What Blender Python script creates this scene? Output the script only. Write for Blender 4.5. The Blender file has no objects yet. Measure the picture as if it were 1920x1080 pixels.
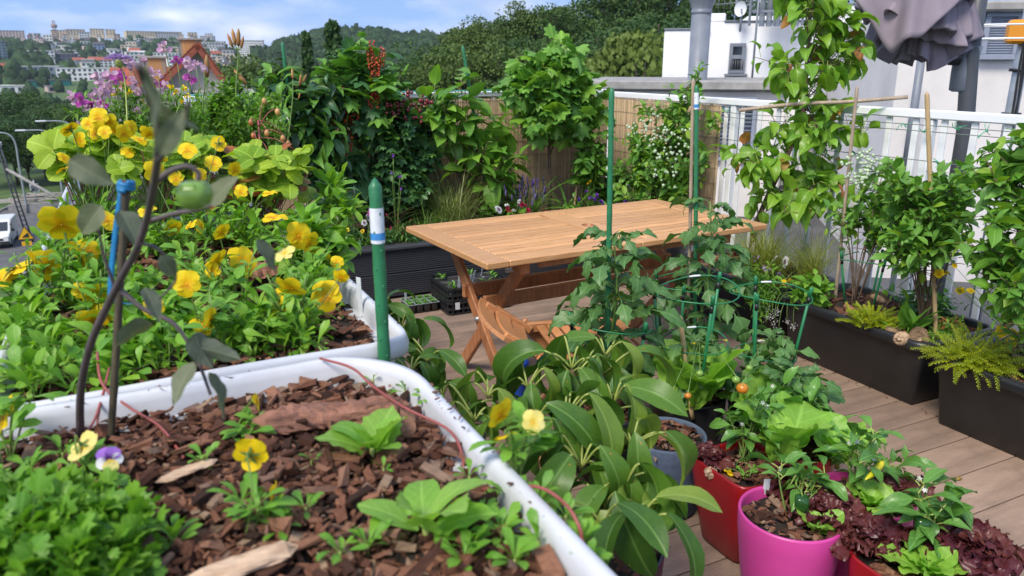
import bpy, math, random
import numpy as np
from mathutils import Matrix, Vector

scn = bpy.context.scene
col = scn.collection
rng = np.random.default_rng(7)
random.seed(7)
PI = math.pi

# ------------------------------------------------------------------ camera
EYE = np.array([0.0, 0.0, 1.5])
FPX = 1440.0                      # focal length in pixels of a 1920 wide frame
PITCH = math.atan(422 / FPX)
YAW = math.radians(26.3)
cd = bpy.data.cameras.new('camera'); cam = bpy.data.objects.new('camera', cd); col.objects.link(cam)
cd.sensor_width = 36.0; cd.lens = 36.0 * FPX / 1920
cd.clip_start = 0.03; cd.clip_end = 6000
cam.location = EYE; cam.rotation_euler = (PI / 2 - PITCH, 0, -YAW)
cd.dof.use_dof = True; cd.dof.focus_distance = 2.9; cd.dof.aperture_fstop = 5.6
scn.camera = cam

# ------------------------------------------------------------------ sky, sun, exposure
SUN_EL, SUN_AZ = math.radians(50), math.radians(-120)      # azimuth clockwise from +Y
world = bpy.data.worlds.new('World'); scn.world = world; world.use_nodes = True
wn, wl = world.node_tree.nodes, world.node_tree.links
wn.clear()
def N(nodes, t, **kw):
    n = nodes.new(t)
    for k, v in kw.items():
        if k in ('op',): n.operation = v
        else: setattr(n, k, v)
    return n
tc = N(wn, 'ShaderNodeTexCoord')
lift = N(wn, 'ShaderNodeVectorMath', op='ADD'); lift.inputs[1].default_value = (0, 0, 0.40)
sky = N(wn, 'ShaderNodeTexSky', sky_type='NISHITA', sun_disc=False, sun_elevation=SUN_EL, sun_rotation=SUN_AZ, air_density=1.0, dust_density=0.6, ozone_density=1.6)
wl.new(tc.outputs['Generated'], lift.inputs[0]); wl.new(lift.outputs[0], sky.inputs[0])
stretch = N(wn, 'ShaderNodeVectorMath', op='MULTIPLY'); stretch.inputs[1].default_value = (1, 1, 3.2)
wl.new(tc.outputs['Generated'], stretch.inputs[0])
cn = N(wn, 'ShaderNodeTexNoise'); cn.inputs['Scale'].default_value = 5.2; cn.inputs['Detail'].default_value = 7; cn.inputs['Roughness'].default_value = 0.58
wl.new(stretch.outputs[0], cn.inputs['Vector'])
cr = N(wn, 'ShaderNodeValToRGB'); cr.color_ramp.elements[0].position = 0.43; cr.color_ramp.elements[1].position = 0.68
wl.new(cn.outputs['Fac'], cr.inputs[0])
cn2 = N(wn, 'ShaderNodeTexNoise'); cn2.inputs['Scale'].default_value = 9; cn2.inputs['Detail'].default_value = 5
wl.new(stretch.outputs[0], cn2.inputs['Vector'])
cc = N(wn, 'ShaderNodeValToRGB')
cc.color_ramp.elements[0].position = 0.35; cc.color_ramp.elements[0].color = (1.8, 2.15, 3.0, 1)
cc.color_ramp.elements[1].position = 0.72; cc.color_ramp.elements[1].color = (3.9, 4.0, 4.4, 1)
wl.new(cn2.outputs['Fac'], cc.inputs[0])
cmix = N(wn, 'ShaderNodeMix', data_type='RGBA')
wl.new(cr.outputs[0], cmix.inputs[0]); wl.new(sky.outputs[0], cmix.inputs[6]); wl.new(cc.outputs[0], cmix.inputs[7])
bg = N(wn, 'ShaderNodeBackground'); bg.inputs['Strength'].default_value = 0.15
wo = N(wn, 'ShaderNodeOutputWorld')
wl.new(cmix.outputs[2], bg.inputs[0]); wl.new(bg.outputs[0], wo.inputs[0])

sl = bpy.data.lights.new('sun', 'SUN'); sun = bpy.data.objects.new('sun', sl); col.objects.link(sun)
sl.energy = 2.0; sl.angle = math.radians(20); sl.color = (1.0, 0.93, 0.80)
sd = Vector((math.sin(SUN_AZ) * math.cos(SUN_EL), math.cos(SUN_AZ) * math.cos(SUN_EL), math.sin(SUN_EL)))
sun.rotation_euler = sd.to_track_quat('Z', 'Y').to_euler(); sun.location = (0, 0, 40)
scn.view_settings.view_transform = 'Standard'; scn.view_settings.look = 'None'
scn.view_settings.exposure = 1.08; scn.view_settings.gamma = 1.0
scn.view_settings.use_curve_mapping = False
scn.cycles.max_bounces = 6; scn.cycles.diffuse_bounces = 3; scn.cycles.glossy_bounces = 2
scn.cycles.transmission_bounces = 3; scn.cycles.transparent_max_bounces = 4; scn.cycles.caustics_reflective = False; scn.cycles.caustics_refractive = False

# ------------------------------------------------------------------ measuring: a photo pixel to a point of the place
_cy, _sy = math.cos(YAW), math.sin(YAW)
def ray(px, py):
    a, b = (px - 960) / FPX, (540 - py) / FPX
    fx, fz = math.cos(PITCH) + b * math.sin(PITCH), -math.sin(PITCH) + b * math.cos(PITCH)
    return np.array([_cy * a + _sy * fx, -_sy * a + _cy * fx, fz])
def onz(px, py, z):
    d = ray(px, py); return EYE + d * ((z - EYE[2]) / d[2])
def onx(px, py, x):
    d = ray(px, py); return EYE + d * (x / d[0])
def ony(px, py, y):
    d = ray(px, py); return EYE + d * (y / d[1])
def ond(px, py, dist):
    d = ray(px, py); return EYE + d * (dist / np.linalg.norm(d))
def onplane(px, py, q, n):
    d = ray(px, py); return EYE + d * (np.dot(np.array(q) - EYE, n) / np.dot(d, n))
def slope(px, py):
    d = ray(px, py); return d[2] / math.hypot(d[0], d[1]), math.atan2(d[0], d[1])

# ------------------------------------------------------------------ mesh helpers
def nrm(v):
    v = np.asarray(v, float); return v / (np.linalg.norm(v, axis=-1, keepdims=True) + 1e-12)
class MB:
    def __init__(s): s.v = []; s.f = {}; s.uv = []; s.r = []; s.n = 0
    def add(s, V, F, uv=None, rnd=0.5, m=0):
        V = np.asarray(V, float); k = len(V)
        s.v.append(V); s.uv.append(np.zeros((k, 2)) if uv is None else np.asarray(uv, float))
        s.r.append(np.full(k, rnd) if np.isscalar(rnd) else np.asarray(rnd, float))
        if isinstance(F, np.ndarray): F = [F]
        else:
            g = {}
            for f in F: g.setdefault(len(f), []).append(f)
            F = [np.array(x) for x in g.values()]
        for a in F:
            s.f.setdefault((a.shape[1], m), []).append(a + s.n)
        s.n += k
        return s
    def mesh(s, name, mats, smooth=True, off=(0, 0, 0)):
        V = np.concatenate(s.v) - np.asarray(off); me = bpy.data.meshes.new(name)
        me.vertices.add(len(V)); me.vertices.foreach_set('co', V.ravel().astype(np.float32))
        loops, starts, mi, st = [], [], [], 0
        for (k, m), arrs in s.f.items():
            a = np.concatenate(arrs); loops.append(a.ravel()); starts.append(st + np.arange(len(a)) * k); mi.append(np.full(len(a), m)); st += a.size
        L = np.concatenate(loops).astype(np.int32); S = np.concatenate(starts).astype(np.int32)
        me.loops.add(len(L)); me.loops.foreach_set('vertex_index', L)
        me.polygons.add(len(S)); me.polygons.foreach_set('loop_start', S)
        me.polygons.foreach_set('material_index', np.concatenate(mi).astype(np.int32))
        me.polygons.foreach_set('use_smooth', np.full(len(S), smooth))
        me.update(calc_edges=True)
        UV = np.concatenate(s.uv); ul = me.uv_layers.new(name='UVMap'); ul.data.foreach_set('uv', UV[L].ravel().astype(np.float32))
        at = me.attributes.new('rnd', 'FLOAT', 'POINT'); at.data.foreach_set('value', np.concatenate(s.r).astype(np.float32))
        for m in (mats if isinstance(mats, (list, tuple)) else [mats]): me.materials.append(m)
        return me
    def build(s, name, mats, parent=None, smooth=True):
        o = bpy.data.objects.new(name, s.mesh(name, mats, smooth, wloc(parent))); col.objects.link(o); o.parent = parent
        return o
def wloc(o):
    t = np.zeros(3)
    while o is not None: t = t + np.array(o.location); o = o.parent
    return t
def tag(o, label=None, cat=None, group=None, kind=None):
    for k, v in (('label', label), ('category', cat), ('group', group), ('kind', kind)):
        if v: o[k] = v
    return o
def thing(name, label, cat, loc=(0, 0, 0), group=None):
    o = bpy.data.objects.new(name, None); col.objects.link(o); o.location = loc; o.empty_display_size = 0.1
    return tag(o, label, cat, group)
def inst(name, me, M, parent=None):
    o = bpy.data.objects.new(name, me); col.objects.link(o); o.parent = parent
    o.matrix_basis = Matrix.Translation(Vector(-wloc(parent))) @ Matrix(M); return o
def mat4(R, t, s=1.0):
    M = np.eye(4); M[:3, :3] = np.asarray(R) * s; M[:3, 3] = t; return M.tolist()
def frame(d, up=(0, 0, 1), roll=0.0):
    """columns x,y,z: y along d, z as near to up as it goes, rolled about d; vectorised over d"""
    d = nrm(d); up = np.broadcast_to(np.asarray(up, float), d.shape)
    x = np.cross(d, up); bad = np.linalg.norm(x, axis=-1) < 1e-3
    x = np.where(bad[..., None], np.array([1.0, 0, 0]), x); x = nrm(x); z = np.cross(x, d)
    c, s_ = np.cos(roll)[..., None] if not np.isscalar(roll) else math.cos(roll), np.sin(roll)[..., None] if not np.isscalar(roll) else math.sin(roll)
    x2, z2 = x * c + z * s_, z * c - x * s_
    return np.stack([x2, d, z2], axis=-1)
# chamfered box
_cb = []
def _cbinit():
    sg = [(i, j, k) for i in (-1, 1) for j in (-1, 1) for k in (-1, 1)]
    idx = {}
    for q, s in enumerate(sg):
        for a in range(3): idx[(s, a)] = q * 3 + a
    F = []
    for a in range(3):
        b, c = (a + 1) % 3, (a + 2) % 3
        for s in (-1, 1):
            q = []
            for (u, v) in ((-1, -1), (1, -1), (1, 1), (-1, 1)):
                t = [0, 0, 0]; t[a] = s; t[b] = u; t[c] = v; q.append(idx[(tuple(t), a)])
            F.append(q)
        for u in (-1, 1):
            for v in (-1, 1):          # edge along axis a
                t0 = [0, 0, 0]; t0[a] = -1; t0[b] = u; t0[c] = v; t1 = list(t0); t1[a] = 1
                F.append([idx[(tuple(t0), b)], idx[(tuple(t1), b)], idx[(tuple(t1), c)], idx[(tuple(t0), c)]])
    for s in sg: F.append([idx[(s, 0)], idx[(s, 1)], idx[(s, 2)]])
    V = []
    for s in sg:
        for a in range(3):
            v = [s[t] * (1.0 if t == a else 0.8) for t in range(3)]; V.append(v)
    V = np.array(V); out = []
    for f in F:
        n = np.cross(V[f[1]] - V[f[0]], V[f[2]] - V[f[0]])
        out.append(f if np.dot(n, V[f].mean(0)) > 0 else f[::-1])
    _cb.append((np.array(sg), out))
_cbinit()
def cbox(c, size, b=0.004, R=None):
    sg, F = _cb[0]; h = np.asarray(size, float) / 2; b = min(b, h.min() * 0.6)
    V = np.empty((24, 3))
    for a in range(3):
        e = np.full(3, b); e[a] = 0
        V[a::3] = sg * (h - e)
    if R is not None: V = V @ np.asarray(R).T
    return V + np.asarray(c, float), F
def bar(p, q, w, h, b=0.004, up=(0, 0, 1), ext=0.0):
    p, q = np.asarray(p, float), np.asarray(q, float); d = q - p; L = np.linalg.norm(d)
    return cbox((p + q) / 2, (w, L + 2 * ext, h), b, frame(d, up))
def rotz(a):
    c, s = math.cos(a), math.sin(a); return np.array([[c, -s, 0], [s, c, 0], [0, 0, 1.0]])
def tube(P, r, n=6, cap=True):
    P = np.asarray(P, float); k = len(P); r = np.broadcast_to(np.asarray(r, float), (k,))
    T = np.gradient(P, axis=0); T = nrm(T)
    ref = np.array([0, 0, 1.0]) if abs(T[0][2]) < 0.9 else np.array([1.0, 0, 0])
    X = np.empty((k, 3)); x = nrm(np.cross(T[0], ref))
    for i in range(k):
        x = nrm(x - T[i] * np.dot(x, T[i])); X[i] = x
    Y = np.cross(T, X); a = np.arange(n) * 2 * PI / n
    V = (P[:, None] + r[:, None, None] * (np.cos(a)[None, :, None] * X[:, None] + np.sin(a)[None, :, None] * Y[:, None])).reshape(-1, 3)
    i = np.arange(k - 1)[:, None] * n; j = np.arange(n)[None]; j2 = (j + 1) % n
    F = np.stack([i + j, i + j2, i + n + j2, i + n + j], -1).reshape(-1, 4)
    Fl = [F]
    if cap: Fl += [np.arange(n)[::-1][None], (np.arange(n) + (k - 1) * n)[None]]
    uv = np.stack([np.tile(np.arange(n) / n, k), np.repeat(np.linspace(0, 1, k), n)], -1)
    return V, Fl, uv
def addtube(mb, P, r, n=6, rnd=0.5, m=0, cap=True):
    V, Fl, uv = tube(P, r, n, cap); base = mb.n
    mb.add(V, Fl[0], uv, rnd, m)
    for f in Fl[1:]: mb.f.setdefault((f.shape[1], m), []).append(f + base)
    return mb
def bez(p0, p1, p2, n):
    t = np.linspace(0, 1, n)[:, None]; p0, p1, p2 = map(np.asarray, (p0, p1, p2))
    return p0 * (1 - t) ** 2 + 2 * p1 * t * (1 - t) + p2 * t * t
def spline(pts, n):
    """Catmull-Rom through pts"""
    P = np.asarray(pts, float); P = np.vstack([2 * P[0] - P[1], P, 2 * P[-1] - P[-2]]); m = len(P) - 3
    out = []
    for u in np.linspace(0, m - 1e-6, n):
        i = int(u); t = u - i; a, b, c, d = P[i:i + 4]
        out.append(0.5 * ((2 * b) + (c - a) * t + (2 * a - 5 * b + 4 * c - d) * t * t + (3 * b - a - 3 * c + d) * t ** 3))
    return np.array(out)
def lathe(prof, n=32, c=(0, 0, 0), sq=0.0):
    """prof: (r,z) list; sq>0 squares the section off"""
    prof = np.asarray(prof, float); k = len(prof); a = np.arange(n) * 2 * PI / n
    m = 1.0
    if sq > 0:
        e = 2 + sq * 6; m = 1 / (np.abs(np.cos(a)) ** e + np.abs(np.sin(a)) ** e) ** (1 / e)
    V = np.stack([prof[:, 0, None] * np.cos(a) * m, prof[:, 0, None] * np.sin(a) * m, np.repeat(prof[:, 1, None], n, 1)], -1).reshape(-1, 3)
    i = np.arange(k - 1)[:, None] * n; j = np.arange(n)[None]; j2 = (j + 1) % n
    return V + np.asarray(c), np.stack([i + j, i + j2, i + n + j2, i + n + j], -1).reshape(-1, 4)
def loft(rings, closed=True):
    """rings: (k,n,3)"""
    R = np.asarray(rings, float); k, n, _ = R.shape; i = np.arange(k - 1)[:, None] * n
    j = np.arange(n if closed else n - 1)[None]; j2 = (j + 1) % n
    return R.reshape(-1, 3), np.stack([i + j, i + j2, i + n + j2, i + n + j], -1).reshape(-1, 4)
def blob(c, r, rough=0.15, n=8, seed=0):
    """an irregular lump"""
    g = np.random.default_rng(seed); k = max(4, n // 2 + 2); th = np.linspace(0.02, PI - 0.02, k); a = np.arange(n) * 2 * PI / n
    rr = 1 + rough * g.standard_normal((k, n))
    V = np.stack([np.sin(th)[:, None] * np.cos(a) * rr, np.sin(th)[:, None] * np.sin(a) * rr, np.repeat(np.cos(th)[:, None], n, 1) * rr], -1)
    V, F = loft(V[::-1]); return V * np.asarray(r) + np.asarray(c), F

# ------------------------------------------------------------------ materials
def L3(h):
    """sRGB hex -> linear"""
    v = [int(h[i:i + 2], 16) / 255 for i in (0, 2, 4)]
    return tuple(x / 12.92 if x < 0.04045 else ((x + 0.055) / 1.055) ** 2.4 for x in v)
def newmat(name):
    m = bpy.data.materials.new(name); m.use_nodes = True; nt = m.node_tree; nt.nodes.clear()
    out = nt.nodes.new('ShaderNodeOutputMaterial'); b = nt.nodes.new('ShaderNodeBsdfPrincipled'); nt.links.new(b.outputs[0], out.inputs[0])
    return m, nt.nodes, nt.links, b, out
def mathn(n, l, op, a, b=None, c=None, clamp=False):
    x = n.new('ShaderNodeMath'); x.operation = op; x.use_clamp = clamp
    for i, v in enumerate((a, b, c)):
        if v is None: continue
        if isinstance(v, (int, float)): x.inputs[i].default_value = v
        else: l.new(v, x.inputs[i])
    return x.outputs[0]
def mixc(n, l, fac, a, b, blend='MIX'):
    x = n.new('ShaderNodeMix'); x.data_type = 'RGBA'; x.blend_type = blend
    for i, v in ((0, fac), (6, a), (7, b)):
        if isinstance(v, (int, float)): x.inputs[i].default_value = v
        elif isinstance(v, tuple): x.inputs[i].default_value = (*v[:3], 1)
        else: l.new(v, x.inputs[i])
    return x.outputs[2]
def noise(n, l, scale, detail=4, vec=None, rough=0.55):
    x = n.new('ShaderNodeTexNoise'); x.inputs['Scale'].default_value = scale; x.inputs['Detail'].default_value = detail; x.inputs['Roughness'].default_value = rough
    if vec is not None: l.new(vec, x.inputs['Vector'])
    return x.outputs['Fac']
def coords(n, l, kind='Object', scale=(1, 1, 1)):
    t = n.new('ShaderNodeTexCoord'); m = n.new('ShaderNodeMapping'); m.inputs['Scale'].default_value = scale; l.new(t.outputs[kind], m.inputs[0]); return m.outputs[0]
def contrast(n, l, f, a, b):
    x = n.new('ShaderNodeMapRange'); x.inputs[1].default_value = a; x.inputs[2].default_value = b; l.new(f, x.inputs[0]); return x.outputs[0]
def bump(n, l, b, h, strength, dist):
    x = n.new('ShaderNodeBump'); x.inputs['Strength'].default_value = strength; x.inputs['Distance'].default_value = dist
    l.new(h, x.inputs['Height']); l.new(x.outputs[0], b.inputs['Normal'])
def rndval(n, l):
    a = n.new('ShaderNodeAttribute'); a.attribute_name = 'rnd'; o = n.new('ShaderNodeObjectInfo')
    return mathn(n, l, 'FRACT', mathn(n, l, 'ADD', a.outputs['Fac'], o.outputs['Random']))
def M(name, c1, c2=None, rough=0.6, scale=8, stretch=(1, 1, 1), bstr=0.0, bscale=None, bdist=0.002, spec=0.5, metal=0.0, usernd=0.0, lo=0.35, hi=0.65, dirt=None):
    m, n, l, b, _ = newmat(name); c2 = c2 or tuple(x * 0.8 for x in c1)
    v = coords(n, l, 'Object', stretch); f = contrast(n, l, noise(n, l, scale, 5, v), lo, hi)
    c = mixc(n, l, f, c1, c2)
    if usernd:
        k = mathn(n, l, 'MULTIPLY_ADD', rndval(n, l), 2 * usernd, 1 - usernd)
        cb = n.new('ShaderNodeVectorMath'); cb.operation = 'SCALE'; l.new(c, cb.inputs[0]); l.new(k, cb.inputs['Scale']); c = cb.outputs[0]
    if dirt:
        f2 = contrast(n, l, noise(n, l, scale * 0.31 + 0.7, 8, coords(n, l, 'Object'), 0.7), 0.46, 0.74); c = mixc(n, l, mathn(n, l, 'MULTIPLY', f2, 0.7), c, dirt)
    l.new(c, b.inputs['Base Color']); b.inputs['Roughness'].default_value = rough; b.inputs['Specular IOR Level'].default_value = spec; b.inputs['Metallic'].default_value = metal
    if bstr: bump(n, l, b, noise(n, l, bscale or scale * 3, 6, v), bstr, bdist)
    return m
def leafmat(name, c1, c2, trans=0.3, rough=0.42, vein=0.3, nv=6, spec=0.4, sidev=0.55, rust=None):
    """leaf: colour varies leaf by leaf and across the blade, paler midrib and side veins, light shines through"""
    m, n, l, b, out = newmat(name)
    r = rndval(n, l); f = noise(n, l, 14, 3, coords(n, l, 'Object'))
    t = mathn(n, l, 'ADD', mathn(n, l, 'MULTIPLY', r, 0.75), mathn(n, l, 'MULTIPLY_ADD', f, 0.8, -0.28), clamp=True)
    c = mixc(n, l, t, c1, c2)
    uvn = n.new('ShaderNodeUVMap'); sp = n.new('ShaderNodeSeparateXYZ'); l.new(uvn.outputs[0], sp.inputs[0])
    if vein:
        u = mathn(n, l, 'ABSOLUTE', mathn(n, l, 'SUBTRACT', sp.outputs[0], 0.5))
        mid = mathn(n, l, 'SUBTRACT', 1.0, contrast(n, l, u, 0.012, 0.05), clamp=True)
        w = mathn(n, l, 'SINE', mathn(n, l, 'MULTIPLY', mathn(n, l, 'SUBTRACT', sp.outputs[1], mathn(n, l, 'MULTIPLY', u, 0.7)), nv * 2 * PI))
        side = mathn(n, l, 'MULTIPLY', contrast(n, l, w, 0.86, 1.0), sidev, clamp=True)
        vv = mathn(n, l, 'MAXIMUM', mid, side)
        pale = tuple(min(1, x * 1.5 + 0.06) for x in c2)
        c = mixc(n, l, mathn(n, l, 'MULTIPLY', vv, vein), c, pale)
        bump(n, l, b, mathn(n, l, 'ADD', mathn(n, l, 'MULTIPLY', vv, -1.0), mathn(n, l, 'MULTIPLY', f, 0.6)), 0.35, 0.0012)
    if rust:
        rf = contrast(n, l, noise(n, l, 17, 3, coords(n, l, 'Object')), 0.715, 0.74); c = mixc(n, l, rf, c, rust)
    l.new(c, b.inputs['Base Color']); b.inputs['Roughness'].default_value = rough; b.inputs['Specular IOR Level'].default_value = spec
    if trans:
        tr = n.new('ShaderNodeBsdfTranslucent'); mx = n.new('ShaderNodeMixShader'); mx.inputs[0].default_value = trans
        tcn = mixc(n, l, 1.0, c, (1.25, 1.3, 0.5), 'MULTIPLY'); l.new(tcn, tr.inputs[0])
        l.new(b.outputs[0], mx.inputs[1]); l.new(tr.outputs[0], mx.inputs[2]); l.new(mx.outputs[0], out.inputs[0])
    return m

# ================================================================== materials of the place
m_white = M('white_paint', (0.82, 0.83, 0.85), (0.74, 0.76, 0.79), rough=0.45, scale=3)
m_deck = M('deck_composite', (0.355, 0.242, 0.178), (0.24, 0.163, 0.12), rough=0.75, scale=5, stretch=(0.5, 3, 1), usernd=0.18, dirt=(0.13, 0.10, 0.08), bstr=0.3, bscale=140, bdist=0.001)
m_clad = M('dark_cladding', (0.050, 0.052, 0.062), (0.036, 0.038, 0.046), rough=0.55, scale=4, stretch=(0.5, 2, 2), usernd=0.1)
m_soil = M('soil', (0.030, 0.019, 0.013), (0.012, 0.008, 0.006), rough=0.95, scale=30, bstr=1.0, bscale=60, bdist=0.01)
def chipmat(name):
    m, n, l, b, _ = newmat(name); r = rndval(n, l); cr_ = n.new('ShaderNodeValToRGB'); e = cr_.color_ramp.elements; e[0].position = 0.0; e[0].color = (0.030, 0.016, 0.011, 1); e[1].position = 1.0; e[1].color = (0.40, 0.27, 0.17, 1)
    for p_, c_ in ((0.25, (0.10, 0.042, 0.026)), (0.55, (0.22, 0.092, 0.055)), (0.80, (0.34, 0.165, 0.10)), (0.90, (0.24, 0.15, 0.115))): q = e.new(p_); q.color = (*c_, 1)
    l.new(r, cr_.inputs[0]); v = coords(n, l, 'Object', (1, 1, 3)); f = contrast(n, l, noise(n, l, 90, 6, v, 0.7), 0.3, 0.7); c = mixc(n, l, mathn(n, l, 'MULTIPLY', f, 0.55), cr_.outputs[0], (0.04, 0.022, 0.016)); l.new(c, b.inputs['Base Color']); b.inputs['Roughness'].default_value = 0.9; b.inputs['Specular IOR Level'].default_value = 0.2
    bump(n, l, b, noise(n, l, 260, 6, v, 0.7), 0.8, 0.002); return m
m_chip = chipmat('bark')
m_barkbig = M('pine_bark', (0.36, 0.165, 0.105), (0.17, 0.078, 0.052), rough=0.85, scale=22, stretch=(1.2, 1, 5), bstr=1.0, bscale=40, bdist=0.006)
m_reed = M('reed', (0.66, 0.50, 0.32), (0.50, 0.36, 0.215), rough=0.8, scale=30, stretch=(6, 6, 0.6), usernd=0.3)
m_tub = M('tub_plastic', (0.62, 0.63, 0.67), (0.54, 0.55, 0.59), rough=0.32, scale=7, dirt=(0.44, 0.42, 0.39))
m_black = M('black_plastic', (0.016, 0.017, 0.020), (0.011, 0.012, 0.014), rough=0.38, scale=6, bstr=0.15, bscale=60, dirt=(0.045, 0.042, 0.039))
m_wood = M('oiled_hardwood', (0.60, 0.275, 0.115), (0.44, 0.185, 0.072), rough=0.42, scale=9, stretch=(1, 14, 14), usernd=0.22, bstr=0.15, bscale=50, bdist=0.0008)
m_woodtop = M('tabletop_hardwood', (0.68, 0.37, 0.165), (0.53, 0.265, 0.11), rough=0.38, scale=8, stretch=(1, 14, 14), usernd=0.16, bstr=0.12, bscale=50, bdist=0.0008)
m_wooddark = M('hardwood_leg', (0.47, 0.195, 0.080), (0.32, 0.12, 0.048), rough=0.4, scale=9, stretch=(5, 5, 1), usernd=0.2, bstr=0.15, bscale=50, bdist=0.0008)
m_bamboo = M('bamboo', (0.55, 0.39, 0.20), (0.40, 0.27, 0.13), rough=0.55, scale=20, stretch=(5, 5, 0.7), usernd=0.15)
m_cane = M('weathered_cane', (0.42, 0.33, 0.24), (0.28, 0.21, 0.15), rough=0.7, scale=20, stretch=(5, 5, 0.7))
m_stake = M('green_stake', (0.030, 0.20, 0.085), (0.022, 0.15, 0.062), rough=0.42, scale=30)
m_ring = M('green_wire', (0.02, 0.20, 0.075), (0.015, 0.15, 0.06), rough=0.4, scale=30)
m_label = M('label_paper', (0.75, 0.77, 0.80), (0.62, 0.65, 0.70), rough=0.6, scale=90)
m_blue = M('blue_print', (0.05, 0.28, 0.62), (0.04, 0.2, 0.5), rough=0.6, scale=90)
m_grey = M('grey_metal', (0.20, 0.22, 0.26), (0.16, 0.175, 0.21), rough=0.45, scale=5, metal=0.0)
m_darkgrey = M('dark_grey_metal', (0.075, 0.08, 0.095), (0.06, 0.065, 0.075), rough=0.4, scale=5)
m_galv = M('galvanised', (0.42, 0.45, 0.48), (0.34, 0.37, 0.40), rough=0.4, scale=20, metal=0.5)
m_plaster = M('white_plaster', (0.84, 0.84, 0.85), (0.78, 0.78, 0.80), rough=0.9, scale=1.2, bstr=0.25, bscale=60, bdist=0.004, dirt=(0.66, 0.65, 0.64))
m_cream = M('cream_plaster', (0.74, 0.70, 0.68), (0.68, 0.64, 0.62), rough=0.9, scale=1.2, bstr=0.25, bscale=60, bdist=0.004, dirt=(0.52, 0.49, 0.47))
m_conc = M('concrete', (0.36, 0.345, 0.33), (0.27, 0.26, 0.25), rough=0.9, scale=6, bstr=0.5, bscale=40, bdist=0.004, dirt=(0.16, 0.15, 0.14))
m_roofdark = M('roof_membrane', (0.10, 0.10, 0.105), (0.07, 0.07, 0.075), rough=0.9, scale=2)
m_louv = M('louvre_metal', (0.27, 0.30, 0.38), (0.23, 0.26, 0.33), rough=0.5, scale=4)
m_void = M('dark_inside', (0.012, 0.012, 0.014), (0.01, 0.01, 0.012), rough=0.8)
m_glassdark = M('window_glass', (0.035, 0.04, 0.05), (0.02, 0.024, 0.03), rough=0.08, scale=1, spec=0.9)
m_umb = M('umbrella_fabric', (0.27, 0.225, 0.27), (0.21, 0.175, 0.215), rough=0.85, scale=6, bstr=0.3, bscale=200, bdist=0.001)
m_tile = M('red_roof_tile', (0.33, 0.085, 0.045), (0.20, 0.05, 0.03), rough=0.75, scale=4, usernd=0.2)
m_brick = M('chimney_brick', (0.42, 0.23, 0.09), (0.30, 0.15, 0.06), rough=0.85, scale=6, usernd=0.3)
m_mortar = M('mortar', (0.34, 0.30, 0.25), (0.26, 0.23, 0.19), rough=0.95, scale=9)
m_asph = M('asphalt', (0.12, 0.118, 0.122), (0.085, 0.083, 0.088), rough=0.92, scale=1.5, stretch=(0.6, 0.6, 1))
m_turf = M('meadow', (0.085, 0.145, 0.030), (0.045, 0.085, 0.022), rough=0.95, scale=0.35, dirt=(0.03, 0.06, 0.015))

# ================================================================== terrain, street
def interp(x, pts): return float(np.interp(x, [p[0] for p in pts], [p[1] for p in pts]))
CREST = []
for px, py, r, drop in [(-500, 70, 1150, 14), (-200, 66, 1150, 14), (0, 62, 1150, 12), (60, 66, 1150, 12), (110, 66, 1150, 12), (280, 63, 1150, 10), (370, 66, 1150, 10), (420, 78, 1000, 10),
                        (490, 88, 820, 11), (540, 74, 760, 11), (590, 62, 740, 11), (640, 54, 730, 11), (700, 57, 730, 11), (760, 64, 740, 11), (830, 66, 760, 11), (1000, 60, 760, 11), (1500, 60, 760, 11), (2300, 70, 760, 11)]:
    s, az = slope(px, py); CREST.append((az, s * r + 1.5 - drop, r))
def terr(x, y):
    r = math.hypot(x, y); az = math.atan2(x, y)
    hc = interp(az, [(c[0], c[1]) for c in CREST]); rc = interp(az, [(c[0], c[2]) for c in CREST])
    near = -11.6
    k = interp(az, [(math.radians(-60), 0), (math.radians(14), 0), (math.radians(22), 1)])      # the wooded bank behind the back fence
    bank = interp(r, [(0, -11.6), (35, -11.6), (55, -8.5), (85, -5.0), (130, 0.0), (220, 4.0), (330, -6), (420, -12)])
    city = interp(r, [(0, near), (110, near), (220, -17), (330, -22), (400, -21), (rc, hc), (rc * 1.35, hc - 22), (3000, hc - 60)])
    a = city
    if k > 0:
        b = bank if r < 420 else interp(r, [(420, -12), (rc, hc), (rc * 1.35, hc - 22), (3000, hc - 60)]); a = city * (1 - k) + b * k
    return a
def terrain():
    rr = np.concatenate([[0], np.geomspace(6, 2500, 78)]); aa = np.radians(np.concatenate([np.arange(-180, -30, 10), np.arange(-30, 75, 1.5), np.arange(75, 181, 10)]))
    V = np.array([[[r * math.sin(a), r * math.cos(a), terr(r * math.sin(a), r * math.cos(a))] for a in aa] for r in rr])
    mb = MB(); v, f = loft(V, closed=False); mb.add(v, f[:, ::-1]); o = mb.build('ground', m_turf); tag(o, kind='structure')
terrain()
def rayterr(px, py, r0=150, r1=1500):
    d = ray(px, py); h = math.hypot(d[0], d[1]); best = None
    for r in np.geomspace(r0, r1, 260):
        p = EYE + d * (r / h)
        if p[2] <= terr(p[0], p[1]): return p
    return None
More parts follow.
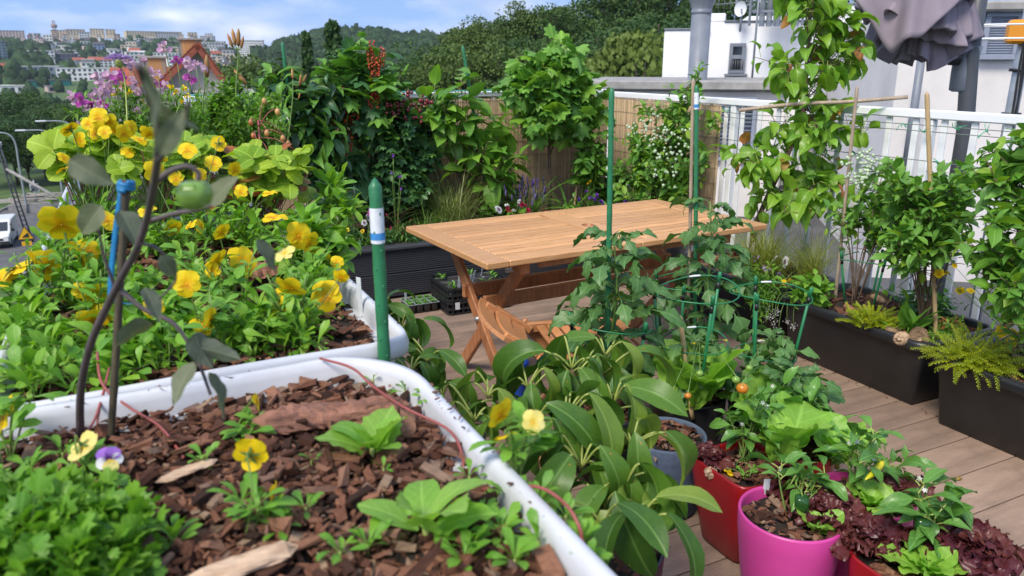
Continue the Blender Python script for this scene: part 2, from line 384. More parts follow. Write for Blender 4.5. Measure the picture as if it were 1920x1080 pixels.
# street: runs past below the terrace, left
G0 = -11.6
sp_ = [onz(-420, 600, G0), onz(-60, 520, G0), onz(42, 424, G0), onz(74, 396, G0), onz(104, 380, G0)]
st = spline(sp_, 24); stn = nrm(np.cross(np.gradient(st, axis=0), [0, 0, 1]))
def strip(off0, off1, z): return np.stack([st + stn * off0 + [0, 0, z], st + stn * off1 + [0, 0, z]], 1)
mb = MB(); v, f = loft(strip(-3.2, 3.4, 0.03), closed=False); mb.add(v, f); tag(mb.build('road', m_asph), kind='structure')
for s_ in (-3.4, 3.4):
    mb = MB(); prof = np.stack([st + stn * (s_ - 0.09) + [0, 0, 0], st + stn * (s_ - 0.09) + [0, 0, 0.15], st + stn * (s_ + 0.09) + [0, 0, 0.15], st + stn * (s_ + 0.09)], 1)
    v, f = loft(prof, closed=False); mb.add(v, f); tag(mb.build('kerb', m_conc), kind='structure')

# ================================================================== the terrace itself
TX0, TX1, TY0, TY1 = -0.46, 3.74, -1.6, 5.62
mb = MB(); mb.add(*cbox(((TX0 + TX1) / 2, (TY0 + TY1) / 2, (-11.7 - 0.05) / 2 - 0.0), (TX1 - TX0, TY1 - TY0, 11.65), 0.02)); tag(mb.build('terrace_building', m_plaster, smooth=False), 'plastered house block that carries the wooden roof terrace', 'building')
def ribbed(L, w, t, nr, depth):
    """a board along x with ribs on its top face"""
    pts = []; m = 0.006; p = (w - 2 * m) / nr
    pts.append((-w / 2, -t / 2)); pts.append((-w / 2, t / 2 - 0.002)); pts.append((-w / 2 + 0.002, t / 2))
    for i in range(nr):
        a = -w / 2 + m + i * p
        pts += [(a + 0.22 * p, t / 2), (a + 0.34 * p, t / 2 - depth), (a + 0.66 * p, t / 2 - depth), (a + 0.78 * p, t / 2)]
    pts += [(w / 2 - 0.002, t / 2), (w / 2, t / 2 - 0.002), (w / 2, -t / 2)]
    P = np.array(pts); V = np.stack([np.column_stack([np.full(len(P), x), P]) for x in (-L / 2, L / 2)])
    v, f = loft(V); mb = MB(); mb.add(v, f); n = len(P)
    mb.f.setdefault((n, 0), []).append(np.arange(n)[None]); mb.f[(n, 0)].append((np.arange(n)[::-1] + n)[None]); return mb
deck = thing('deck', None, None, (0, 0, 0)); tag(deck, kind='structure')
PITCHB = 0.187
bm1 = ribbed(TX1 - TX0, 0.181, 0.024, 17, 0.0016).mesh('plank', m_deck, False)
y = 1.198 + PITCHB / 2 - 14 * PITCHB
while y < 4.72:
    inst('plank', bm1, mat4(np.eye(3), ((TX0 + TX1) / 2, y, -0.012)), deck); y += PITCHB
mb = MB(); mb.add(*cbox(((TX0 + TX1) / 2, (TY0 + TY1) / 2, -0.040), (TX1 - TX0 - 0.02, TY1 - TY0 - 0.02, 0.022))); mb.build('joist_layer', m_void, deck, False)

# raised bed along the back
BY, BX0, BX1, BZ = 4.70, 0.40, 3.58, 0.355
bed = thing('raised_bed', 'long raised bed clad in dark grey ribbed boards along the back fence', 'planter', (0, 0, 0))
cm = ribbed(BX1 - BX0, 0.150, 0.022, 10, 0.0055)
cme = cm.mesh('board', m_clad, False); Rb = np.array([[1, 0, 0], [0, 0, -1], [0, 1, 0.0]])
for z in (0.020 + 0.075, 0.020 + 0.075 + 0.158): inst('board', cme, mat4(Rb, ((BX0 + BX1) / 2, BY + 0.011, z)), bed)
mb = MB(); mb.add(*cbox(((BX0 + BX1) / 2, BY + 0.045, BZ - 0.011), (BX1 - BX0 + 0.03, 0.125, 0.022), 0.004)); mb.build('cap_board', m_clad, bed, False)
mb = MB(); mb.add(*cbox(((BX0 + BX1) / 2, BY + 0.034, 0.165), (BX1 - BX0, 0.02, 0.33), 0.002)); mb.build('backing', m_void, bed, False)
for x in np.linspace(BX0 + 0.35, BX1 - 0.3, 5):
    for z in (0.095, 0.253):
        mb = MB(); V, F = lathe([(0.0001, 0.002), (0.005, 0.002), (0.006, 0)], 8); V = V @ Rb.T; mb.add(V + [x, BY - 0.0005, z], F); mb.build('screw', m_galv, bed)
mb = MB()
gx, gy = np.meshgrid(np.linspace(BX0 + 0.01, BX1, 60), np.linspace(BY + 0.05, 5.46, 18)); gz = 0.315 + 0.02 * np.random.default_rng(3).standard_normal(gx.shape)
v, f = loft(np.stack([gx, gy, gz], -1), False); mb.add(v, f); mb.build('soil', m_soil, bed)

# railings
def baluster_row(root, a, b, z0, z1, n, w, t):
    a, b = np.array(a), np.array(b); me = None; ang = math.atan2(b[1] - a[1], b[0] - a[0])
    q = MB(); q.add(*cbox((0, 0, 0), (w, t, z1 - z0), 0.003)); me = q.mesh('baluster', m_white, False)
    for i in range(n):
        p = a + (b - a) * (i + 0.5) / n; inst('baluster', me, mat4(rotz(ang), (p[0], p[1], (z0 + z1) / 2)), root)
RX, RYB = 3.66, 5.53
rail = thing('railing', 'white metal railing with flat bars along the side towards the white building', 'railing', (RX, 2, 0))
mb = MB(); mb.add(*cbox((RX, 1.97, 1.2505), (0.052, 7.08, 0.045), 0.006)); mb.build('top_rail', m_white, rail, False)
mb = MB(); mb.add(*cbox((RX, 1.97, 0.10), (0.035, 7.08, 0.035), 0.004)); mb.build('bottom_rail', m_white, rail, False)
for y in (5.47, 4.05, 2.62, 1.2, -0.2, -1.5):
    mb = MB(); mb.add(*cbox((RX + 0.004, y, 0.605), (0.042, 0.05, 1.24), 0.004)); mb.build('post', m_white, rail, False)
for y0, y1 in ((5.47, 4.05), (4.05, 2.62), (2.62, 1.2), (1.2, -0.2), (-0.2, -1.5)): baluster_row(rail, (RX, y0), (RX, y1), 0.12, 1.226, 9, 0.036, 0.012)
rail2 = thing('railing', 'white metal railing with a thin teal top edge behind the reed screen', 'railing', (1.5, RYB, 0))
mb = MB(); mb.add(*cbox((2.0, RYB + 0.02, 1.272), (3.30, 0.055, 0.04), 0.006)); mb.build('top_rail', m_white, rail2, False)
m_teal = M('teal_cord', (0.10, 0.42, 0.40), (0.08, 0.36, 0.33), rough=0.5)
for x in (0.38, 1.3, 2.4, 3.55):
    mb = MB(); mb.add(*cbox((x, RYB + 0.02, 0.6), (0.05, 0.042, 1.3), 0.004)); mb.build('post', m_white, rail2, False)
baluster_row(rail2, (0.4, RYB + 0.02), (3.5, RYB + 0.02), 0.02, 1.25, 22, 0.036, 0.012)
mb = MB(); addtube(mb, spline([(0.4, RYB - 0.02, 1.299), (0.8, RYB - 0.02, 1.292), (2.1, RYB - 0.02, 1.299), (3.5, RYB - 0.02, 1.295)], 40), 0.006); mb.build('cord', m_teal, rail2)
# reed screens
def reeds(root, a, b, z0, z1, step=0.0065, facing=(0, -1)):
    a, b = np.array(a, float), np.array(b, float); L = np.linalg.norm(b - a); n = int(L / step); d = (b - a) / L; f = np.array(facing, float); g = np.random.default_rng(5)
    mb = MB()
    for i in range(n):
        p = a + d * (i + 0.5) * step; w = step * 0.46; o = g.uniform(0, 0.003); dz = g.uniform(-0.012, 0.012)
        q = [p - d * w, p - d * w * 0.4 + f * (0.004 + o), p + d * w * 0.4 + f * (0.004 + o), p + d * w]
        lean = g.uniform(-0.002, 0.002)
        V = np.array([[x[0], x[1], z0] for x in q] + [[x[0] + d[0] * lean, x[1] + d[1] * lean, z1 + dz] for x in q])
        mb.add(V, np.array([[0, 1, 5, 4], [1, 2, 6, 5], [2, 3, 7, 6]]), rnd=g.uniform())
    o = mb.build('reeds', m_reed, root, False); o['kind'] = 'stuff'
    mb = MB(); c = (a + b) / 2; ang = math.atan2(d[1], d[0]); mb.add(*cbox((c[0] - f[0] * 0.004, c[1] - f[1] * 0.004, (z0 + z1) / 2), (L, 0.004, z1 - z0 - 0.03), 0.001, rotz(ang))); mb.build('backing', m_reed, root, False)
    for z in np.arange(z0 + 0.06, z1, 0.105):
        mb = MB(); P = np.array([[*(a + d * t + f * 0.008), z + 0.003 * math.sin(t * 9)] for t in np.linspace(0, L, 60)]); addtube(mb, P, 0.0014, 4); mb.build('binding_wire', m_cane, root)
rs = thing('reed_screen', 'long beige reed screen tied along the back railing', 'reed screen', (2, 5.48, 0.3)); reeds(rs, (0.35, 5.49), (3.60, 5.49), 0.22, 1.235)
rs = thing('reed_screen', 'short beige reed screen in the corner behind the berry bush', 'reed screen', (3.62, 5, 0.3)); reeds(rs, (3.615, 5.45), (3.615, 4.13), 0.22, 1.225, facing=(-1, 0))
# wires and green ties along the side railing
m_wire = M('thin_wire', (0.30, 0.34, 0.30), (0.25, 0.28, 0.25), rough=0.4, metal=0.6); m_tie = M('green_tie', (0.03, 0.40, 0.20), (0.03, 0.33, 0.15), rough=0.5)
for k, z in enumerate((1.195, 1.165, 1.02)):
    mb = MB(); addtube(mb, spline([(3.60, 5.0, z + 0.01), (3.60, 3.9, z - 0.012), (3.60, 2.6, z + 0.005), (3.60, 1.0, z)], 50), 0.0022, 5)
    w_ = mb.build('training_wire', m_wire); tag(w_, ['topmost thin training wire stretched below the side railing', 'second thin training wire just under the topmost one', 'lowest thin training wire across the railing bars'][k], 'wire')
    g = np.random.default_rng(k)
    for y in [(4.05, 2.72, 2.43, 2.28, 2.0), (3.4, 2.6, 2.1), (3.0, 2.5)][k]:
        q = MB()
        for j in range(5): addtube(q, bez((3.60, y, z), np.array((3.60, y, z)) + g.uniform(-0.02, 0.02, 3), np.array((3.595, y, z)) + g.uniform(-0.035, 0.035, 3), 6), 0.0018, 4)
        q.build('tie', m_tie, w_)

# ================================================================== white building to the right
hr = np.array([_cy, -_sy, 0.0]); ang = math.radians(-12)
BU = np.array([hr[0] * math.cos(ang) - hr[1] * math.sin(ang), hr[0] * math.sin(ang) + hr[1] * math.cos(ang), 0]); BN = np.array([BU[1], -BU[0], 0])   # along the facade; towards us
if np.dot(BN, ray(1400, 100)) > 0: BN = -BN
RB = np.stack([BU, -BN, [0, 0, 1]], -1)      # local x along facade, y into the building
Q0 = ond(1250, 100, 15.0)
roofz = -0.7
mb = MB(); mb.add(*cbox((9.2, 5.0, roofz - 0.2), (10.6, 26, 0.4), 0.02)); tag(mb.build('lower_roof', m_roofdark, smooth=False), 'dark flat roof below the terrace, seen through the railing bars', 'roof')
def fbox(root, name, q, px0, px1, pyt, depth, mat, zb=None, back=0.0, pyb=None, bev=0.02):
    """a volume whose front lies in the facade plane through q pushed back by back"""
    q = np.array(q) - BN * back
    a, b, t = onplane(px0, pyt, q, BN), onplane(px1, pyt, q, BN), onplane((px0 + px1) / 2, pyt, q, BN)
    z1 = t[2]; z0 = zb if zb is not None else onplane((px0 + px1) / 2, pyb, q, BN)[2]
    w = np.dot(b - a, BU); c = (a + b) / 2 - BN * depth / 2; c[2] = (z0 + z1) / 2
    m = MB(); m.add(*cbox(c, (w, depth, z1 - z0), bev, RB)); return m.build(name, mat, root, False), a, b, z0, z1
def facade_pt(px, py, q, out=0.0): return onplane(px, py, q, BN) + BN * out
wb = thing('white_building', 'white plastered building with stepped flat roofs beyond the side railing', 'building', (Q0[0], Q0[1], roofz))
fbox(wb, 'wing', Q0, 1246, 1330, 56, 5, m_plaster, zb=roofz - 0.1)
fbox(wb, 'coping', Q0, 1245, 1331, 53, 5.1, m_grey, pyb=56, back=-0.03)
fbox(wb, 'wing', Q0, 1328, 1650, 40, 6, m_plaster, zb=roofz - 0.1, back=0.06)
fbox(wb, 'coping', Q0, 1358, 1540, 37.5, 0.4, m_grey, pyb=40, back=0.03)
fbox(wb, 'parapet', Q0, 1318, 1362, 25, 2.2, m_plaster, pyb=41, back=0.10)
fbox(wb, 'parapet', Q0, 1400, 1500, 30, 2.2, m_plaster, pyb=41, back=0.5)
fbox(wb, 'wing', Q0, 1530, 1716, 8, 7, m_plaster, zb=roofz - 0.1, back=-0.25)
fbox(wb, 'coping', Q0, 1529, 1717, 4.5, 7.1, m_grey, pyb=8, back=-0.28)
def window(root, q, x0, y0, x1, y1, bars=True, out=0.0):
    a, b, c = facade_pt(x0, y0, q), facade_pt(x1, y0, q), facade_pt(x0, y1, q); w = np.dot(b - a, BU); z1, z0 = a[2], c[2]
    cen = (a + b) / 2; cen[2] = (z0 + z1) / 2; h = z1 - z0
    fr = MB(); t = 0.06
    for dx, dz, sx, sz in ((0, h / 2 - t / 2, w, t), (0, -h / 2 + t / 2, w, t), (-w / 2 + t / 2, 0, t, h - 2 * t), (w / 2 - t / 2, 0, t, h - 2 * t), (0, 0.02, w - 2 * t, 0.07)):
        fr.add(*cbox(cen + BU * dx + np.array([0, 0, dz]) + BN * (0.03 + out), (sx, 0.09, sz), 0.004, RB))
    f = fr.build('window', m_grey, root, False)
    g = MB(); g.add(*cbox(cen + BN * (0.012 + out), (w - t, 0.02, h - t), 0.002, RB)); g.build('pane', m_glassdark, f, False)
    s = MB(); s.add(*cbox(cen + BN * (0.07 + out) + np.array([0, 0, -h / 2 - 0.03]), (w + 0.12, 0.16, 0.04), 0.004, RB)); s.build('sill', m_grey, f, False)
    for i in range(6):
        s = MB(); addtube(s, [cen + BU * (w * ((i + 0.5) / 6 - 0.5) * 0.9) + BN * (0.085 + out) + np.array([0, 0, zz]) for zz in (-h / 2 + 0.06, -0.03)], 0.01, 5); s.build('bar', m_darkgrey, f)
window(wb, Q0 + BN * 0.0, 1369, 81, 1399, 137, out=-0.04)
window(wb, Q0 + BN * 0.25, 1566, 168, 1586, 188)
# cream wing to the right, nearer
Q1 = ond(1840, 100, 9.0)
cw = thing('cream_building', 'cream rendered building with grey louvred shutters and concrete roof slab', 'building', (Q1[0], Q1[1], roofz))
fbox(cw, 'wall', Q1, 1700, 2250, 16, 5, m_cream, zb=roofz - 0.1)
fbox(cw, 'roof_slab', Q1, 1812, 2290, -2, 5.4, m_conc, pyb=19, back=-0.18)
def louvre(root, q, x0, y0, x1, y1, n, name='louvre', out=0.0):
    a, b, c = facade_pt(x0, y0, q), facade_pt(x1, y0, q), facade_pt(x0, y1, q); w = np.dot(b - a, BU); z1, z0 = a[2], c[2]; h = z1 - z0
    cen = (a + b) / 2; cen[2] = (z0 + z1) / 2; fr = MB(); t = 0.05
    for dx, dz, sx, sz in ((0, h / 2 - t / 2, w, t), (0, -h / 2 + t / 2, w, t), (-w / 2 + t / 2, 0, t, h - 2 * t), (w / 2 - t / 2, 0, t, h - 2 * t)):
        fr.add(*cbox(cen + BU * dx + np.array([0, 0, dz]) + BN * (0.04 + out), (sx, 0.1, sz), 0.004, RB))
    f = fr.build(name, m_louv, root, False)
    g = MB(); g.add(*cbox(cen + BN * (0.012 + out), (w - t, 0.02, h - t), 0.002, RB)); g.build('backing', m_void, f, False)
    tl = RB @ np.array([[1, 0, 0], [0, math.cos(0.7), -math.sin(0.7)], [0, math.sin(0.7), math.cos(0.7)]])
    s = MB(); s.add(*cbox((0, 0, 0), (w - 2 * t, 0.012, h / n * 0.86), 0.002)); me = s.mesh('slat', m_louv, False)
    for i in range(n): inst('slat', me, mat4(tl, cen + BN * (0.05 + out) + np.array([0, 0, -h / 2 + t + (i + 0.5) * (h - 2 * t) / n])), f)
louvre(cw, Q1, 1845, 22, 1916, 112, 15)
louvre(cw, Q1, 1816, 22, 1832, 78, 12)
# low roof house with the concrete slab
Q2 = ond(1300, 160, 11.5)
lh = thing('roof_house', 'low plant room with a thick concrete roof slab and louvred door', 'building', (Q2[0], Q2[1], roofz))
fbox(lh, 'roof_slab', Q2, 1092, 1490, 152, 3.2, m_conc, pyb=169, bev=0.015)
fbox(lh, 'wall', Q2, 1110, 1478, 169.5, 2.8, m_cream, zb=roofz, back=0.16)
louvre(lh, Q2 - BN * 0.16, 1345, 181, 1420, 300, 14)
# grey flue
fl = thing('flue_pipe', 'thick grey ventilation pipe with a collared cap before the white wall', 'pipe', onplane(1312, 160, ond(1312, 160, 12.5), BN))
ft, fb_ = ond(1314, -14, 12.5), ond(1310, 165, 12.5); cx = (ft + fb_)[:2] / 2; rr = 0.145
mb = MB(); V, F = lathe([(rr, roofz), (rr, ft[2] - 0.20), (rr * 0.97, ft[2] - 0.2)], 28, (cx[0], cx[1], 0)); mb.add(V, F); mb.build('pipe', m_grey, fl)
mb = MB(); V, F = lathe([(rr, ft[2] - 0.30), (rr + 0.012, ft[2] - 0.29), (rr + 0.012, ft[2] - 0.26), (rr + 0.004, ft[2] - 0.25), (rr + 0.004, ft[2] - 0.22), (rr + 0.045, ft[2] - 0.12), (rr + 0.055, ft[2] - 0.1), (rr + 0.055, ft[2] - 0.04), (rr + 0.03, ft[2] - 0.02), (rr + 0.02, ft[2] + 0.15), (0.01, ft[2] + 0.2)], 28, (cx[0], cx[1], 0)); mb.add(V, F); mb.build('cap', m_grey, fl)
# things on the roofs
def rod(name, label, px0, py0, px1, py1, dist, r, mat, cat='pole'):
    a, b = ond(px0, py0, dist), ond(px1, py1, dist); mb = MB(); b2 = b.copy(); a2 = a.copy(); a2[:2] = b[:2]; addtube(mb, [b2, (a2 + b2) / 2, a2], r, 8); return tag(mb.build(name, mat), label, cat)
rod('lightning_rod', 'thin grey lightning rod standing against the white wall', 1412, -40, 1410, 148, 14.2, 0.018, m_grey)
rod('downpipe', 'thin dark cable conduit down the white wall, farther from the mast', 1686, 70, 1668, 320, 13.4, 0.02, m_darkgrey)
rod('downpipe', 'grey drain pipe leaning out below the folded umbrella', 1722, 112, 1696, 330, 8.6, 0.038, m_grey)
ds = ond(1390, 28, 14.9); sd_ = thing('satellite_dish', 'small white satellite dish on the roof edge', 'satellite dish', ds)
V, F = lathe([(0.001, 0.0), (0.05, 0.008), (0.09, 0.027), (0.115, 0.048), (0.117, 0.05)], 20); Rd = frame(np.array([[0.25, -0.2, 1.0]]))[0]
Rd = np.stack([np.cross([0, 0, 1], nrm(-BN + 0.6 * BU)), [0, 0, 1], nrm(-(-BN + 0.6 * BU))], -1)
mb = MB(); mb.add(V @ Rd.T * [1, 1, 1.1] + ds + [0, 0, 0.10], F); mb.build('dish', m_label, sd_)
mb = MB(); addtube(mb, [ds + [0, 0, -0.28], ds + [0, 0, 0.1]], 0.02, 6); addtube(mb, [ds + [0, 0, 0.02], ds + BN * 0.25 + [0, 0, 0.03]], 0.01, 5); mb.build('arm', m_grey, sd_)
an = ond(1380, 8, 15.2); at_ = thing('roof_antenna', 'thin rooftop television antenna beside the satellite dish', 'antenna', an)
mb = MB(); addtube(mb, [an + [0, 0, -0.45], an + [0, 0, 0.3]], 0.012, 5); addtube(mb, [an + BU * -0.35, an + BU * 0.35 + [0, 0, 0.05]], 0.008, 5)
for t in np.linspace(-0.3, 0.3, 7): addtube(mb, [an + BU * t + [0, 0, -0.12], an + BU * t + [0, 0, 0.14]], 0.005, 4)
mb.build('aerial', m_grey, at_)
vr = ond(1462, 20, 14.6); vt = thing('ventilation_unit', 'bundle of shiny ventilation pipes behind a grey guard frame on the roof', 'ventilation unit', vr)
for i, dx in enumerate((-0.28, -0.16, -0.02, 0.12, 0.28)):
    mb = MB(); p = vr + BU * dx; V, F = lathe([(0.05, -0.25), (0.05, 0.42), (0.075, 0.44), (0.075, 0.55), (0.001, 0.6)], 12, p); mb.add(V, F); mb.build('pipe', m_galv, vt)
mb = MB()
for z in (-0.02, 0.22): mb.add(*bar(vr + BU * -0.5 + BN * 0.2 + [0, 0, z], vr + BU * 0.35 + BN * 0.2 + [0, 0, z], 0.04, 0.04))
for dx in (-0.5, -0.1, 0.35): mb.add(*bar(vr + BU * dx + BN * 0.24 + [0, 0, -0.25], vr + BU * dx + BN * 0.24 + [0, 0, 0.26], 0.035, 0.035, up=(1, 0, 0)))
mb.build('guard_frame', m_grey, vt, False)
# handrail on the concrete slab
q = ond(1880, 8, 9.3); hrl = thing('roof_handrail', 'thin white handrail on the concrete slab at the top corner', 'handrail', q)
for z in (0.0, 0.07, 0.14):
    mb = MB(); addtube(mb, [q + BU * -0.5 + [0, 0, z], q + BU * 2 + [0, 0, z]], 0.012, 6); mb.build('bar', m_white, hrl)
for t in (-0.45, 0.2, 0.9, 1.6):
    mb = MB(); addtube(mb, [q + BU * t + [0, 0, -0.12], q + BU * t + [0, 0, 0.15]], 0.012, 6); mb.build('post', m_white, hrl)
# mast with the antenna
m_orange = M('orange_plastic', (0.75, 0.30, 0.02), (0.65, 0.25, 0.02), rough=0.4)
b_ = ond(1893, 230, 6.6); t_ = b_ + [0.0, 0.0, 1.35]; ms = thing('antenna_mast', 'galvanised mast with cables and an orange antenna head at the right edge', 'mast', (b_[0], b_[1], roofz))
mb = MB(); addtube(mb, [[b_[0], b_[1], roofz], [b_[0], b_[1], b_[2]], [b_[0] + 0.02, b_[1], t_[2]]], 0.042, 14); mb.build('pole', m_galv, ms)
hd = ond(1908, 60, 6.55)
mb = MB(); mb.add(*cbox(hd, (0.13, 0.10, 0.16), 0.02, RB)); mb.build('antenna_head', m_orange, ms, False)
for z in (0.045, -0.045):
    a = np.linspace(0, 2 * PI, 40)[:, None]; P = hd + [0, 0, z] + BU * np.cos(a) * 0.30 + BN * np.sin(a) * 0.16; mb = MB(); addtube(mb, P, 0.007, 6); mb.build('loop', m_white, ms)
for k in range(3):
    g = np.random.default_rng(k); P = [[b_[0] - 0.05 + 0.012 * k, b_[1] - 0.04, z] for z in np.linspace(roofz, t_[2] - 0.4, 7)]; P = np.array(P); P[1:, :2] += g.uniform(-0.02, 0.01, (6, 2)); P[3, 0] -= 0.05
    mb = MB(); addtube(mb, spline(P, 30), 0.008, 6); mb.build('cable', m_black, ms)
for z in (b_[2] + 0.05, b_[2] + 0.35, b_[2] + 0.6):
    mb = MB(); V, F = lathe([(0.045, z), (0.062, z), (0.062, z + 0.02), (0.045, z + 0.02)], 16, (b_[0], b_[1], 0)); mb.add(V, F); mb.build('cable_clip', m_black, ms)

# ================================================================== folded parasol
UD = 5.3
up_ = ond(1809, 250, UD); ub = thing('cantilever_parasol', 'folded mauve grey cantilever parasol on a dark pole behind the railing', 'parasol', (up_[0], up_[1], roofz))
top = ond(1815, -150, UD)
mb = MB(); addtube(mb, [[up_[0], up_[1], roofz], [up_[0], up_[1], up_[2]], [top[0] * 0.25 + up_[0] * 0.75, top[1] * .25 + up_[1] * .75, ond(1811, 100, UD)[2]], [top[0] * .3 + up_[0] * .7, top[1] * .3 + up_[1] * .7, top[2]]], 0.047, 18); mb.build('pole', m_darkgrey, ub)
s0, s1 = ond(1807, 172, UD), ond(1811, 84, UD)
mb = MB(); V, F = lathe([(0.05, s0[2]), (0.066, s0[2] + 0.01), (0.068, s0[2] + 0.1), (0.066, s1[2] - 0.06), (0.075, s1[2] - 0.01), (0.05, s1[2])], 20, ((s0[0] + s1[0]) / 2, (s0[1] + s1[1]) / 2, 0)); mb.add(V, F); mb.build('sleeve', m_grey, ub)
kn = ond(1789, 108, UD - 0.06); Rk = frame(-hr[None])[0]
mb = MB(); a = np.arange(16) * 2 * PI / 16; rr_ = 0.04 * (1 + 0.16 * (np.arange(16) % 2)); Vk = np.stack([np.stack([rr_ * np.cos(a), np.full(16, y), rr_ * np.sin(a)], -1) for y in (-0.025, 0.02, 0.03)]); Vk[2] *= [0.6, 1, 0.6]
v, f = loft(Vk); mb.add(v @ Rk.T + kn, f); addtube(mb, [kn, kn + hr * 0.12], 0.012, 8); mb.build('knob', m_black, ub)
bp = MB(); bp.add(*cbox((up_[0], up_[1], roofz + 0.04), (0.9, 0.9, 0.08), 0.02)); bp.build('base', m_darkgrey, ub, False)
cc_ = ond(1737, -20, UD - 0.12); kU = UD / FPX
def tier(px, py0, py1, R0, R1, nf, amp, seed, hem=0.3):
    """one slack layer of the gathered cloth: narrow at the top, wide at a ragged hem, deep folds between the ribs"""
    g = np.random.default_rng(seed); n = 200; th = np.linspace(0, 2 * PI, n, endpoint=False); a, b = ond(px, py0, UD - 0.12), ond(px, py1, UD - 0.12); ph = g.uniform(0, 6.28, 5); rows = []
    fold = np.sin(nf * th + 1.2 * np.sin(2 * th + ph[0]) + ph[1]) + 0.45 * np.sin((2 * nf + 1) * th + ph[2]) + 0.2 * np.sin((4 * nf + 1) * th + ph[3]); lowz = np.sin(2 * th + ph[4]) + 0.6 * np.sin(3 * th + ph[0]) + 0.5 * fold
    for t in np.linspace(0, 1, 22):
        R = (R0 + (R1 - R0) * t ** 0.65) * kU; r = R * (1 + amp * fold * t ** 0.8); z = a[2] + (b[2] - a[2]) * t + lowz * hem * R1 * kU * 0.22 * t * t + 0.03 * R1 * kU * np.sin(nf * th * 1.0 + 9 * t); rows.append(np.stack([a[0] + r * np.cos(th), a[1] + r * np.sin(th), z], -1))
    e = rows[-1]; c = np.array([a[0], a[1], 0]); rows.append((e - c) * [0.93, 0.93, 1] + c + [0, 0, -0.006]); rows.append((e - c) * [0.72, 0.72, 1] + c + [0, 0, 0.05]); rows.append((e - c) * [0.4, 0.4, 1] + c + [0, 0, 0.10])
    v, f = loft(np.array(rows)); m = MB(); m.add(v, f[:, ::-1]); return m
for k, (px, y0, y1, R0, R1, nf, amp, hem) in enumerate(((1740, -420, -60, 12, 60, 8, 0.18, 0.5), (1733, -130, 36, 40, 88, 4, 0.15, 1.3), (1738, -40, 64, 46, 74, 5, 0.20, 1.1), (1742, 20, 90, 40, 56, 4, 0.26, 1.0), (1735, 50, 112, 22, 36, 4, 0.34, 1.1))): tier(px, y0, y1, R0, R1, nf, amp, k + 3, hem).build('canopy_layer', m_umb, ub)
mb = MB(); arm = [ond(1811, -140, UD), ond(1780, -170, UD - 0.05), cc_ + [0, 0, 1.3]]; addtube(mb, arm, 0.03, 10); mb.build('arm', m_darkgrey, ub)
mb = MB(); addtube(mb, [cc_ + [0, 0, -0.12], cc_ + [0, 0, 1.3]], 0.02, 10); mb.build('hub_pole', m_darkgrey, ub)

# ================================================================== table and chair
TC, TR = np.array([1.965, 3.14]), math.radians(3.6); TL, TW, TZ = 1.565, 0.835, 0.74
Rt = rotz(TR)
def tw(x, y, z): return np.array([TC[0], TC[1], 0]) + Rt @ np.array([x, y, z])
def tbox(root, name, c, size, mat, b=0.004): mb = MB(); mb.add(*cbox(tw(*c), size, b, Rt), rnd=rng.uniform()); return mb.build(name, mat, root, False)
tb = thing('garden_table', 'long slatted hardwood folding garden table with a parasol hole', 'table', (TC[0], TC[1], 0))
EW, SW, CW, TH = 0.105, 0.058, 0.135, 0.028
for s in (-1, 1):
    tbox(tb, 'end_board', (s * (TL / 2 - EW / 2), 0, TZ - TH / 2), (EW, TW, TH), m_woodtop)
    tbox(tb, 'side_board', (-(TL / 2 - EW) / 2, s * (TW / 2 - SW / 2), TZ - TH / 2), (TL / 2 - EW - 0.002, SW, TH - 0.001), m_woodtop)
    tbox(tb, 'side_board', ((TL / 2 - EW) / 2, s * (TW / 2 - SW / 2), TZ - TH / 2), (TL / 2 - EW - 0.002, SW, TH - 0.001), m_woodtop)
ns, ih = 12, TW - 2 * SW; pt = ih / ns; sl_ = TL / 2 - EW - CW / 2
for s in (-1, 1):
    for i in range(ns): tbox(tb, 'slat', (s * (CW / 2 + sl_ / 2), -ih / 2 + (i + 0.5) * pt, TZ - 0.0195), (sl_ - 0.004, pt - 0.0135, 0.036), m_woodtop, 0.003)
# centre board with a round hole: two rings joined to the board outline
def holed():
    mb = MB(); n = 48; a = np.arange(n) * 2 * PI / n; hx, hy = CW / 2 - 0.001, ih / 2 - 0.001
    c, s = np.cos(a), np.sin(a); k = np.minimum(hx / np.maximum(np.abs(c), 1e-6), hy / np.maximum(np.abs(s), 1e-6)); out = np.stack([c * k, s * k], -1)
    inn = np.stack([c, s], -1) * 0.026; z1, z0 = TZ - 0.0005, TZ - TH
    R = [np.column_stack([out, np.full(n, z0)]), np.column_stack([out, np.full(n, z1)]), np.column_stack([inn, np.full(n, z1)]), np.column_stack([inn, np.full(n, z0)])]
    V = np.array(R); v, f = loft(V); mb.add((v @ Rt.T) + [TC[0], TC[1], 0], f, rnd=0.3); return mb
holed().build('centre_board', m_woodtop, tb, False)
mb = MB(); V, F = lathe([(0.026, TZ - 0.03), (0.0255, TZ + 0.0015), (0.031, TZ + 0.002), (0.032, TZ)], 32); mb.add((V @ Rt.T) + [TC[0], TC[1], 0], F); mb.build('hole_ring', m_wooddark, tb)
mb = MB(); V, F = lathe([(0.0001, TZ - 0.027), (0.026, TZ - 0.027)], 24); mb.add((V @ Rt.T) + [TC[0], TC[1], 0], F); mb.build('hole_plug', m_wooddark, tb)
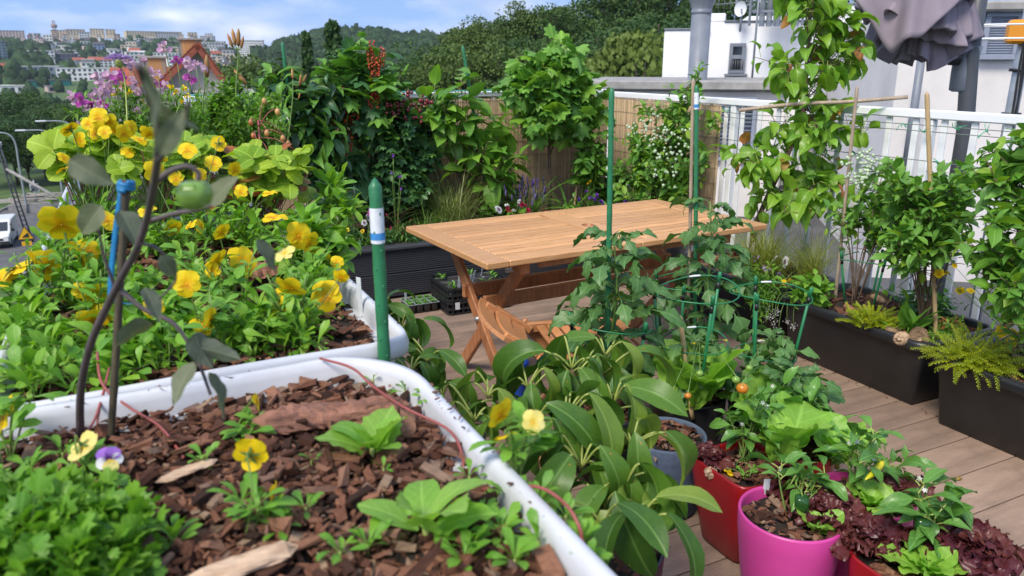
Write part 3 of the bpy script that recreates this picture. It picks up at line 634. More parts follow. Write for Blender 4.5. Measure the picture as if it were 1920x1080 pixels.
for s in (-1, 1):
    x = s * (TL / 2 - 0.21)
    tbox(tb, 'cross_rail', (x, 0, TZ - TH - 0.028), (0.045, TW - 0.10, 0.055), m_wooddark)
    tbox(tb, 'apron', (0, s * (TW / 2 - 0.055), TZ - TH - 0.018), (TL - 0.55, 0.024, 0.034), m_wooddark)
    for j, (ya, yb) in enumerate(((TW / 2 - 0.09, -TW / 2 + 0.10), (-TW / 2 + 0.09, TW / 2 - 0.10))):
        xx = x + (0.026 if j else -0.026) * (1 if s < 0 else -1)
        mb = MB(); mb.add(*bar(tw(xx, ya, TZ - TH - 0.004), tw(xx, yb, 0.006), 0.026, 0.062, 0.005, up=tw(xx, ya + 1, 0.9) - tw(xx, ya, TZ)), rnd=rng.uniform()); mb.build('leg', m_wooddark, tb, False)
    for (yy, zz) in ((0, 0.36), (TW / 2 - 0.13, 0.66), (-TW / 2 + 0.13, 0.66)):
        mb = MB(); addtube(mb, [tw(x - 0.05, yy, zz), tw(x + 0.05, yy, zz)], 0.011, 10); mb.build('bolt', m_galv, tb)
    mb = MB(); mb.add(*cbox(tw(x, 0.0, 0.36), (0.075, 0.045, 0.05), 0.015, Rt)); mb.build('hinge_block', m_wooddark, tb, False)
tbox(tb, 'stretcher', (0, -0.105, 0.47), (TL - 0.30, 0.026, 0.062), m_wooddark)
tbox(tb, 'stretcher', (0, 0.105, 0.47), (TL - 0.30, 0.026, 0.062), m_wooddark)

CC, CR = np.array([1.50, 2.46]), math.radians(-14); Rc = rotz(CR)
def cw_(x, y, z): return np.array([CC[0], CC[1], 0]) + Rc @ np.array([x, y, z])
ch = thing('folding_chair', 'slatted hardwood folding chair tucked beside the table', 'chair', (CC[0], CC[1], 0))
for i in range(8):
    mb = MB(); mb.add(*cbox(cw_(-0.10 + i * 0.048, 0, 0.445), (0.036, 0.36, 0.016), 0.004, Rc), rnd=rng.uniform()); mb.build('seat_slat', m_wood, ch, False)
for s in (-1, 1):
    mb = MB(); mb.add(*cbox(cw_(0.075, s * 0.198, 0.44), (0.46, 0.026, 0.045), 0.006, Rc)); mb.build('seat_rail', m_wood, ch, False)
    for (xa, za, xb, zb_) in ((-0.17, 0.46, 0.26, 0.0), (0.24, 0.44, -0.20, 0.0)):
        mb = MB(); yy = s * (0.225 if xa < 0 else 0.172); mb.add(*bar(cw_(xa, yy, za), cw_(xb, yy, zb_ + 0.005), 0.022, 0.045, 0.005, up=Rc @ np.array([1, 0, 0.7]))); mb.build('leg', m_wood, ch, False)
for i, (x, z) in enumerate(((-0.185, 0.46), (-0.245, 0.505), (-0.315, 0.545))):      # bowed back slats
    P = np.array([cw_(x - 0.035 * (1 - (t / 0.24) ** 2), t, z) for t in np.linspace(-0.24, 0.24, 9)]); Rs = rotz(CR + PI / 2)
    mb = MB(); rings = []
    for q in range(9):
        t = nrm(np.gradient(P, axis=0)[q]); nr = nrm(np.cross(t, [0, 0, 1])); u = np.array([0, 0, 1.0]) * 0.55 + nr * -0.83
        w_ = np.cross(u, t); rings.append([P[q] + u * 0.034 + w_ * 0.008, P[q] + u * 0.034 - w_ * 0.008, P[q] - u * 0.034 - w_ * 0.008, P[q] - u * 0.034 + w_ * 0.008])
    v, f = loft(np.array(rings)); mb.add(v, f, rnd=rng.uniform()); mb.f.setdefault((4, 0), []).extend([np.array([[0, 1, 2, 3]]), np.array([[35, 34, 33, 32]])]); mb.build('back_slat', m_wood, ch, False)
mb = MB(); bq = ond(981, 658, 2.75); bq[2] = 0.10
m_bluep = M('blue_plastic', (0.02, 0.10, 0.55), (0.02, 0.08, 0.45), rough=0.35)
V, F = lathe([(0.001, 0), (0.04, 0), (0.045, 0.02), (0.05, 0.20), (0.053, 0.205), (0.053, 0.22), (0.047, 0.22), (0.043, 0.03), (0.001, 0.03)], 24, (1.44, 2.86, 0.001)); mb.add(V, F); tag(mb.build('plastic_cup', m_bluep), 'small blue plastic pot standing under the folding chair', 'pot')

for s in (-1, 1):
    mb = MB(); mb.add(*bar(cw_(-0.14, s * 0.185, 0.43), cw_(-0.33, s * 0.185, 0.555), 0.024, 0.034, 0.005)); mb.build('back_stile', m_wood, ch, False)

# ================================================================== bath tubs used as planters
def rrect(w, l, r, n=12):
    r = min(r, w / 2 - 1e-3, l / 2 - 1e-3); P = []
    for cx, cy, a0 in ((w / 2 - r, -l / 2 + r, -PI / 2), (w / 2 - r, l / 2 - r, 0), (-w / 2 + r, l / 2 - r, PI / 2), (-w / 2 + r, -l / 2 + r, PI)):
        for a in np.linspace(a0, a0 + PI / 2, n): P.append((cx + r * math.cos(a), cy + r * math.sin(a)))
    Q = np.array(P)
    # subdivide straight runs
    out = []
    for i in range(len(Q)):
        a, b = Q[i], Q[(i + 1) % len(Q)]; d = np.linalg.norm(b - a); k = max(1, int(d / 0.06))
        for j in range(k): out.append(a + (b - a) * j / k)
    return np.array(out)
def tubshape(w, l, rc, prof, cx, cy, wob=0.0, seed=0, n=12):
    """prof: (inset, z)"""
    base = rrect(w, l, rc, n); N_ = len(base)
    d = np.roll(base, -1, 0) - np.roll(base, 1, 0); nn = nrm(np.stack([-d[:, 1], d[:, 0]], -1)); g = np.random.default_rng(seed)
    ph = g.uniform(0, 6.28, 6); s = np.linspace(0, 2 * PI, N_, endpoint=False); wz = wob * sum(np.sin((k + 2) * s * 2 + ph[k]) / (k + 1) for k in range(6))
    rings = []
    for ins, z in prof:
        p = base + nn * ins
        if ins > 0.03: p = p * 1.0
        rings.append(np.column_stack([p + nn * wz[:, None] * (0.5 if ins < 0.08 else 0), np.full(N_, z) + wz * 0.6]))
    v, f = loft(np.array(rings)); return v + [cx, cy, 0], f
def bathtub(label, x0, x1, y0, y1, seed, rc=0.10, zr=1.0, soil=0.945):
    w, l = x1 - x0, y1 - y0; cx, cy = (x0 + x1) / 2, (y0 + y1) / 2
    t = thing('bathtub', label, 'bathtub', (cx, cy, 0.0), 'white bathtubs used as planters')
    prof = [(0.14, zr - 0.46), (0.09, zr - 0.42), (0.055, zr - 0.2), (0.045, zr - 0.045), (0.012, zr - 0.045), (0.002, zr - 0.036), (0.0, zr - 0.02), (0.004, zr - 0.007), (0.007, zr), (0.016, zr - 0.001), (0.021, zr - 0.005), (0.025, zr - 0.016), (0.032, zr - 0.08), (0.09, zr - 0.3), (0.17, zr - 0.40)]
    mb = MB(); v, f = tubshape(w, l, rc, prof, cx, cy, 0.0060, seed); mb.add(v, f); sh = mb.build('shell', m_tub, t)
    mb = MB(); base = rrect(w - 0.056, l - 0.056, rc - 0.026); g = np.random.default_rng(seed); rings = []
    for k in np.linspace(1, 0.02, 14): rings.append(np.column_stack([base * k + [cx, cy], soil + g.uniform(-0.01, 0.012, len(base)) + (0.012 * (1 - k))]))
    v, f = loft(np.array(rings)); mb.add(v, f); mb.build('soil', m_soil, t)
    for sx in (-1, 1):
        for sy in (-1, 1):
            mb = MB(); mb.add(*cbox((cx + sx * (w / 2 - 0.16), cy + sy * (l / 2 - 0.25), 0.28), (0.08, 0.08, 0.56), 0.006)); mb.build('leg', m_conc, t, False)
    return t
T1 = (-0.40, 0.398, -0.26, 1.285); T2 = (-0.262, 0.448, 1.292, 2.79); T3 = (-0.262, 0.44, 2.80, 4.30)
bathtub('nearest white bathtub planter, full of bark mulch and seedlings', *T1, 1, 0.16)
bathtub('middle white bathtub planter, crowded with yellow violas', *T2, 2)
bathtub('farthest white bathtub planter, hidden under strawberry leaves and pink flowers', *T3, 3)
def chips(name, label, region, n, z, size, seed, avoid=None, mat=None, zr=0.02):
    g = np.random.default_rng(seed); mb = MB(); x0, x1, y0, y1 = region
    C = np.array([[-1, -1, -1], [1, -1, -1], [1, 1, -1], [-1, 1, -1], [-1, -1, 1], [1, -1, 1], [1, 1, 1], [-1, 1, 1]], float)
    F = np.array([[0, 3, 2, 1], [4, 5, 6, 7], [0, 1, 5, 4], [1, 2, 6, 5], [2, 3, 7, 6], [3, 0, 4, 7]])
    for i in range(n):
        p = np.array([g.uniform(x0, x1), g.uniform(y0, y1), z + g.uniform(-0.004, zr)])
        if avoid and avoid(p): continue
        s = min(size * g.lognormal(0, 0.5), size * 2.3) * (0.4 if i % 3 == 0 else 1.0); el_ = 1.7 if i % 7 == 0 else 1.0; d = np.array([s * g.uniform(0.6, 1.3) * el_, s * g.uniform(0.3, 0.65) / el_, s * g.uniform(0.10, 0.32)])
        V = (C + g.uniform(-0.35, 0.35, C.shape)) * d / 2 * 1.0
        V[:, 2] += 0.5 * s * g.uniform(-0.3, 0.3) * (V[:, 0] / s) ** 2 * 4
        a = g.uniform(0, 2 * PI); tilt = g.normal(0, 0.45); R = rotz(a) @ np.array([[1, 0, 0], [0, math.cos(tilt), -math.sin(tilt)], [0, math.sin(tilt), math.cos(tilt)]]) @ np.array([[math.cos(tilt * .7), 0, math.sin(tilt * .7)], [0, 1, 0], [-math.sin(tilt * .7), 0, math.cos(tilt * .7)]])
        mb.add(V @ R.T + p, F, rnd=g.uniform())
    return tag(mb.build(name, mat or m_chip, smooth=False), label, 'mulch', kind='stuff')
chips('bark_mulch', 'brown bark mulch covering the nearest bathtub', (T1[0] + 0.04, T1[1] - 0.034, 0.35, T1[3] - 0.034), 11500, 0.953, 0.0155, 11, lambda p: math.hypot(max(0, p[0] - 0.24), max(0, p[1] - 1.125)) > 0.128)
chips('bark_mulch', 'brown bark mulch among the violas in the middle bathtub', (T2[0] + 0.045, T2[1] - 0.045, T2[2] + 0.045, T2[3] - 0.06), 5200, 0.953, 0.016, 12)
# big pieces of bark and wood
def barkpiece(name, label, c, L, W, Hh, az, seed, mat, cat='bark', n=30):
    g = np.random.default_rng(seed); rings = []; R = rotz(az)
    for i, t in enumerate(np.linspace(-1, 1, n)):
        e = (1 - abs(t) ** 6) ** 0.5 * 0.9 + 0.1; th = np.linspace(0, 2 * PI, 18, endpoint=False)
        rr = 1 + 0.13 * g.standard_normal(18) * 0.6 + 0.10 * np.sin(3 * th + 5 * t)
        P = np.stack([np.full(18, t * L / 2) + 0.02 * L * g.standard_normal(18) * (abs(t) > 0.9), np.cos(th) * W / 2 * e * rr, (np.sin(th) * 0.55 + 0.45 * (1 - np.cos(th) ** 2)) * Hh / 2 * e * rr], -1); rings.append(P)
    v, f = loft(np.array(rings)); mb = MB(); mb.add(v @ R.T + np.asarray(c), f); k = 18
    mb.f.setdefault((k, 0), []).extend([np.arange(k)[None], (np.arange(k)[::-1] + (n - 1) * k)[None]])
    return tag(mb.build(name, mat, smooth=False), label, cat)
p = onz(618, 778, 0.985); q = onz(740, 762, 0.985); azb = math.atan2(q[1] - p[1], q[0] - p[0])
barkpiece('bark_slab', 'large slab of reddish pine bark lying on the mulch by the rim', p + [0, 0, -0.006], 0.235, 0.05, 0.05, azb, 4, m_barkbig)
p = onz(430, 470 + 60, 1.0); barkpiece('bark_slab', 'reddish bark slab half hidden under violas in the middle bathtub', onz(440, 520, 0.985), 0.22, 0.07, 0.05, 0.1, 6, m_barkbig)
m_splint = M('pale_wood', (0.62, 0.44, 0.30), (0.46, 0.30, 0.19), rough=0.8, scale=14, stretch=(1, 6, 6), bstr=0.6, bscale=50, bdist=0.002)
p, q = onz(385, 1090, 0.98), onz(515, 1035, 0.985); barkpiece('wood_splinter', 'pale splintered wood chunk at the bottom edge of the mulch', (p + q) / 2, 0.12, 0.032, 0.022, math.atan2(q[1] - p[1], q[0] - p[0]), 8, m_splint, 'wood', 12)
p, q = onz(300, 905, 0.98), onz(400, 860, 0.985); barkpiece('wood_splinter', 'thin pale wood splinter in the middle of the mulch', (p + q) / 2, 0.08, 0.02, 0.008, math.atan2(q[1] - p[1], q[0] - p[0]), 9, m_splint, 'wood', 10)

# ================================================================== black trough planters
def trough(label, x0, x1, y0, y1, h, seed):
    cx, cy, w, l = (x0 + x1) / 2, (y0 + y1) / 2, x1 - x0, y1 - y0
    t = thing('trough_planter', label, 'planter', (cx, cy, 0), 'black trough planters along the railing')
    prof = [(0.085, 0.004), (0.072, 0.0045), (0.066, 0.012), (0.028, h - 0.05), (0.026, h - 0.045), (0.004, h - 0.043), (0.0, h - 0.036), (0.0, h - 0.012), (0.005, h), (0.030, h), (0.036, h - 0.006), (0.045, h - 0.1)]
    mb = MB(); v, f = tubshape(w, l, 0.075, prof, cx, cy, 0.001, seed, 8); mb.add(v, f); mb.build('shell', m_black, t)
    mb = MB(); v, f = tubshape(w, l, 0.075, [(0.085, 0.005), (w / 2 - 0.003, 0.005)], cx, cy, 0, seed, 8); mb.add(v, f); mb.build('bottom', m_black, t)
    mb = MB(); base = rrect(w - 0.075, l - 0.075, 0.05, 6); g = np.random.default_rng(seed); rings = [np.column_stack([base * k + [cx, cy], h - 0.04 + g.uniform(-0.006, 0.012, len(base))]) for k in np.linspace(1, 0.03, 8)]
    v, f = loft(np.array(rings)); mb.add(v, f); mb.build('soil', m_soil, t)
    chips('bark_mulch', 'bark mulch in the ' + label.split(' with')[0], (x0 + 0.05, x1 - 0.05, y0 + 0.05, y1 - 0.05), 420, h - 0.035, 0.028, seed + 50)
    return t
trough('middle black trough planter with pine cones and yellow heather', 2.985, 3.53, 2.00, 2.885, 0.325, 1)
trough('nearest black trough planter with overhanging yellow heather', 2.93, 3.50, 1.00, 1.965, 0.325, 2)
trough('farthest black trough planter with purple pansies and white alyssum', 3.0, 3.53, 2.93, 3.80, 0.325, 3)

# ================================================================== pots
m_red = M('red_plastic', (0.30, 0.008, 0.012), (0.25, 0.006, 0.010), rough=0.30, scale=5, dirt=(0.20, 0.03, 0.028), bstr=0.08, bscale=40)
m_pink = M('pink_plastic', (0.60, 0.060, 0.30), (0.55, 0.05, 0.27), rough=0.36, scale=5, dirt=(0.48, 0.085, 0.27), bstr=0.08, bscale=40)
m_bluegrey = M('blue_grey_fabric', (0.095, 0.125, 0.185), (0.07, 0.095, 0.145), rough=0.9, scale=60, bstr=0.5, bscale=150, bdist=0.002)
def potsoil(t, cx, cy, r, z, seed, sq=0.0, label=None):
    mb = MB(); a = np.arange(28) * 2 * PI / 28; g = np.random.default_rng(seed)
    e = 2 + sq * 6; m = 1 / (np.abs(np.cos(a)) ** e + np.abs(np.sin(a)) ** e) ** (1 / e) if sq else 1.0
    rings = [np.stack([cx + np.cos(a) * r * k * m, cy + np.sin(a) * r * k * m, z + g.uniform(-0.004, 0.008, 28)], -1) for k in np.linspace(1, 0.02, 7)]
    v, f = loft(np.array(rings)); mb.add(v, f); mb.build('soil', m_soil, t)
    chips('bark_mulch', label, (cx - r * 0.85, cx + r * 0.85, cy - r * 0.85, cy + r * 0.85), 170, z + 0.006, 0.022, seed + 9, (lambda p: math.hypot(p[0] - cx, p[1] - cy) > r * (0.93 if not sq else 1.1)))
def pot(label, cx, cy, r0, r1, h, mat, sq=0.0, name='flower_pot', soil=0.03, seed=0, mulch='bark mulch', n=56):
    t = thing(name, label, 'pot', (cx, cy, 0))
    prof = [(0.001, 0.004), (r0 * 0.9, 0.004), (r0, 0.014), (r0 + (r1 - r0) * 0.55, h * 0.45), (r1 * 0.985, h * 0.82), (r1, h - 0.006), (r1 - 0.002, h), (r1 - 0.007, h), (r1 - 0.010, h - 0.008), (r1 - 0.012, h - 0.06)]
    mb = MB(); V, F = lathe(prof, n, (cx, cy, 0), sq); mb.add(V, F); mb.build('shell', mat, t)
    potsoil(t, cx, cy, r1 - 0.011, h - soil, seed, sq, mulch); return t
pot('round pink pot with mulch and a green pepper plant', 1.512, 1.322, 0.105, 0.142, 0.315, m_pink, seed=1, soil=0.04, mulch='bark mulch in the front pink pot')
pot('round pink pot half hidden behind red lettuces', 1.795, 1.315, 0.095, 0.135, 0.30, m_pink, seed=2, mulch='bark mulch in the pink pot behind')
pot('square red pot with a yellow viola, beside the pear plant', 1.615, 1.610, 0.092, 0.130, 0.30, m_red, sq=0.75, seed=3, mulch='bark mulch in the red pot with the viola')
pot('square red pot at the bottom edge below a green lettuce', 1.655, 1.01, 0.10, 0.143, 0.30, m_red, sq=0.75, seed=4, mulch='bark mulch in the red pot at the bottom edge')
pot('blue grey fabric pot with a black liner behind the pear plant', 1.535, 1.905, 0.115, 0.135, 0.28, m_bluegrey, seed=5, mulch='bark mulch in the blue grey pot')
pot('black pot of a caged tomato behind the lettuces', 1.82, 2.15, 0.11, 0.145, 0.28, m_black, seed=6, mulch='bark mulch in the caged tomato pot')
pot('black pot of the tall staked tomato before the chair', 1.46, 2.17, 0.11, 0.14, 0.28, m_black, seed=7, mulch='bark mulch in the staked tomato pot')
pot('black pot of the staked tomato nearest the trough planters', 2.12, 2.47, 0.11, 0.14, 0.28, m_black, seed=8, mulch='bark mulch in the far staked tomato pot')
pot('black pot of a caged tomato near the deck path', 2.13, 2.06, 0.11, 0.14, 0.26, m_black, seed=9, mulch='bark mulch in the caged tomato pot by the path')
pot('dark pot of the pear plant beside the bathtubs', 0.93, 1.42, 0.14, 0.18, 0.34, m_black, seed=10, mulch='bark mulch round the pear plant')
pot('dark red pot behind the chilli peppers', 1.87, 1.66, 0.10, 0.135, 0.28, m_red, seed=12, mulch='bark mulch in the dark red pot')

# ================================================================== crate and seed tray on the deck
def crate(label, x0, x1, y0, y1, z0, h):
    t = thing('plastic_crate', label, 'crate', ((x0 + x1) / 2, (y0 + y1) / 2, z0)); cx, cy = (x0 + x1) / 2, (y0 + y1) / 2; w, l = x1 - x0, y1 - y0
    for z, o in ((z0 + 0.006, 0.004), (z0 + h * 0.45, 0.0), (z0 + h - 0.008, 0.0)):
        mb = MB(); v, f = tubshape(w, l, 0.035, [(0.016, z - 0.007), (o, z - 0.007), (o, z + 0.007), (0.016, z + 0.007), (0.016, z - 0.007)], cx, cy, 0, 0, 5); mb.add(v, f); mb.build('rim' if z > z0 + h * 0.8 else 'band', m_black, t, False)
    base = rrect(w - 0.016, l - 0.016, 0.03, 4); q = MB(); q.add(*cbox((0, 0, 0), (0.014, 0.006, h - 0.01), 0.001)); me = q.mesh('rib', m_black, False)
    L_ = np.cumsum(np.linalg.norm(np.diff(np.vstack([base, base[:1]]), axis=0), axis=1)); per = L_[-1]; nr = int(per / 0.034)
    for i in range(nr):
        s = per * i / nr; j = int(np.searchsorted(L_, s)); a, b = base[j], base[(j + 1) % len(base)]; s0 = L_[j - 1] if j else 0
        pp = a + (b - a) * (s - s0) / max(np.linalg.norm(b - a), 1e-6); an_ = math.atan2(*(b - a)[::-1]); inst('rib', me, mat4(rotz(an_), (pp[0] + cx, pp[1] + cy, z0 + h / 2)), t)
    mb = MB(); mb.add(*cbox((cx, cy, z0 + 0.006), (w - 0.03, l - 0.03, 0.006), 0.001)); mb.build('bottom', m_black, t, False)
    return t
X0, X1, Y0, Y1 = 1.64, 2.09, 4.20, 4.55
crate('black slotted plastic crate on the deck, lower of two stacked', X0, X1, Y0, Y1, 0.0, 0.085)
crate('black slotted plastic crate of seedlings, upper of two stacked', X0, X1, Y0, Y1, 0.088, 0.085)
m_greenleaf0 = leafmat('seedling_leaf', (0.10, 0.26, 0.035), (0.20, 0.42, 0.06), vein=0.1)
m_tray = M('tray_plastic', (0.05, 0.055, 0.06), (0.04, 0.044, 0.05), rough=0.4)
m_tray2 = M('tray_rim', (0.30, 0.33, 0.35), (0.25, 0.27, 0.30), rough=0.4)
cells = thing('seed_cells', 'tray of dark seed pots with white name tags inside the upper crate', 'seed tray', ((X0 + X1) / 2, (Y0 + Y1) / 2, 0.1))
for i in range(4):
    for j in range(3):
        cx, cy = X0 + 0.06 + i * 0.107, Y0 + 0.06 + j * 0.11
        mb = MB(); V, F = lathe([(0.001, 0.096), (0.036, 0.096), (0.049, 0.158), (0.046, 0.158), (0.043, 0.148), (0.001, 0.150)], 20, (cx, cy, 0), 0.8); mb.add(V, F); mb.build('pot', m_tray, cells)
        mb = MB(); V, F = lathe([(0.001, 0.153), (0.043, 0.152)], 20, (cx, cy, 0), 0.8); mb.add(V, F); mb.build('soil', m_soil, cells)
for (i, j) in ((1.0, 0.1), (1.6, 0.9), (2.6, 1.9), (0.2, 0.0)):
    c = np.array([X0 + 0.08 + i * 0.10, Y0 + 0.06 + j * 0.10, 0.19]); mb = MB(); mb.add(*cbox(c, (0.018, 0.0015, 0.085), 0.0005, rotz(0.3 * i) @ np.array([[1, 0, 0], [0, 0.97, -0.2], [0, 0.2, 0.97]]))); mb.build('name_tag', m_label, cells, False)
mb = MB(); mb.add(*cbox((X0 + 0.06, Y0 - 0.003, 0.06), (0.03, 0.001, 0.045), 0.0003)); tag(mb.build('paper_label', m_label, smooth=False), 'small white paper label stuck on the side of the crate', 'label')
tr = thing('seed_tray', 'small seed tray of green cress next to the black crate', 'seed tray', (1.53, 4.40, 0)); tx0, tx1, ty0, ty1 = 1.43, 1.63, 4.33, 4.50
m_cress = leafmat('cress', (0.12, 0.34, 0.03), (0.22, 0.50, 0.05), vein=0.0, trans=0.35)
for i in range(4):
    for j in range(3):
        cx, cy = tx0 + (i + 0.5) * 0.05, ty0 + (j + 0.5) * 0.0567
        mb = MB(); V, F = lathe([(0.001, 0.002), (0.017, 0.002), (0.024, 0.055), (0.0245, 0.06)], 16, (0, 0, 0), 0.9); mb.add(V * [1, 1.1, 1] + [cx, cy, 0], F); mb.build('cell', m_tray, tr)
mb = MB()
for i in range(5): mb.add(*cbox((tx0 + i * 0.05, (ty0 + ty1) / 2, 0.0615), (0.005, ty1 - ty0 + 0.006, 0.004), 0.001))
for j in range(4): mb.add(*cbox(((tx0 + tx1) / 2, ty0 + j * 0.0567, 0.0612), (tx1 - tx0 + 0.006, 0.005, 0.004), 0.001))
mb.build('rim', m_tray2, tr, False)
mb = MB(); mb.add(*cbox((tx0 + 0.015, ty0 + 0.1, 0.09), (0.016, 0.0015, 0.07), 0.0004, rotz(0.4))); mb.build('name_tag', m_label, tr, False)

# ================================================================== stakes and cages
def stake(label, base, top, r, sticker=None, name='garden_stake', mat=None, sides=10, knob=True):
    base, top = np.asarray(base, float), np.asarray(top, float); t = thing(name, label, 'stake', base)
    d = top - base; L = np.linalg.norm(d); mb = MB(); ss = np.linspace(0, 1, max(8, int(L / 0.035))); 
    rr = np.array([r * (1.0 + (0.05 if i % 2 else -0.02)) for i in range(len(ss))]); P = base + d * ss[:, None]
    tipn = d / L; P = np.vstack([P, top + tipn * r * 0.4, top + tipn * r * 1.5]); rr = np.concatenate([rr, [r * 0.85, r * 0.12]])
    addtube(mb, P, rr, sides); mb.build('shaft', mat or m_stake, t)
    if knob:
        q = MB(); q.add(*cbox((0, 0, 0), (r * 0.35, r * 0.35, r * 0.5), r * 0.1)); me = q.mesh('rib', mat or m_stake, False); 
        side = nrm(EYE - base) * [1, 1, 0]; side = nrm(side)
        for i, s in enumerate(np.arange(0.06, L - 0.03, 0.033)): inst('rib', me, mat4(np.eye(3), base + d * s / L + rotz(0.5 * (-1) ** i) @ side * r * 0.98), t)
    if sticker:
        a, b = sticker; mb = MB(); addtube(mb, [base + d * a, base + d * (a + b) / 2, base + d * b], r * 1.10, 14, cap=False); mb.build('sticker', m_label, t)
        mb = MB(); addtube(mb, [base + d * (a + 0.10 * (b - a)), base + d * (a + 0.3 * (b - a))], r * 1.13, 14, cap=False); mb.build('sticker_band', m_blue, t)
    return t
def stake_px(label, pb, pt, dist, r, **kw):
    b, t = ond(*pb, dist), ond(*pt, dist); b2 = b.copy(); t2 = t.copy()
    # keep it upright-ish: same horizontal range
    return stake(label, b, t, r, **kw)
sd0 = 1.42; sx, sy = ond(720, 600, sd0)[:2]; ztop = ond(718, 345, sd0 * 0.985)[2]
stake('thick green plastic stake with a torn white sticker beside the middle bathtub', (sx, sy, 0.0), (sx - 0.004, sy, ztop), 0.0112, sticker=((ztop - 0.098) / ztop, (ztop - 0.035) / ztop))
def stake_at(label, xy, px, pyt, r, lean=(0, 0), z0=0.22, **kw):
    dist = math.hypot(*xy); s, az = slope(px, pyt); t = np.array([math.sin(az) * dist, math.cos(az) * dist, EYE[2] + s * dist]); return stake(label, (xy[0], xy[1], z0), t, r, **kw)
stake_at('tall green stake through the tomato before the table', (1.46, 2.17), 1147, 172, 0.0095)
stake_at('green stake with a white and blue label in the farther tomato', (2.12, 2.47), 1306, 165, 0.0090, sticker=(0.93, 0.985))
stake_at('green stake standing in the back bed with the climbing kiwi', (2.36, 5.1), 868, 90, 0.011, z0=0.28)
stake_at('green stake behind the glossy dark leaved shrub', (0.98, 5.1), 530, 84, 0.011, z0=0.28)
stake_at('bamboo cane tied into the nearer berry bush at the trough', (3.20, 2.10), 1738, 178, 0.0095, z0=0.28, mat=m_bamboo, knob=False, name='bamboo_cane')
stake_at('weathered bamboo cane between apricot tree and berry bush', (3.25, 2.72), 1607, 166, 0.008, z0=0.28, mat=m_cane, knob=False, name='bamboo_cane')
stake_at('brown cane beside the labelled green stake', (2.10, 2.50), 1300, 152, 0.0075, z0=0.24, mat=m_cane, knob=False, name='bamboo_cane')
stake_at('short bamboo stick in the lettuce under the wire cage', (1.74, 2.02), 1276, 598, 0.009, z0=0.24, mat=m_bamboo, knob=False, name='bamboo_cane')
stake_at('orange bamboo cane in the back bed behind the table', (3.02, 5.05), 1086, 300, 0.009, z0=0.28, mat=m_bamboo, knob=False, name='bamboo_cane')
def cage(label, xy, r, z0, zr, tilt, legs, seed=0):
    g = np.random.default_rng(seed); t = thing('plant_cage', label, 'plant support', (xy[0], xy[1], z0)); k = len(legs)
    for i, a in enumerate(legs):
        p1 = np.array([xy[0] + math.cos(a) * r, xy[1] + math.sin(a) * r, zr[-1] + tilt * math.cos(a) * r + 0.02]); p0 = np.array([xy[0] + math.cos(a) * r * 0.62, xy[1] + math.sin(a) * r * 0.62, z0])
        mb = MB(); addtube(mb, [p0, (p0 + p1) / 2, p1], 0.0056, 8); lg = mb.build('leg', m_ring, t)
        mb = MB(); d = nrm(p1 - p0); addtube(mb, [p1 - d * 0.028, p1 + d * 0.006, p1 + d * 0.010], [0.0078, 0.0078, 0.004], 8); mb.build('cap', m_ring, lg)
        mb = MB(); addtube(mb, [p1 - d * 0.055, p1 - d * 0.030], 0.0068, 8); mb.build('collar', m_black, lg)
    for z in zr:
        f = 0.62 + 0.38 * (z - z0) / (zr[-1] - z0); a = np.linspace(0, 2 * PI, 49); P = np.stack([xy[0] + np.cos(a) * r * f, xy[1] + np.sin(a) * r * f, z + tilt * np.cos(a) * r * f + 0.01 * np.sin(2 * a + z)], -1)
        mb = MB(); addtube(mb, P, 0.0027, 6, cap=False); rg = mb.build('ring', m_ring, t)
        j = 6; mb = MB(); addtube(mb, P[j:j + 3], 0.0042, 6); mb.build('clip', m_label, rg)
    return t
cage('green ring plant cage round the caged tomato behind the lettuces', (1.80, 2.12), 0.155, 0.25, (0.50, 0.70), 0.08, (0.3, 2.4, 4.4), 1)
cage('green ring plant cage nearer the deck path', (2.12, 2.07), 0.15, 0.24, (0.42, 0.66), -0.03, (-0.5, 1.2, 3.6), 2)
cage('green ring plant cage round the far staked tomato', (2.06, 2.50), 0.15, 0.25, (0.60,), 0.02, (0.2, 1.9, 4.0), 3)
cage('green ring plant cage round the tall tomato by the chair', (1.47, 2.17), 0.15, 0.25, (0.62,), 0.0, (0.9, 2.7, 5.0), 4)
cage('dark green wire half hoop in the middle trough', (3.25, 2.55), 0.13, 0.3, (0.56,), 0.0, (0.2, 2.4, 4.4), 5)

# ================================================================== leaves
def prof(pts):
    xs = [p[0] for p in pts]; ys = [p[1] for p in pts]
    return lambda t: np.interp(t, xs, ys)
OVATE = prof([(0, 0.05), (0.08, 0.62), (0.22, 0.95), (0.34, 1.0), (0.5, 0.93), (0.7, 0.66), (0.86, 0.32), (0.95, 0.10), (1, 0.0)])
ELLIP = prof([(0, 0.04), (0.1, 0.45), (0.25, 0.82), (0.45, 1.0), (0.62, 0.95), (0.8, 0.66), (0.92, 0.30), (1, 0.0)])
LANCE = prof([(0, 0.06), (0.15, 0.55), (0.35, 0.98), (0.5, 1.0), (0.7, 0.7), (0.87, 0.32), (1, 0.0)])
SPAT = prof([(0, 0.12), (0.2, 0.18), (0.4, 0.42), (0.62, 0.90), (0.78, 1.0), (0.9, 0.78), (0.97, 0.4), (1, 0.05)])
ROUND = prof([(0, 0.1), (0.1, 0.55), (0.3, 0.92), (0.5, 1.0), (0.7, 0.95), (0.86, 0.72), (0.95, 0.42), (1, 0.08)])
STRAP = prof([(0, 0.7), (0.3, 1.0), (0.7, 0.8), (0.9, 0.4), (1, 0.0)])
CORD = prof([(0, 0.35), (0.05, 0.75), (0.16, 1.0), (0.32, 1.0), (0.5, 0.86), (0.7, 0.58), (0.84, 0.30), (0.94, 0.10), (1, 0.0)])
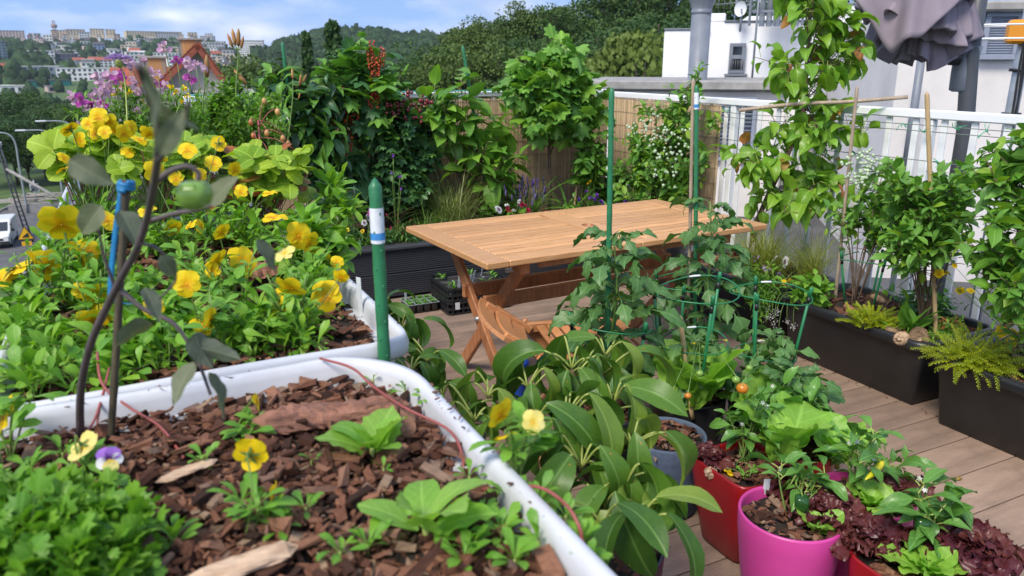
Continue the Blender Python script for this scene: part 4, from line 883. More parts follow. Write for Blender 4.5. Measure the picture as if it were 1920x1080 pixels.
def leaf(pf=OVATE, w=0.5, nl=6, nw=4, fold=0.25, a0=0.15, curl=0.7, wave=0.0, nwave=2.5, serr=0.0, ns=9, ph=0.0, twist=0.0, rnd_edge=0.0, seed=0):
    g = np.random.default_rng(seed); t = np.linspace(0, 1, nl + 1); u = np.linspace(-1, 1, nw + 1)
    a = a0 - curl * t; dy, dz = np.cos(a), np.sin(a); y = np.concatenate([[0], np.cumsum((dy[:-1] + dy[1:]) / 2 / nl)]); z = np.concatenate([[0], np.cumsum((dz[:-1] + dz[1:]) / 2 / nl)])
    hw = pf(t) * w / 2; V = np.empty((nl + 1, nw + 1, 3)); UV = np.empty((nl + 1, nw + 1, 2)); mx = 1.0
    for j, uu in enumerate(u):
        e = abs(uu); h = hw.copy()
        if serr and e > 0.9: h = h * (1 - serr * (np.arange(nl + 1) % 2))
        if rnd_edge and e > 0.6: h = h * (1 + rnd_edge * g.standard_normal(nl + 1))
        s = h * e; x = np.sign(uu) * s * math.cos(fold); up = s * math.sin(fold) + wave * e ** 1.5 * np.sin(2 * PI * nwave * t + ph + (1.3 if uu > 0 else 0))
        tw_ = twist * t
        nx, ny, nz = 0, -np.sin(a), np.cos(a)
        px_, pz_ = x * np.cos(tw_) - up * np.sin(tw_), x * np.sin(tw_) + up * np.cos(tw_)
        V[:, j, 0] = px_; V[:, j, 1] = y + ny * pz_; V[:, j, 2] = z + nz * pz_
        UV[:, j, 0] = 0.5 + 0.5 * uu * pf(t); UV[:, j, 1] = t
    v, f = loft(V, False); return dict(V=v, F=f, UV=UV.reshape(-1, 2))
def palmate(lobes=5, depth=0.35, serr=0.06, nr=3, na=30, cup=0.12, droop=0.25):
    th = np.linspace(-2.55, 2.55, na + 1); k = np.cos(th * lobes / 5.1 * PI) if False else np.cos(th * (lobes - 1) / 2.0 * PI / 2.0 * 1.27)
    R = (1 - depth) + depth * np.abs(k) ** 0.8; R *= 0.62 + 0.38 * np.cos(th * 0.5) ** 2; R *= 1 + serr * ((np.arange(na + 1) % 2) * 2 - 1)
    V, UV = [], []
    for q in np.linspace(0.0, 1, nr + 1):
        r = R * q * 0.62; x, y = r * np.sin(th), 0.30 + r * np.cos(th); 
        y = y - 0.28 * (1 - q)
        z = cup * q * q * np.cos(th * (lobes - 1) * 0.62) * 0.5 - droop * (x * x + np.maximum(y - 0.3, 0) ** 2)
        V.append(np.stack([x, y, z], -1)); UV.append(np.stack([0.5 + x * 0.6, y], -1))
    v, f = loft(np.array(V), False); return dict(V=v, F=f, UV=np.array(UV).reshape(-1, 2))
def combine(items):
    V, F, UV, n = [], [], [], 0
    for tp, R, t, s in items:
        V.append(tp['V'] @ np.asarray(R).T * s + np.asarray(t)); F.append(tp['F'] + n); UV.append(tp['UV']); n += len(tp['V'])
    return dict(V=np.concatenate(V), F=np.concatenate(F), UV=np.concatenate(UV))
def tubetpl(P, r, n=4):
    v, Fl, uv = tube(P, r, n, False); uv = np.full_like(uv, 0.5); return dict(V=v, F=Fl[0], UV=uv)
def euler(ax, ay, az):
    cx, sx, cy, sy, cz, sz = math.cos(ax), math.sin(ax), math.cos(ay), math.sin(ay), math.cos(az), math.sin(az)
    return np.array([[cz, -sz, 0], [sz, cz, 0], [0, 0, 1]]) @ np.array([[cy, 0, sy], [0, 1, 0], [-sy, 0, cy]]) @ np.array([[1, 0, 0], [0, cx, -sx], [0, sx, cx]])
def tomato_leaf(seed, droop=0.9, nl=6):
    g = np.random.default_rng(seed); t = np.linspace(0, 1, 9); a = 0.5 - (0.5 + droop) * t; P = np.stack([0.03 * np.sin(3 * t + seed), np.concatenate([[0], np.cumsum(np.cos(a)[:-1] / 8)]), np.concatenate([[0], np.cumsum(np.sin(a)[:-1] / 8)])], -1)
    it = [(tubetpl(P, 0.012), np.eye(3), (0, 0, 0), 1)]
    for tt, s, q in ((0.30, 0.30, 1), (0.36, 0.12, 1), (0.52, 0.36, 1), (0.62, 0.11, 1), (0.72, 0.32, 1), (0.98, 0.42, 0)):
        i = min(8, int(tt * 8)); p = P[i] + (P[min(8, i + 1)] - P[i]) * (tt * 8 - i)
        for sd in ((-1, 1) if q else (0,)):
            lf = leaf(OVATE, 0.66, nl, 4, fold=-0.15 + g.uniform(-0.2, 0.3), a0=0.1, curl=0.9 + g.uniform(-0.2, 0.5), wave=0.05, nwave=2, serr=0.34, ph=g.uniform(0, 6), seed=seed)
            s *= 1.35; it.append((lf, euler(a[i] * 0.8 + g.normal(0, 0.15), g.normal(0, 0.25) + 0.3 * sd, -sd * (1.05 + g.normal(0, 0.12))), p, s * g.uniform(0.85, 1.12))); s /= 1.35
    return combine(it)
def trifoliate(seed):
    g = np.random.default_rng(seed); it = []
    for sd in (-1, 0, 1):
        lf = leaf(ROUND, 0.82, 12, 6, fold=0.16, a0=0.32, curl=0.75, wave=0.02, nwave=5, serr=0.10, ph=sd)
        it.append((lf, euler(g.normal(0, 0.1), 0.15 * sd, -sd * 1.35), (0.02 * sd, 0, 0), 0.62 if sd else 0.68))
    return combine(it)
def place(mb, tp, R, T, S, rnd, m=0):
    n = len(T); k = len(tp['V']); S = np.broadcast_to(np.asarray(S, float), (n,))
    V = np.einsum('nij,kj->nki', R, tp['V']) * S[:, None, None] + np.asarray(T)[:, None]
    F = tp['F'][None] + (np.arange(n) * k)[:, None, None]
    mb.add(V.reshape(-1, 3), F.reshape(-1, tp['F'].shape[1]), np.tile(tp['UV'], (n, 1)), np.repeat(rnd, k), m)
_tm = {}
def tmesh(tp, mat, name='leaf'):
    key = (id(tp), mat.name, name)
    if key not in _tm:
        mb = MB(); mb.add(tp['V'], tp['F'], tp['UV'], 0.5); _tm[key] = (mb.mesh(name, mat), tp)
    return _tm[key][0]
# leaf materials
lm_pear = leafmat('pear_leaf', (0.040, 0.110, 0.014), (0.105, 0.215, 0.024), trans=0.28, rough=0.40, vein=0.5, nv=9, sidev=0.12, spec=0.38, rust=(0.65, 0.20, 0.01))
lm_pearY = leafmat('young_pear_leaf', (0.13, 0.25, 0.03), (0.25, 0.34, 0.05), trans=0.35, rough=0.34, vein=0.45, nv=9, sidev=0.12, spec=0.5)
lm_tomato = leafmat('tomato_leaf', (0.050, 0.138, 0.037), (0.119, 0.244, 0.062), trans=0.25, vein=0.4, nv=5)
lm_lettuce = leafmat('lettuce_leaf', (0.220, 0.462, 0.050), (0.352, 0.594, 0.088), trans=0.40, rough=0.4, vein=0.35, nv=6)
lm_redlet = leafmat('red_lettuce_leaf', (0.085, 0.014, 0.028), (0.17, 0.050, 0.040), trans=0.30, rough=0.34, vein=0.10, nv=5)
lm_pepper = leafmat('pepper_leaf', (0.065, 0.182, 0.033), (0.150, 0.332, 0.052), trans=0.26, rough=0.34, vein=0.35, nv=5, spec=0.5)
lm_viola = leafmat('viola_leaf', (0.102, 0.276, 0.030), (0.228, 0.456, 0.048), trans=0.35, vein=0.25, nv=4)
lm_straw = leafmat('strawberry_leaf', (0.192, 0.372, 0.024), (0.408, 0.528, 0.036), trans=0.38, vein=0.5, nv=9, rough=0.5)
lm_strawr = leafmat('reddish_strawberry_leaf', (0.34, 0.055, 0.03), (0.42, 0.20, 0.05), trans=0.3, vein=0.4, nv=9, rough=0.5)
lm_herb = leafmat('oregano_leaf', (0.084, 0.204, 0.024), (0.204, 0.360, 0.042), trans=0.3, vein=0.1)
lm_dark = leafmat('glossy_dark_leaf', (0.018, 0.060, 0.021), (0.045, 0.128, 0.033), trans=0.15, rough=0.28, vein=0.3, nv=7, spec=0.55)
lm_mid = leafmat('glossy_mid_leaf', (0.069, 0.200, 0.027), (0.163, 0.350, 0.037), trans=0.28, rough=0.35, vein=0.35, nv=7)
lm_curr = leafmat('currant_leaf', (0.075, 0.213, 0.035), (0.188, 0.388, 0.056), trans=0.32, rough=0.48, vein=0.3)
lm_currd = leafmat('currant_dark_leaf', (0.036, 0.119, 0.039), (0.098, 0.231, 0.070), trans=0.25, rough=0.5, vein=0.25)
lm_kiwi = leafmat('kiwi_leaf', (0.102, 0.252, 0.030), (0.240, 0.444, 0.048), trans=0.36, rough=0.42, vein=0.35, nv=6)
lm_apri = leafmat('apricot_leaf', (0.114, 0.264, 0.022), (0.252, 0.432, 0.036), trans=0.36, rough=0.38, vein=0.4, nv=6, spec=0.5)
lm_young = leafmat('young_red_leaf', (0.42, 0.13, 0.05), (0.36, 0.24, 0.05), trans=0.35, rough=0.42, vein=0.3, nv=6)
lm_blue = leafmat('blueberry_leaf', (0.078, 0.215, 0.039), (0.195, 0.390, 0.058), trans=0.30, rough=0.45, vein=0.3, nv=5)
lm_blueY = leafmat('young_blueberry_leaf', (0.19, 0.36, 0.03), (0.30, 0.46, 0.05), trans=0.38, rough=0.45, vein=0.25, nv=5)
lm_grass = leafmat('grass_blade', (0.072, 0.180, 0.026), (0.192, 0.336, 0.054), trans=0.3, vein=0)
lm_feather = leafmat('feather_grass', (0.22, 0.28, 0.035), (0.38, 0.40, 0.09), trans=0.3, vein=0)
lm_heath = leafmat('yellow_heather', (0.30, 0.40, 0.015), (0.52, 0.52, 0.02), trans=0.3, vein=0)
lm_grey = leafmat('grey_tomato_leaf', (0.085, 0.105, 0.085), (0.17, 0.19, 0.10), trans=0.25, vein=0.3, nv=5, rough=0.6)
sm_green = M('green_stem', (0.16, 0.26, 0.05), (0.11, 0.19, 0.04), rough=0.5, scale=20)
sm_pale = M('pale_stem', (0.32, 0.38, 0.09), (0.26, 0.31, 0.07), rough=0.45, scale=20)
sm_wood = M('woody_stem', (0.16, 0.105, 0.07), (0.09, 0.06, 0.042), rough=0.85, scale=30, stretch=(3, 3, 0.6), bstr=0.5, bscale=60)
sm_red = M('red_stem', (0.34, 0.085, 0.075), (0.25, 0.06, 0.05), rough=0.5, scale=20)
sm_purple = M('purple_stem', (0.105, 0.072, 0.085), (0.07, 0.055, 0.055), rough=0.6, scale=25)
m_berryr = M('red_berry', (0.48, 0.065, 0.020), (0.30, 0.035, 0.015), rough=0.18, scale=40, usernd=0.45)
m_berryd = M('dark_red_berry', (0.16, 0.015, 0.02), (0.09, 0.01, 0.012), rough=0.25, scale=40, usernd=0.4)
m_berryg = M('pale_green_berry', (0.42, 0.52, 0.34), (0.33, 0.42, 0.28), rough=0.5, scale=40, usernd=0.2)
# templates
T_ov = [leaf(OVATE, 0.58, 5, 4, 0.22, 0.2, 0.9, 0.02, ph=i, twist=0.25 * (i - 1)) for i in range(3)]
T_el = [leaf(ELLIP, 0.42, 5, 2, 0.25, 0.15, 0.8 + 0.3 * i, 0.0, twist=0.2 * (i - 1)) for i in range(3)]
T_sm = [leaf(ELLIP, 0.50, 3, 2, 0.25, 0.15, 0.5 + 0.4 * i, 0.0) for i in range(2)]
T_la = [leaf(LANCE, 0.27, 6, 2, 0.3, 0.25, 0.9 + 0.4 * i, 0.0, twist=0.3 * (i - 1)) for i in range(3)]
T_dr = [leaf(LANCE, 0.36, 6, 4, 0.35, 0.2, 1.0 + 0.3 * i, 0.015, ph=i) for i in range(3)]
T_co = [leaf(CORD, 0.74, 7, 4, 0.22 + 0.12 * i, 0.2, 0.8 + 0.35 * i, 0.035, 2, serr=0.05, ph=2 * i, twist=0.3 * (i - 1)) for i in range(4)]
T_pa = [palmate(5, 0.34, 0.05, 3, 26, 0.14, 0.3 + 0.25 * i) for i in range(3)]
T_sp = [leaf(SPAT, 0.36, 6, 2, 0.22, 0.4, 0.7 + 0.3 * i, 0.0, twist=0.15 * (i - 1)) for i in range(3)]
T_to = [tomato_leaf(i, 0.6 + 0.35 * i) for i in range(4)]
T_st = [trifoliate(i) for i in range(3)]
T_pe = [leaf(ELLIP, 0.37 + 0.02 * i, 10, 6, 0.22 + 0.06 * i, 0.25, 1.1 + 0.30 * i, 0.012, 2, ph=i, twist=0.3 * (i - 2)) for i in range(5)]
T_pp = [leaf(LANCE, 0.44, 8, 4, 0.2 + 0.1 * i, 0.25, 0.9 + 0.3 * i, 0.02, 2, ph=i, twist=0.25 * (i - 1)) for i in range(3)]
T_le = [leaf(SPAT if i > 1 else ROUND, 0.66, 14, 8, 0.20, 0.35, 0.55 + 0.25 * i, 0.035, 4.5, ph=i, rnd_edge=0.03, seed=i) for i in range(4)]
def frilly(seed, w=0.9, amp=0.10, nl=18, nw=16):
    g = np.random.default_rng(seed); pf = prof([(0, 0.18), (0.25, 0.5), (0.55, 0.95), (0.8, 1.0), (0.93, 0.8), (1, 0.45)]); tp = leaf(pf, w, nl, nw, 0.2, 0.7, 1.3 + 0.4 * g.uniform(), 0); V = tp['V'].reshape(nl + 1, nw + 1, 3); u = np.abs(np.linspace(-1, 1, nw + 1))[None]; t = np.linspace(0, 1, nl + 1)[:, None]
    edge = np.maximum(u ** 2.2, t ** 5); ph = g.uniform(0, 6.28, 4); s = np.linspace(-1, 1, nw + 1)[None]
    V[..., 2] += amp * edge * (np.sin(26 * t + 9 * s + ph[0]) + 0.7 * np.sin(41 * t - 15 * s + ph[1])); V[..., 0] += amp * 0.6 * edge * np.sin(33 * t + 12 * s + ph[2]); V[..., 1] += amp * 0.6 * edge * np.sin(29 * s * PI * 0.5 + 17 * t + ph[3]); tp['V'] = V.reshape(-1, 3); return tp
T_rl = [frilly(i) for i in range(4)]
T_gr = [leaf(STRAP, 0.022, 7, 1, 0.0, 0.1, 0.9 + 0.5 * i, 0) for i in range(3)]

def path_at(P, t):
    x = t * (len(P) - 1); i = np.minimum(x.astype(int), len(P) - 2); f = (x - i)[:, None]; return P[i] * (1 - f) + P[i + 1] * f, nrm(P[i + 1] - P[i])
def plant(name, label, cat, base, blobs, tpls, size, lmats, smat, nst=12, lps=14, trunk=None, mode='mesh', up=0.15, droop=0.25, petiole=0.0, stem_r=0.004, group=None, seed=0, inner=0.3, spread=0.12, szvar=0.25, trunk_r=0.012, top_young=0.0, sides=5, beta=0.5, root=None, leafname='leaf', lean=0.4, twigs=2):
    """a plant grown from its base: stems arch out to points inside the crown volumes, leaves spiral along their outer part.
    lmats: list of (material, weight)"""
    g = np.random.default_rng(seed); base = np.asarray(base, float)
    root = root or thing(name, label, cat, base, group)
    st_mb = MB(); wts = np.array([b[1][0] * b[1][1] * b[1][2] for b in blobs]) ** 0.6; wts /= wts.sum()
    tips, LP, LT, LY = [], [], [], []
    if trunk is not None:
        TP = spline(trunk, 16); addtube(st_mb, TP, np.linspace(trunk_r, trunk_r * 0.55, 16), 8)
    for s in range(nst):
        b = blobs[g.choice(len(blobs), p=wts)]; d = g.standard_normal(3); d /= np.linalg.norm(d); tgt = np.asarray(b[0]) + d * np.asarray(b[1]) * g.uniform(0.35, 1.0) ** 0.5
        if trunk is not None: 
            k = np.argmin(np.linalg.norm(TP - (np.asarray(b[0]) - [0, 0, b[1][2] * 0.8]), axis=1)); k = int(np.clip(k + g.integers(-2, 3), 4, 15)); p0 = TP[k]
        else: p0 = base + np.array([g.normal(0, 0.012), g.normal(0, 0.012), 0])
        mid = p0 * (1 - lean) + tgt * lean; mid[2] = p0[2] + (tgt[2] - p0[2]) * g.uniform(0.5, 0.85) + 0.02; mid[:2] += g.normal(0, spread * 0.25, 2)
        P = bez(p0, mid, tgt, 8); addtube(st_mb, P, np.linspace(stem_r, stem_r * 0.35, 8), sides, rnd=g.uniform()); tips.append(P[-1])
        t = np.clip(np.linspace(inner, 1.0, lps) + g.normal(0, 0.02, lps), 0, 1); p, T = path_at(P, t)
        p = p + g.normal(0, spread * 0.10, p.shape); LP.append(p); LT.append(T); LY.append(t)
        rm = float(np.mean(b[1]))
        for k in range(twigs):          # side shoots
            q, T0 = path_at(P, np.array([g.uniform(0.5, 0.95)])); dd = nrm(g.standard_normal(3) * [1, 1, 0.7] + T0[0] * 0.4 + [0, 0, 0.15]); e = q[0] + dd * rm * g.uniform(0.35, 0.9); Q = bez(q[0], (q[0] + e) / 2 + [0, 0, 0.1 * rm], e, 5); addtube(st_mb, Q, np.linspace(stem_r * 0.45, stem_r * 0.25, 5), 4, rnd=g.uniform())
            m_ = max(2, int(lps * 0.6)); t2 = np.linspace(0.25, 1.0, m_); p, T = path_at(Q, t2); LP.append(p); LT.append(T); LY.append(t2); tips.append(e)
    LP, LT, LY = np.concatenate(LP), np.concatenate(LT), np.concatenate(LY)
    ins = np.min([np.sum(((LP - np.asarray(b[0])) / np.asarray(b[1])) ** 2, axis=1) for b in blobs], axis=0); keep = (ins < 1.45) | (g.uniform(size=len(LP)) < 0.10); LP, LT, LY = LP[keep], LT[keep], LY[keep]; n = len(LP); ph = np.arange(n) * 2.39996 + g.uniform(0, 0.7, n)
    A = frame(LT); perp = A[:, :, 0] * np.cos(ph)[:, None] + A[:, :, 2] * np.sin(ph)[:, None]
    be = beta * g.uniform(0.4, 1.4, n)[:, None]; D = perp * np.cos(be) + LT * np.sin(be); D[:, 2] += up - droop * g.uniform(0.2, 1.6, n); D = nrm(D)
    S = size * np.clip(1 + szvar * g.standard_normal(n), 0.45, 1.7) * (1 - 0.25 * LY ** 4)
    if petiole:
        pe = petiole * S * g.uniform(0.6, 1.3, n); B = LP + D * pe[:, None] + np.array([0, 0, 1]) * (pe * 0.35)[:, None]
    else: B = LP
    roll = g.normal(0, 0.45, n); R = frame(D, (0, 0, 1), roll)
    w = np.array([m[1] for m in lmats], float); w /= w.sum(); mi = g.choice(len(lmats), n, p=w)
    if top_young > 0: mi = np.where((LY > 0.86) & (g.uniform(size=n) < top_young), len(lmats) - 1, mi)
    ti = g.integers(0, len(tpls), n)
    if petiole:
        pm = MB()
        for i in range(n): addtube(pm, bez(LP[i], LP[i] * 0.4 + B[i] * 0.6 + [0, 0, 0.15 * np.linalg.norm(B[i] - LP[i])], B[i], 4), 0.0022 if size > 0.08 else 0.0014, 4, cap=False)
        pm.build('leaf_stalks', sm_pale if size > 0.08 else sm_green, root)['kind'] = 'stuff'
    st_mb.build('stems' if trunk is None else 'trunk', smat, root)
    if mode == 'parts':
        order = np.argsort(np.linalg.norm(B - EYE, axis=1)); keep = order[:300]; rest = order[300:]
        for i in keep: inst(leafname, tmesh(tpls[ti[i]], lmats[mi[i]][0], leafname), mat4(R[i], B[i], S[i]), root)
    else: rest = np.arange(n)
    if len(rest):
        mb = MB()
        for t in range(len(tpls)):
            for m in range(len(lmats)):
                q = rest[(ti[rest] == t) & (mi[rest] == m)]
                if len(q): place(mb, tpls[t], R[q], B[q], S[q], g.uniform(size=len(q)), m)
        mb.build('crown' if trunk is not None else 'foliage', [m[0] for m in lmats], root)
    return root, np.array(tips), LP
def bpx(px, py, y, rx, ry, dep=None, dist=None):
    c = ony(px, py, y) if dist is None else ond(px, py, dist); d = np.linalg.norm(c - EYE); k = d / FPX; r = (rx * k, (dep or rx) * k, ry * k); return (c, r)
def berries(root, name, pts, r, mat, n=6, rough=0.03):
    V, F = blob((0, 0, 0), (1, 1, 1), rough, n, 1); tp = dict(V=V, F=F, UV=np.zeros((len(V), 2))); mb = MB(); k = len(pts); place(mb, tp, np.broadcast_to(np.eye(3), (k, 3, 3)), np.asarray(pts), r * rng.uniform(0.75, 1.15, k), rng.uniform(size=k)); o = mb.build(name, mat, root); o['kind'] = 'stuff'; return o
def tuft(name, label, cat, base, n, h, spread, mats, tpl=T_gr, seed=0, wid=1.0, root=None, part='blades', group=None, erect=0.3):
    g = np.random.default_rng(seed); base = np.asarray(base, float); root = root or thing(name, label, cat, base, group)
    az = g.uniform(0, 2 * PI, n); el = np.clip(g.normal(PI / 2 - erect, erect * 0.6, n), 0.5, 1.57); D = np.stack([np.cos(az) * np.cos(el), np.sin(az) * np.cos(el), np.sin(el)], -1)
    T = base + np.stack([g.normal(0, spread, n), g.normal(0, spread, n), np.zeros(n)], -1); R = frame(D, np.array([0, 0, 1.0])); mb = MB(); ti = g.integers(0, len(tpl), n)
    for t in range(len(tpl)):
        q = ti == t; tp = dict(tpl[t]); tp['V'] = tp['V'] * [wid, 1, 1]
        if q.any(): place(mb, tp, R[q], T[q], h * g.uniform(0.55, 1.1, q.sum()), g.uniform(size=q.sum()))
    o = mb.build(part, mats, root); return root

# ================================================================== flowers
def petalmat(name, base, base2, face, fa=0.25, fb=0.5, lines=0.0, trans=0.3):
    m, n, l, b, out = newmat(name); uvn = n.new('ShaderNodeUVMap'); sp = n.new('ShaderNodeSeparateXYZ'); l.new(uvn.outputs[0], sp.inputs[0])
    r = rndval(n, l); c = mixc(n, l, r, base, base2); f = mathn(n, l, 'SUBTRACT', 1.0, contrast(n, l, sp.outputs[1], fa, fb)); c = mixc(n, l, f, c, face)
    if lines:
        u = mathn(n, l, 'SUBTRACT', sp.outputs[0], 0.5); w = mathn(n, l, 'COSINE', mathn(n, l, 'MULTIPLY', mathn(n, l, 'DIVIDE', u, mathn(n, l, 'ADD', sp.outputs[1], 0.15)), 34.0))
        k = mathn(n, l, 'MULTIPLY', contrast(n, l, w, 0.72, 0.95), mathn(n, l, 'SUBTRACT', 1.0, contrast(n, l, sp.outputs[1], 0.38, 0.62)), clamp=True); c = mixc(n, l, mathn(n, l, 'MULTIPLY', k, lines), c, (0.10, 0.03, 0.01))
    l.new(c, b.inputs['Base Color']); b.inputs['Roughness'].default_value = 0.55; b.inputs['Specular IOR Level'].default_value = 0.25
    tr = n.new('ShaderNodeBsdfTranslucent'); mx = n.new('ShaderNodeMixShader'); mx.inputs[0].default_value = trans; l.new(c, tr.inputs[0]); l.new(b.outputs[0], mx.inputs[1]); l.new(tr.outputs[0], mx.inputs[2]); l.new(mx.outputs[0], out.inputs[0])
    return m
m_calyx = M('calyx', (0.10, 0.20, 0.03), (0.07, 0.14, 0.03), rough=0.6)
pm_y = petalmat('yellow_petal', (0.84, 0.60, 0.008), (0.86, 0.66, 0.02), (0.86, 0.45, 0.004), 0.05, 0.40)
pm_yl = petalmat('yellow_lip', (0.84, 0.56, 0.006), (0.85, 0.62, 0.01), (0.80, 0.30, 0.002), 0.05, 0.42, lines=1.0)
pm_pale = petalmat('pale_yellow_petal', (0.82, 0.70, 0.18), (0.84, 0.74, 0.30), (0.80, 0.55, 0.05), 0.05, 0.4)
pm_purple = petalmat('purple_petal', (0.30, 0.12, 0.55), (0.42, 0.20, 0.66), (0.06, 0.01, 0.14), 0.15, 0.45)
pm_lilac = petalmat('lilac_petal', (0.50, 0.34, 0.68), (0.60, 0.42, 0.74), (0.16, 0.04, 0.30), 0.10, 0.45)
pm_white = petalmat('white_petal', (0.82, 0.80, 0.80), (0.84, 0.82, 0.84), (0.05, 0.008, 0.10), 0.15, 0.50)
pm_maroon = petalmat('maroon_petal', (0.24, 0.012, 0.035), (0.32, 0.02, 0.05), (0.02, 0.002, 0.006), 0.15, 0.5)
pm_magenta = petalmat('magenta_petal', (0.42, 0.035, 0.28), (0.52, 0.05, 0.34), (0.10, 0.005, 0.06), 0.15, 0.5)
pm_yface = petalmat('yellow_petal_dark_face', (0.80, 0.55, 0.01), (0.84, 0.60, 0.02), (0.02, 0.006, 0.004), 0.25, 0.55)
pm_pinkf = petalmat('pink_petal', (0.64, 0.36, 0.58), (0.74, 0.52, 0.64), (0.76, 0.60, 0.52), 0.02, 0.5, trans=0.4)
pm_pinkd = petalmat('deep_pink_petal', (0.55, 0.06, 0.46), (0.65, 0.14, 0.55), (0.70, 0.40, 0.40), 0.02, 0.5, trans=0.4)
pm_red = petalmat('carnation_petal', (0.62, 0.02, 0.09), (0.70, 0.06, 0.16), (0.55, 0.02, 0.08), 0.1, 0.4)
pm_plainwhite = petalmat('plain_white_petal', (0.80, 0.80, 0.80), (0.84, 0.84, 0.84), (0.75, 0.75, 0.60), 0.1, 0.4)
pm_violet = petalmat('violet_petal', (0.18, 0.045, 0.48), (0.28, 0.08, 0.60), (0.35, 0.15, 0.65), 0.05, 0.4)
m_yeye = M('flower_eye', (0.80, 0.42, 0.01), (0.7, 0.3, 0.01), rough=0.6)
_fm = {}
def pansy(key, top, low, side=None, v=0):
    """face along +Z, upper petals towards +Y, unit diameter 1"""
    k = (key, v)
    if k in _fm: return _fm[k]
    g = np.random.default_rng(hash(key) % 999 + v if False else len(key) * 7 + v); mb = MB(); pl = lambda w, c, wv: leaf(ROUND, w, 7, 6, 0.10, 0.16, c, wv, 1.5, ph=g.uniform(0, 6))
    def put(tp, ang, z, s, m, tilt=0.0):
        R = euler(tilt, 0, ang); mb.add(tp['V'] @ R.T * s + [0, 0, z], tp['F'], tp['UV'], g.uniform(0.2, 0.6), m)
    for sd in (-1, 1): put(pl(0.98, 0.45 + g.uniform(-0.2, 0.4), 0.03), sd * 0.52 + g.normal(0, 0.06), -0.02 - 0.012 * sd, 0.52, 0)
    for sd in (-1, 1): put(pl(0.90, 0.35 + g.uniform(-0.2, 0.3), 0.03), sd * 1.72 + g.normal(0, 0.08), 0.004, 0.46, 2)
    put(pl(1.10, 0.55 + g.uniform(-0.2, 0.4), 0.025), PI + g.normal(0, 0.06), 0.014, 0.48, 1)
    V, F = blob((0, -0.012, 0.02), (0.035, 0.035, 0.02), 0.05, 8); mb.add(V, F, m=4)
    for i in range(5):     # calyx and spur
        lf = leaf(LANCE, 0.3, 3, 2, 0.2, 0.0, -0.5, 0); R = euler(-0.25, 0, i * 1.257); mb.add(lf['V'] @ R.T * 0.30 + [0, 0, -0.06], lf['F'], lf['UV'], 0.5, 3)
    V, F = blob((0, 0.02, -0.10), (0.05, 0.06, 0.08), 0.05, 8); mb.add(V, F, m=3)
    _fm[k] = mb.mesh('flower', [top, low, side or low, m_calyx, m_yeye]); return _fm[k]
KINDS = dict(y=(pm_y, pm_yl, pm_y), p=(pm_pale, pm_pale, pm_pale), pu=(pm_purple, pm_purple, pm_purple), li=(pm_lilac, pm_lilac, pm_lilac), wh=(pm_white, pm_white, pm_white), ma=(pm_maroon, pm_maroon, pm_maroon), mg=(pm_magenta, pm_magenta, pm_magenta), yf=(pm_yface, pm_yface, pm_yface), tri=(pm_purple, pm_pale, pm_white))
def flower(root, kind, P, diam, base, seed, face=None, stem=True, smat=None, r=None, frac=True):
    g = np.random.default_rng(seed); P = np.asarray(P, float); toeye = nrm(EYE - P)
    if face is None: face = nrm(toeye * 0.75 + g.normal(0, 0.62, 3) + [0, 0, -0.05])
    face = nrm(np.asarray(face, float)); R0 = frame(np.array([0, 0, 1.0]) + g.normal(0, 0.12, 3), face); y = R0[:, 1] - face * np.dot(R0[:, 1], face); y = nrm(y); R = np.stack([np.cross(y, face), y, face], -1)
    f = inst('flower', pansy(kind, KINDS[kind][0], KINDS[kind][1], KINDS[kind][2], int(g.integers(0, 5))), mat4(R, P, diam), root)
    if stem:
        b = np.asarray(base, float); ax = P - face * diam * 0.12; top = ax + [0, 0, diam * 0.18] - face * diam * 0.10
        pth = spline([b, b * 0.5 + top * 0.5 + np.append(g.normal(0, 0.008, 2), 0.01), top - [0, 0, diam * 0.1] - face * diam * 0.06, top, ax], 12); q = MB(); addtube(q, pth, r or max(0.0011, diam * 0.024), 5); so = q.build('flower_stem', smat or sm_green, root)
        so.parent = f; so.matrix_parent_inverse = f.matrix_basis.inverted()
    return f
def viola(label, basexyz, flowers, nleaf=26, size=0.045, spread=0.06, height=0.09, seed=0, kind='y', mats=None, tpls=None, name='viola_plant', group='violas in the bathtubs', dj=0.05, faces=None, pxscale=True):
    """flowers: (px,py,diam_px[,kind]) hung at the plant's own distance"""
    g = np.random.default_rng(seed + 100); b = np.asarray(basexyz, float); t = thing(name, label, 'flower', b, group); hd = np.linalg.norm(b[:2])
    for i, f in enumerate(flowers):
        d = ray(f[0], f[1]); k = (hd + g.uniform(-dj, dj)) / math.hypot(d[0], d[1]); P = EYE + d * k; P[2] = max(P[2], b[2] + 0.02); dist = np.linalg.norm(P - EYE)
        flower(t, f[3] if len(f) > 3 else kind, P, f[2] * dist / FPX * 1.12, b + np.append(g.normal(0, spread * 0.35, 2), 0.0), seed * 31 + i, face=None if faces is None else faces[i])
    st = MB(); tp = tpls or T_sp; mats = mats or [lm_viola]
    ns_ = max(3, nleaf // 6); 
    for s in range(ns_):
        a = g.uniform(0, 2 * PI); tip = b + np.array([math.cos(a) * spread * g.uniform(0.2, 1.1), math.sin(a) * spread * g.uniform(0.2, 1.1), height * g.uniform(0.4, 1.1)]); P = bez(b, b * 0.4 + tip * 0.6 + [0, 0, 0.01], tip, 6); addtube(st, P, 0.0016, 5)
        for j in range(6):
            p, T = path_at(P, np.array([g.uniform(0.25, 1.0)])); az = g.uniform(0, 2 * PI); D = np.array([math.cos(az), math.sin(az), g.uniform(0.0, 0.9)]); s_ = size * g.uniform(0.6, 1.3)
            inst('leaf', tmesh(tp[g.integers(0, len(tp))], mats[g.integers(0, len(mats))]), mat4(frame(D[None], (0, 0, 1.0), 0.3 * g.standard_normal())[0], p[0], s_), t)
    st.build('stems', sm_green, t); return t

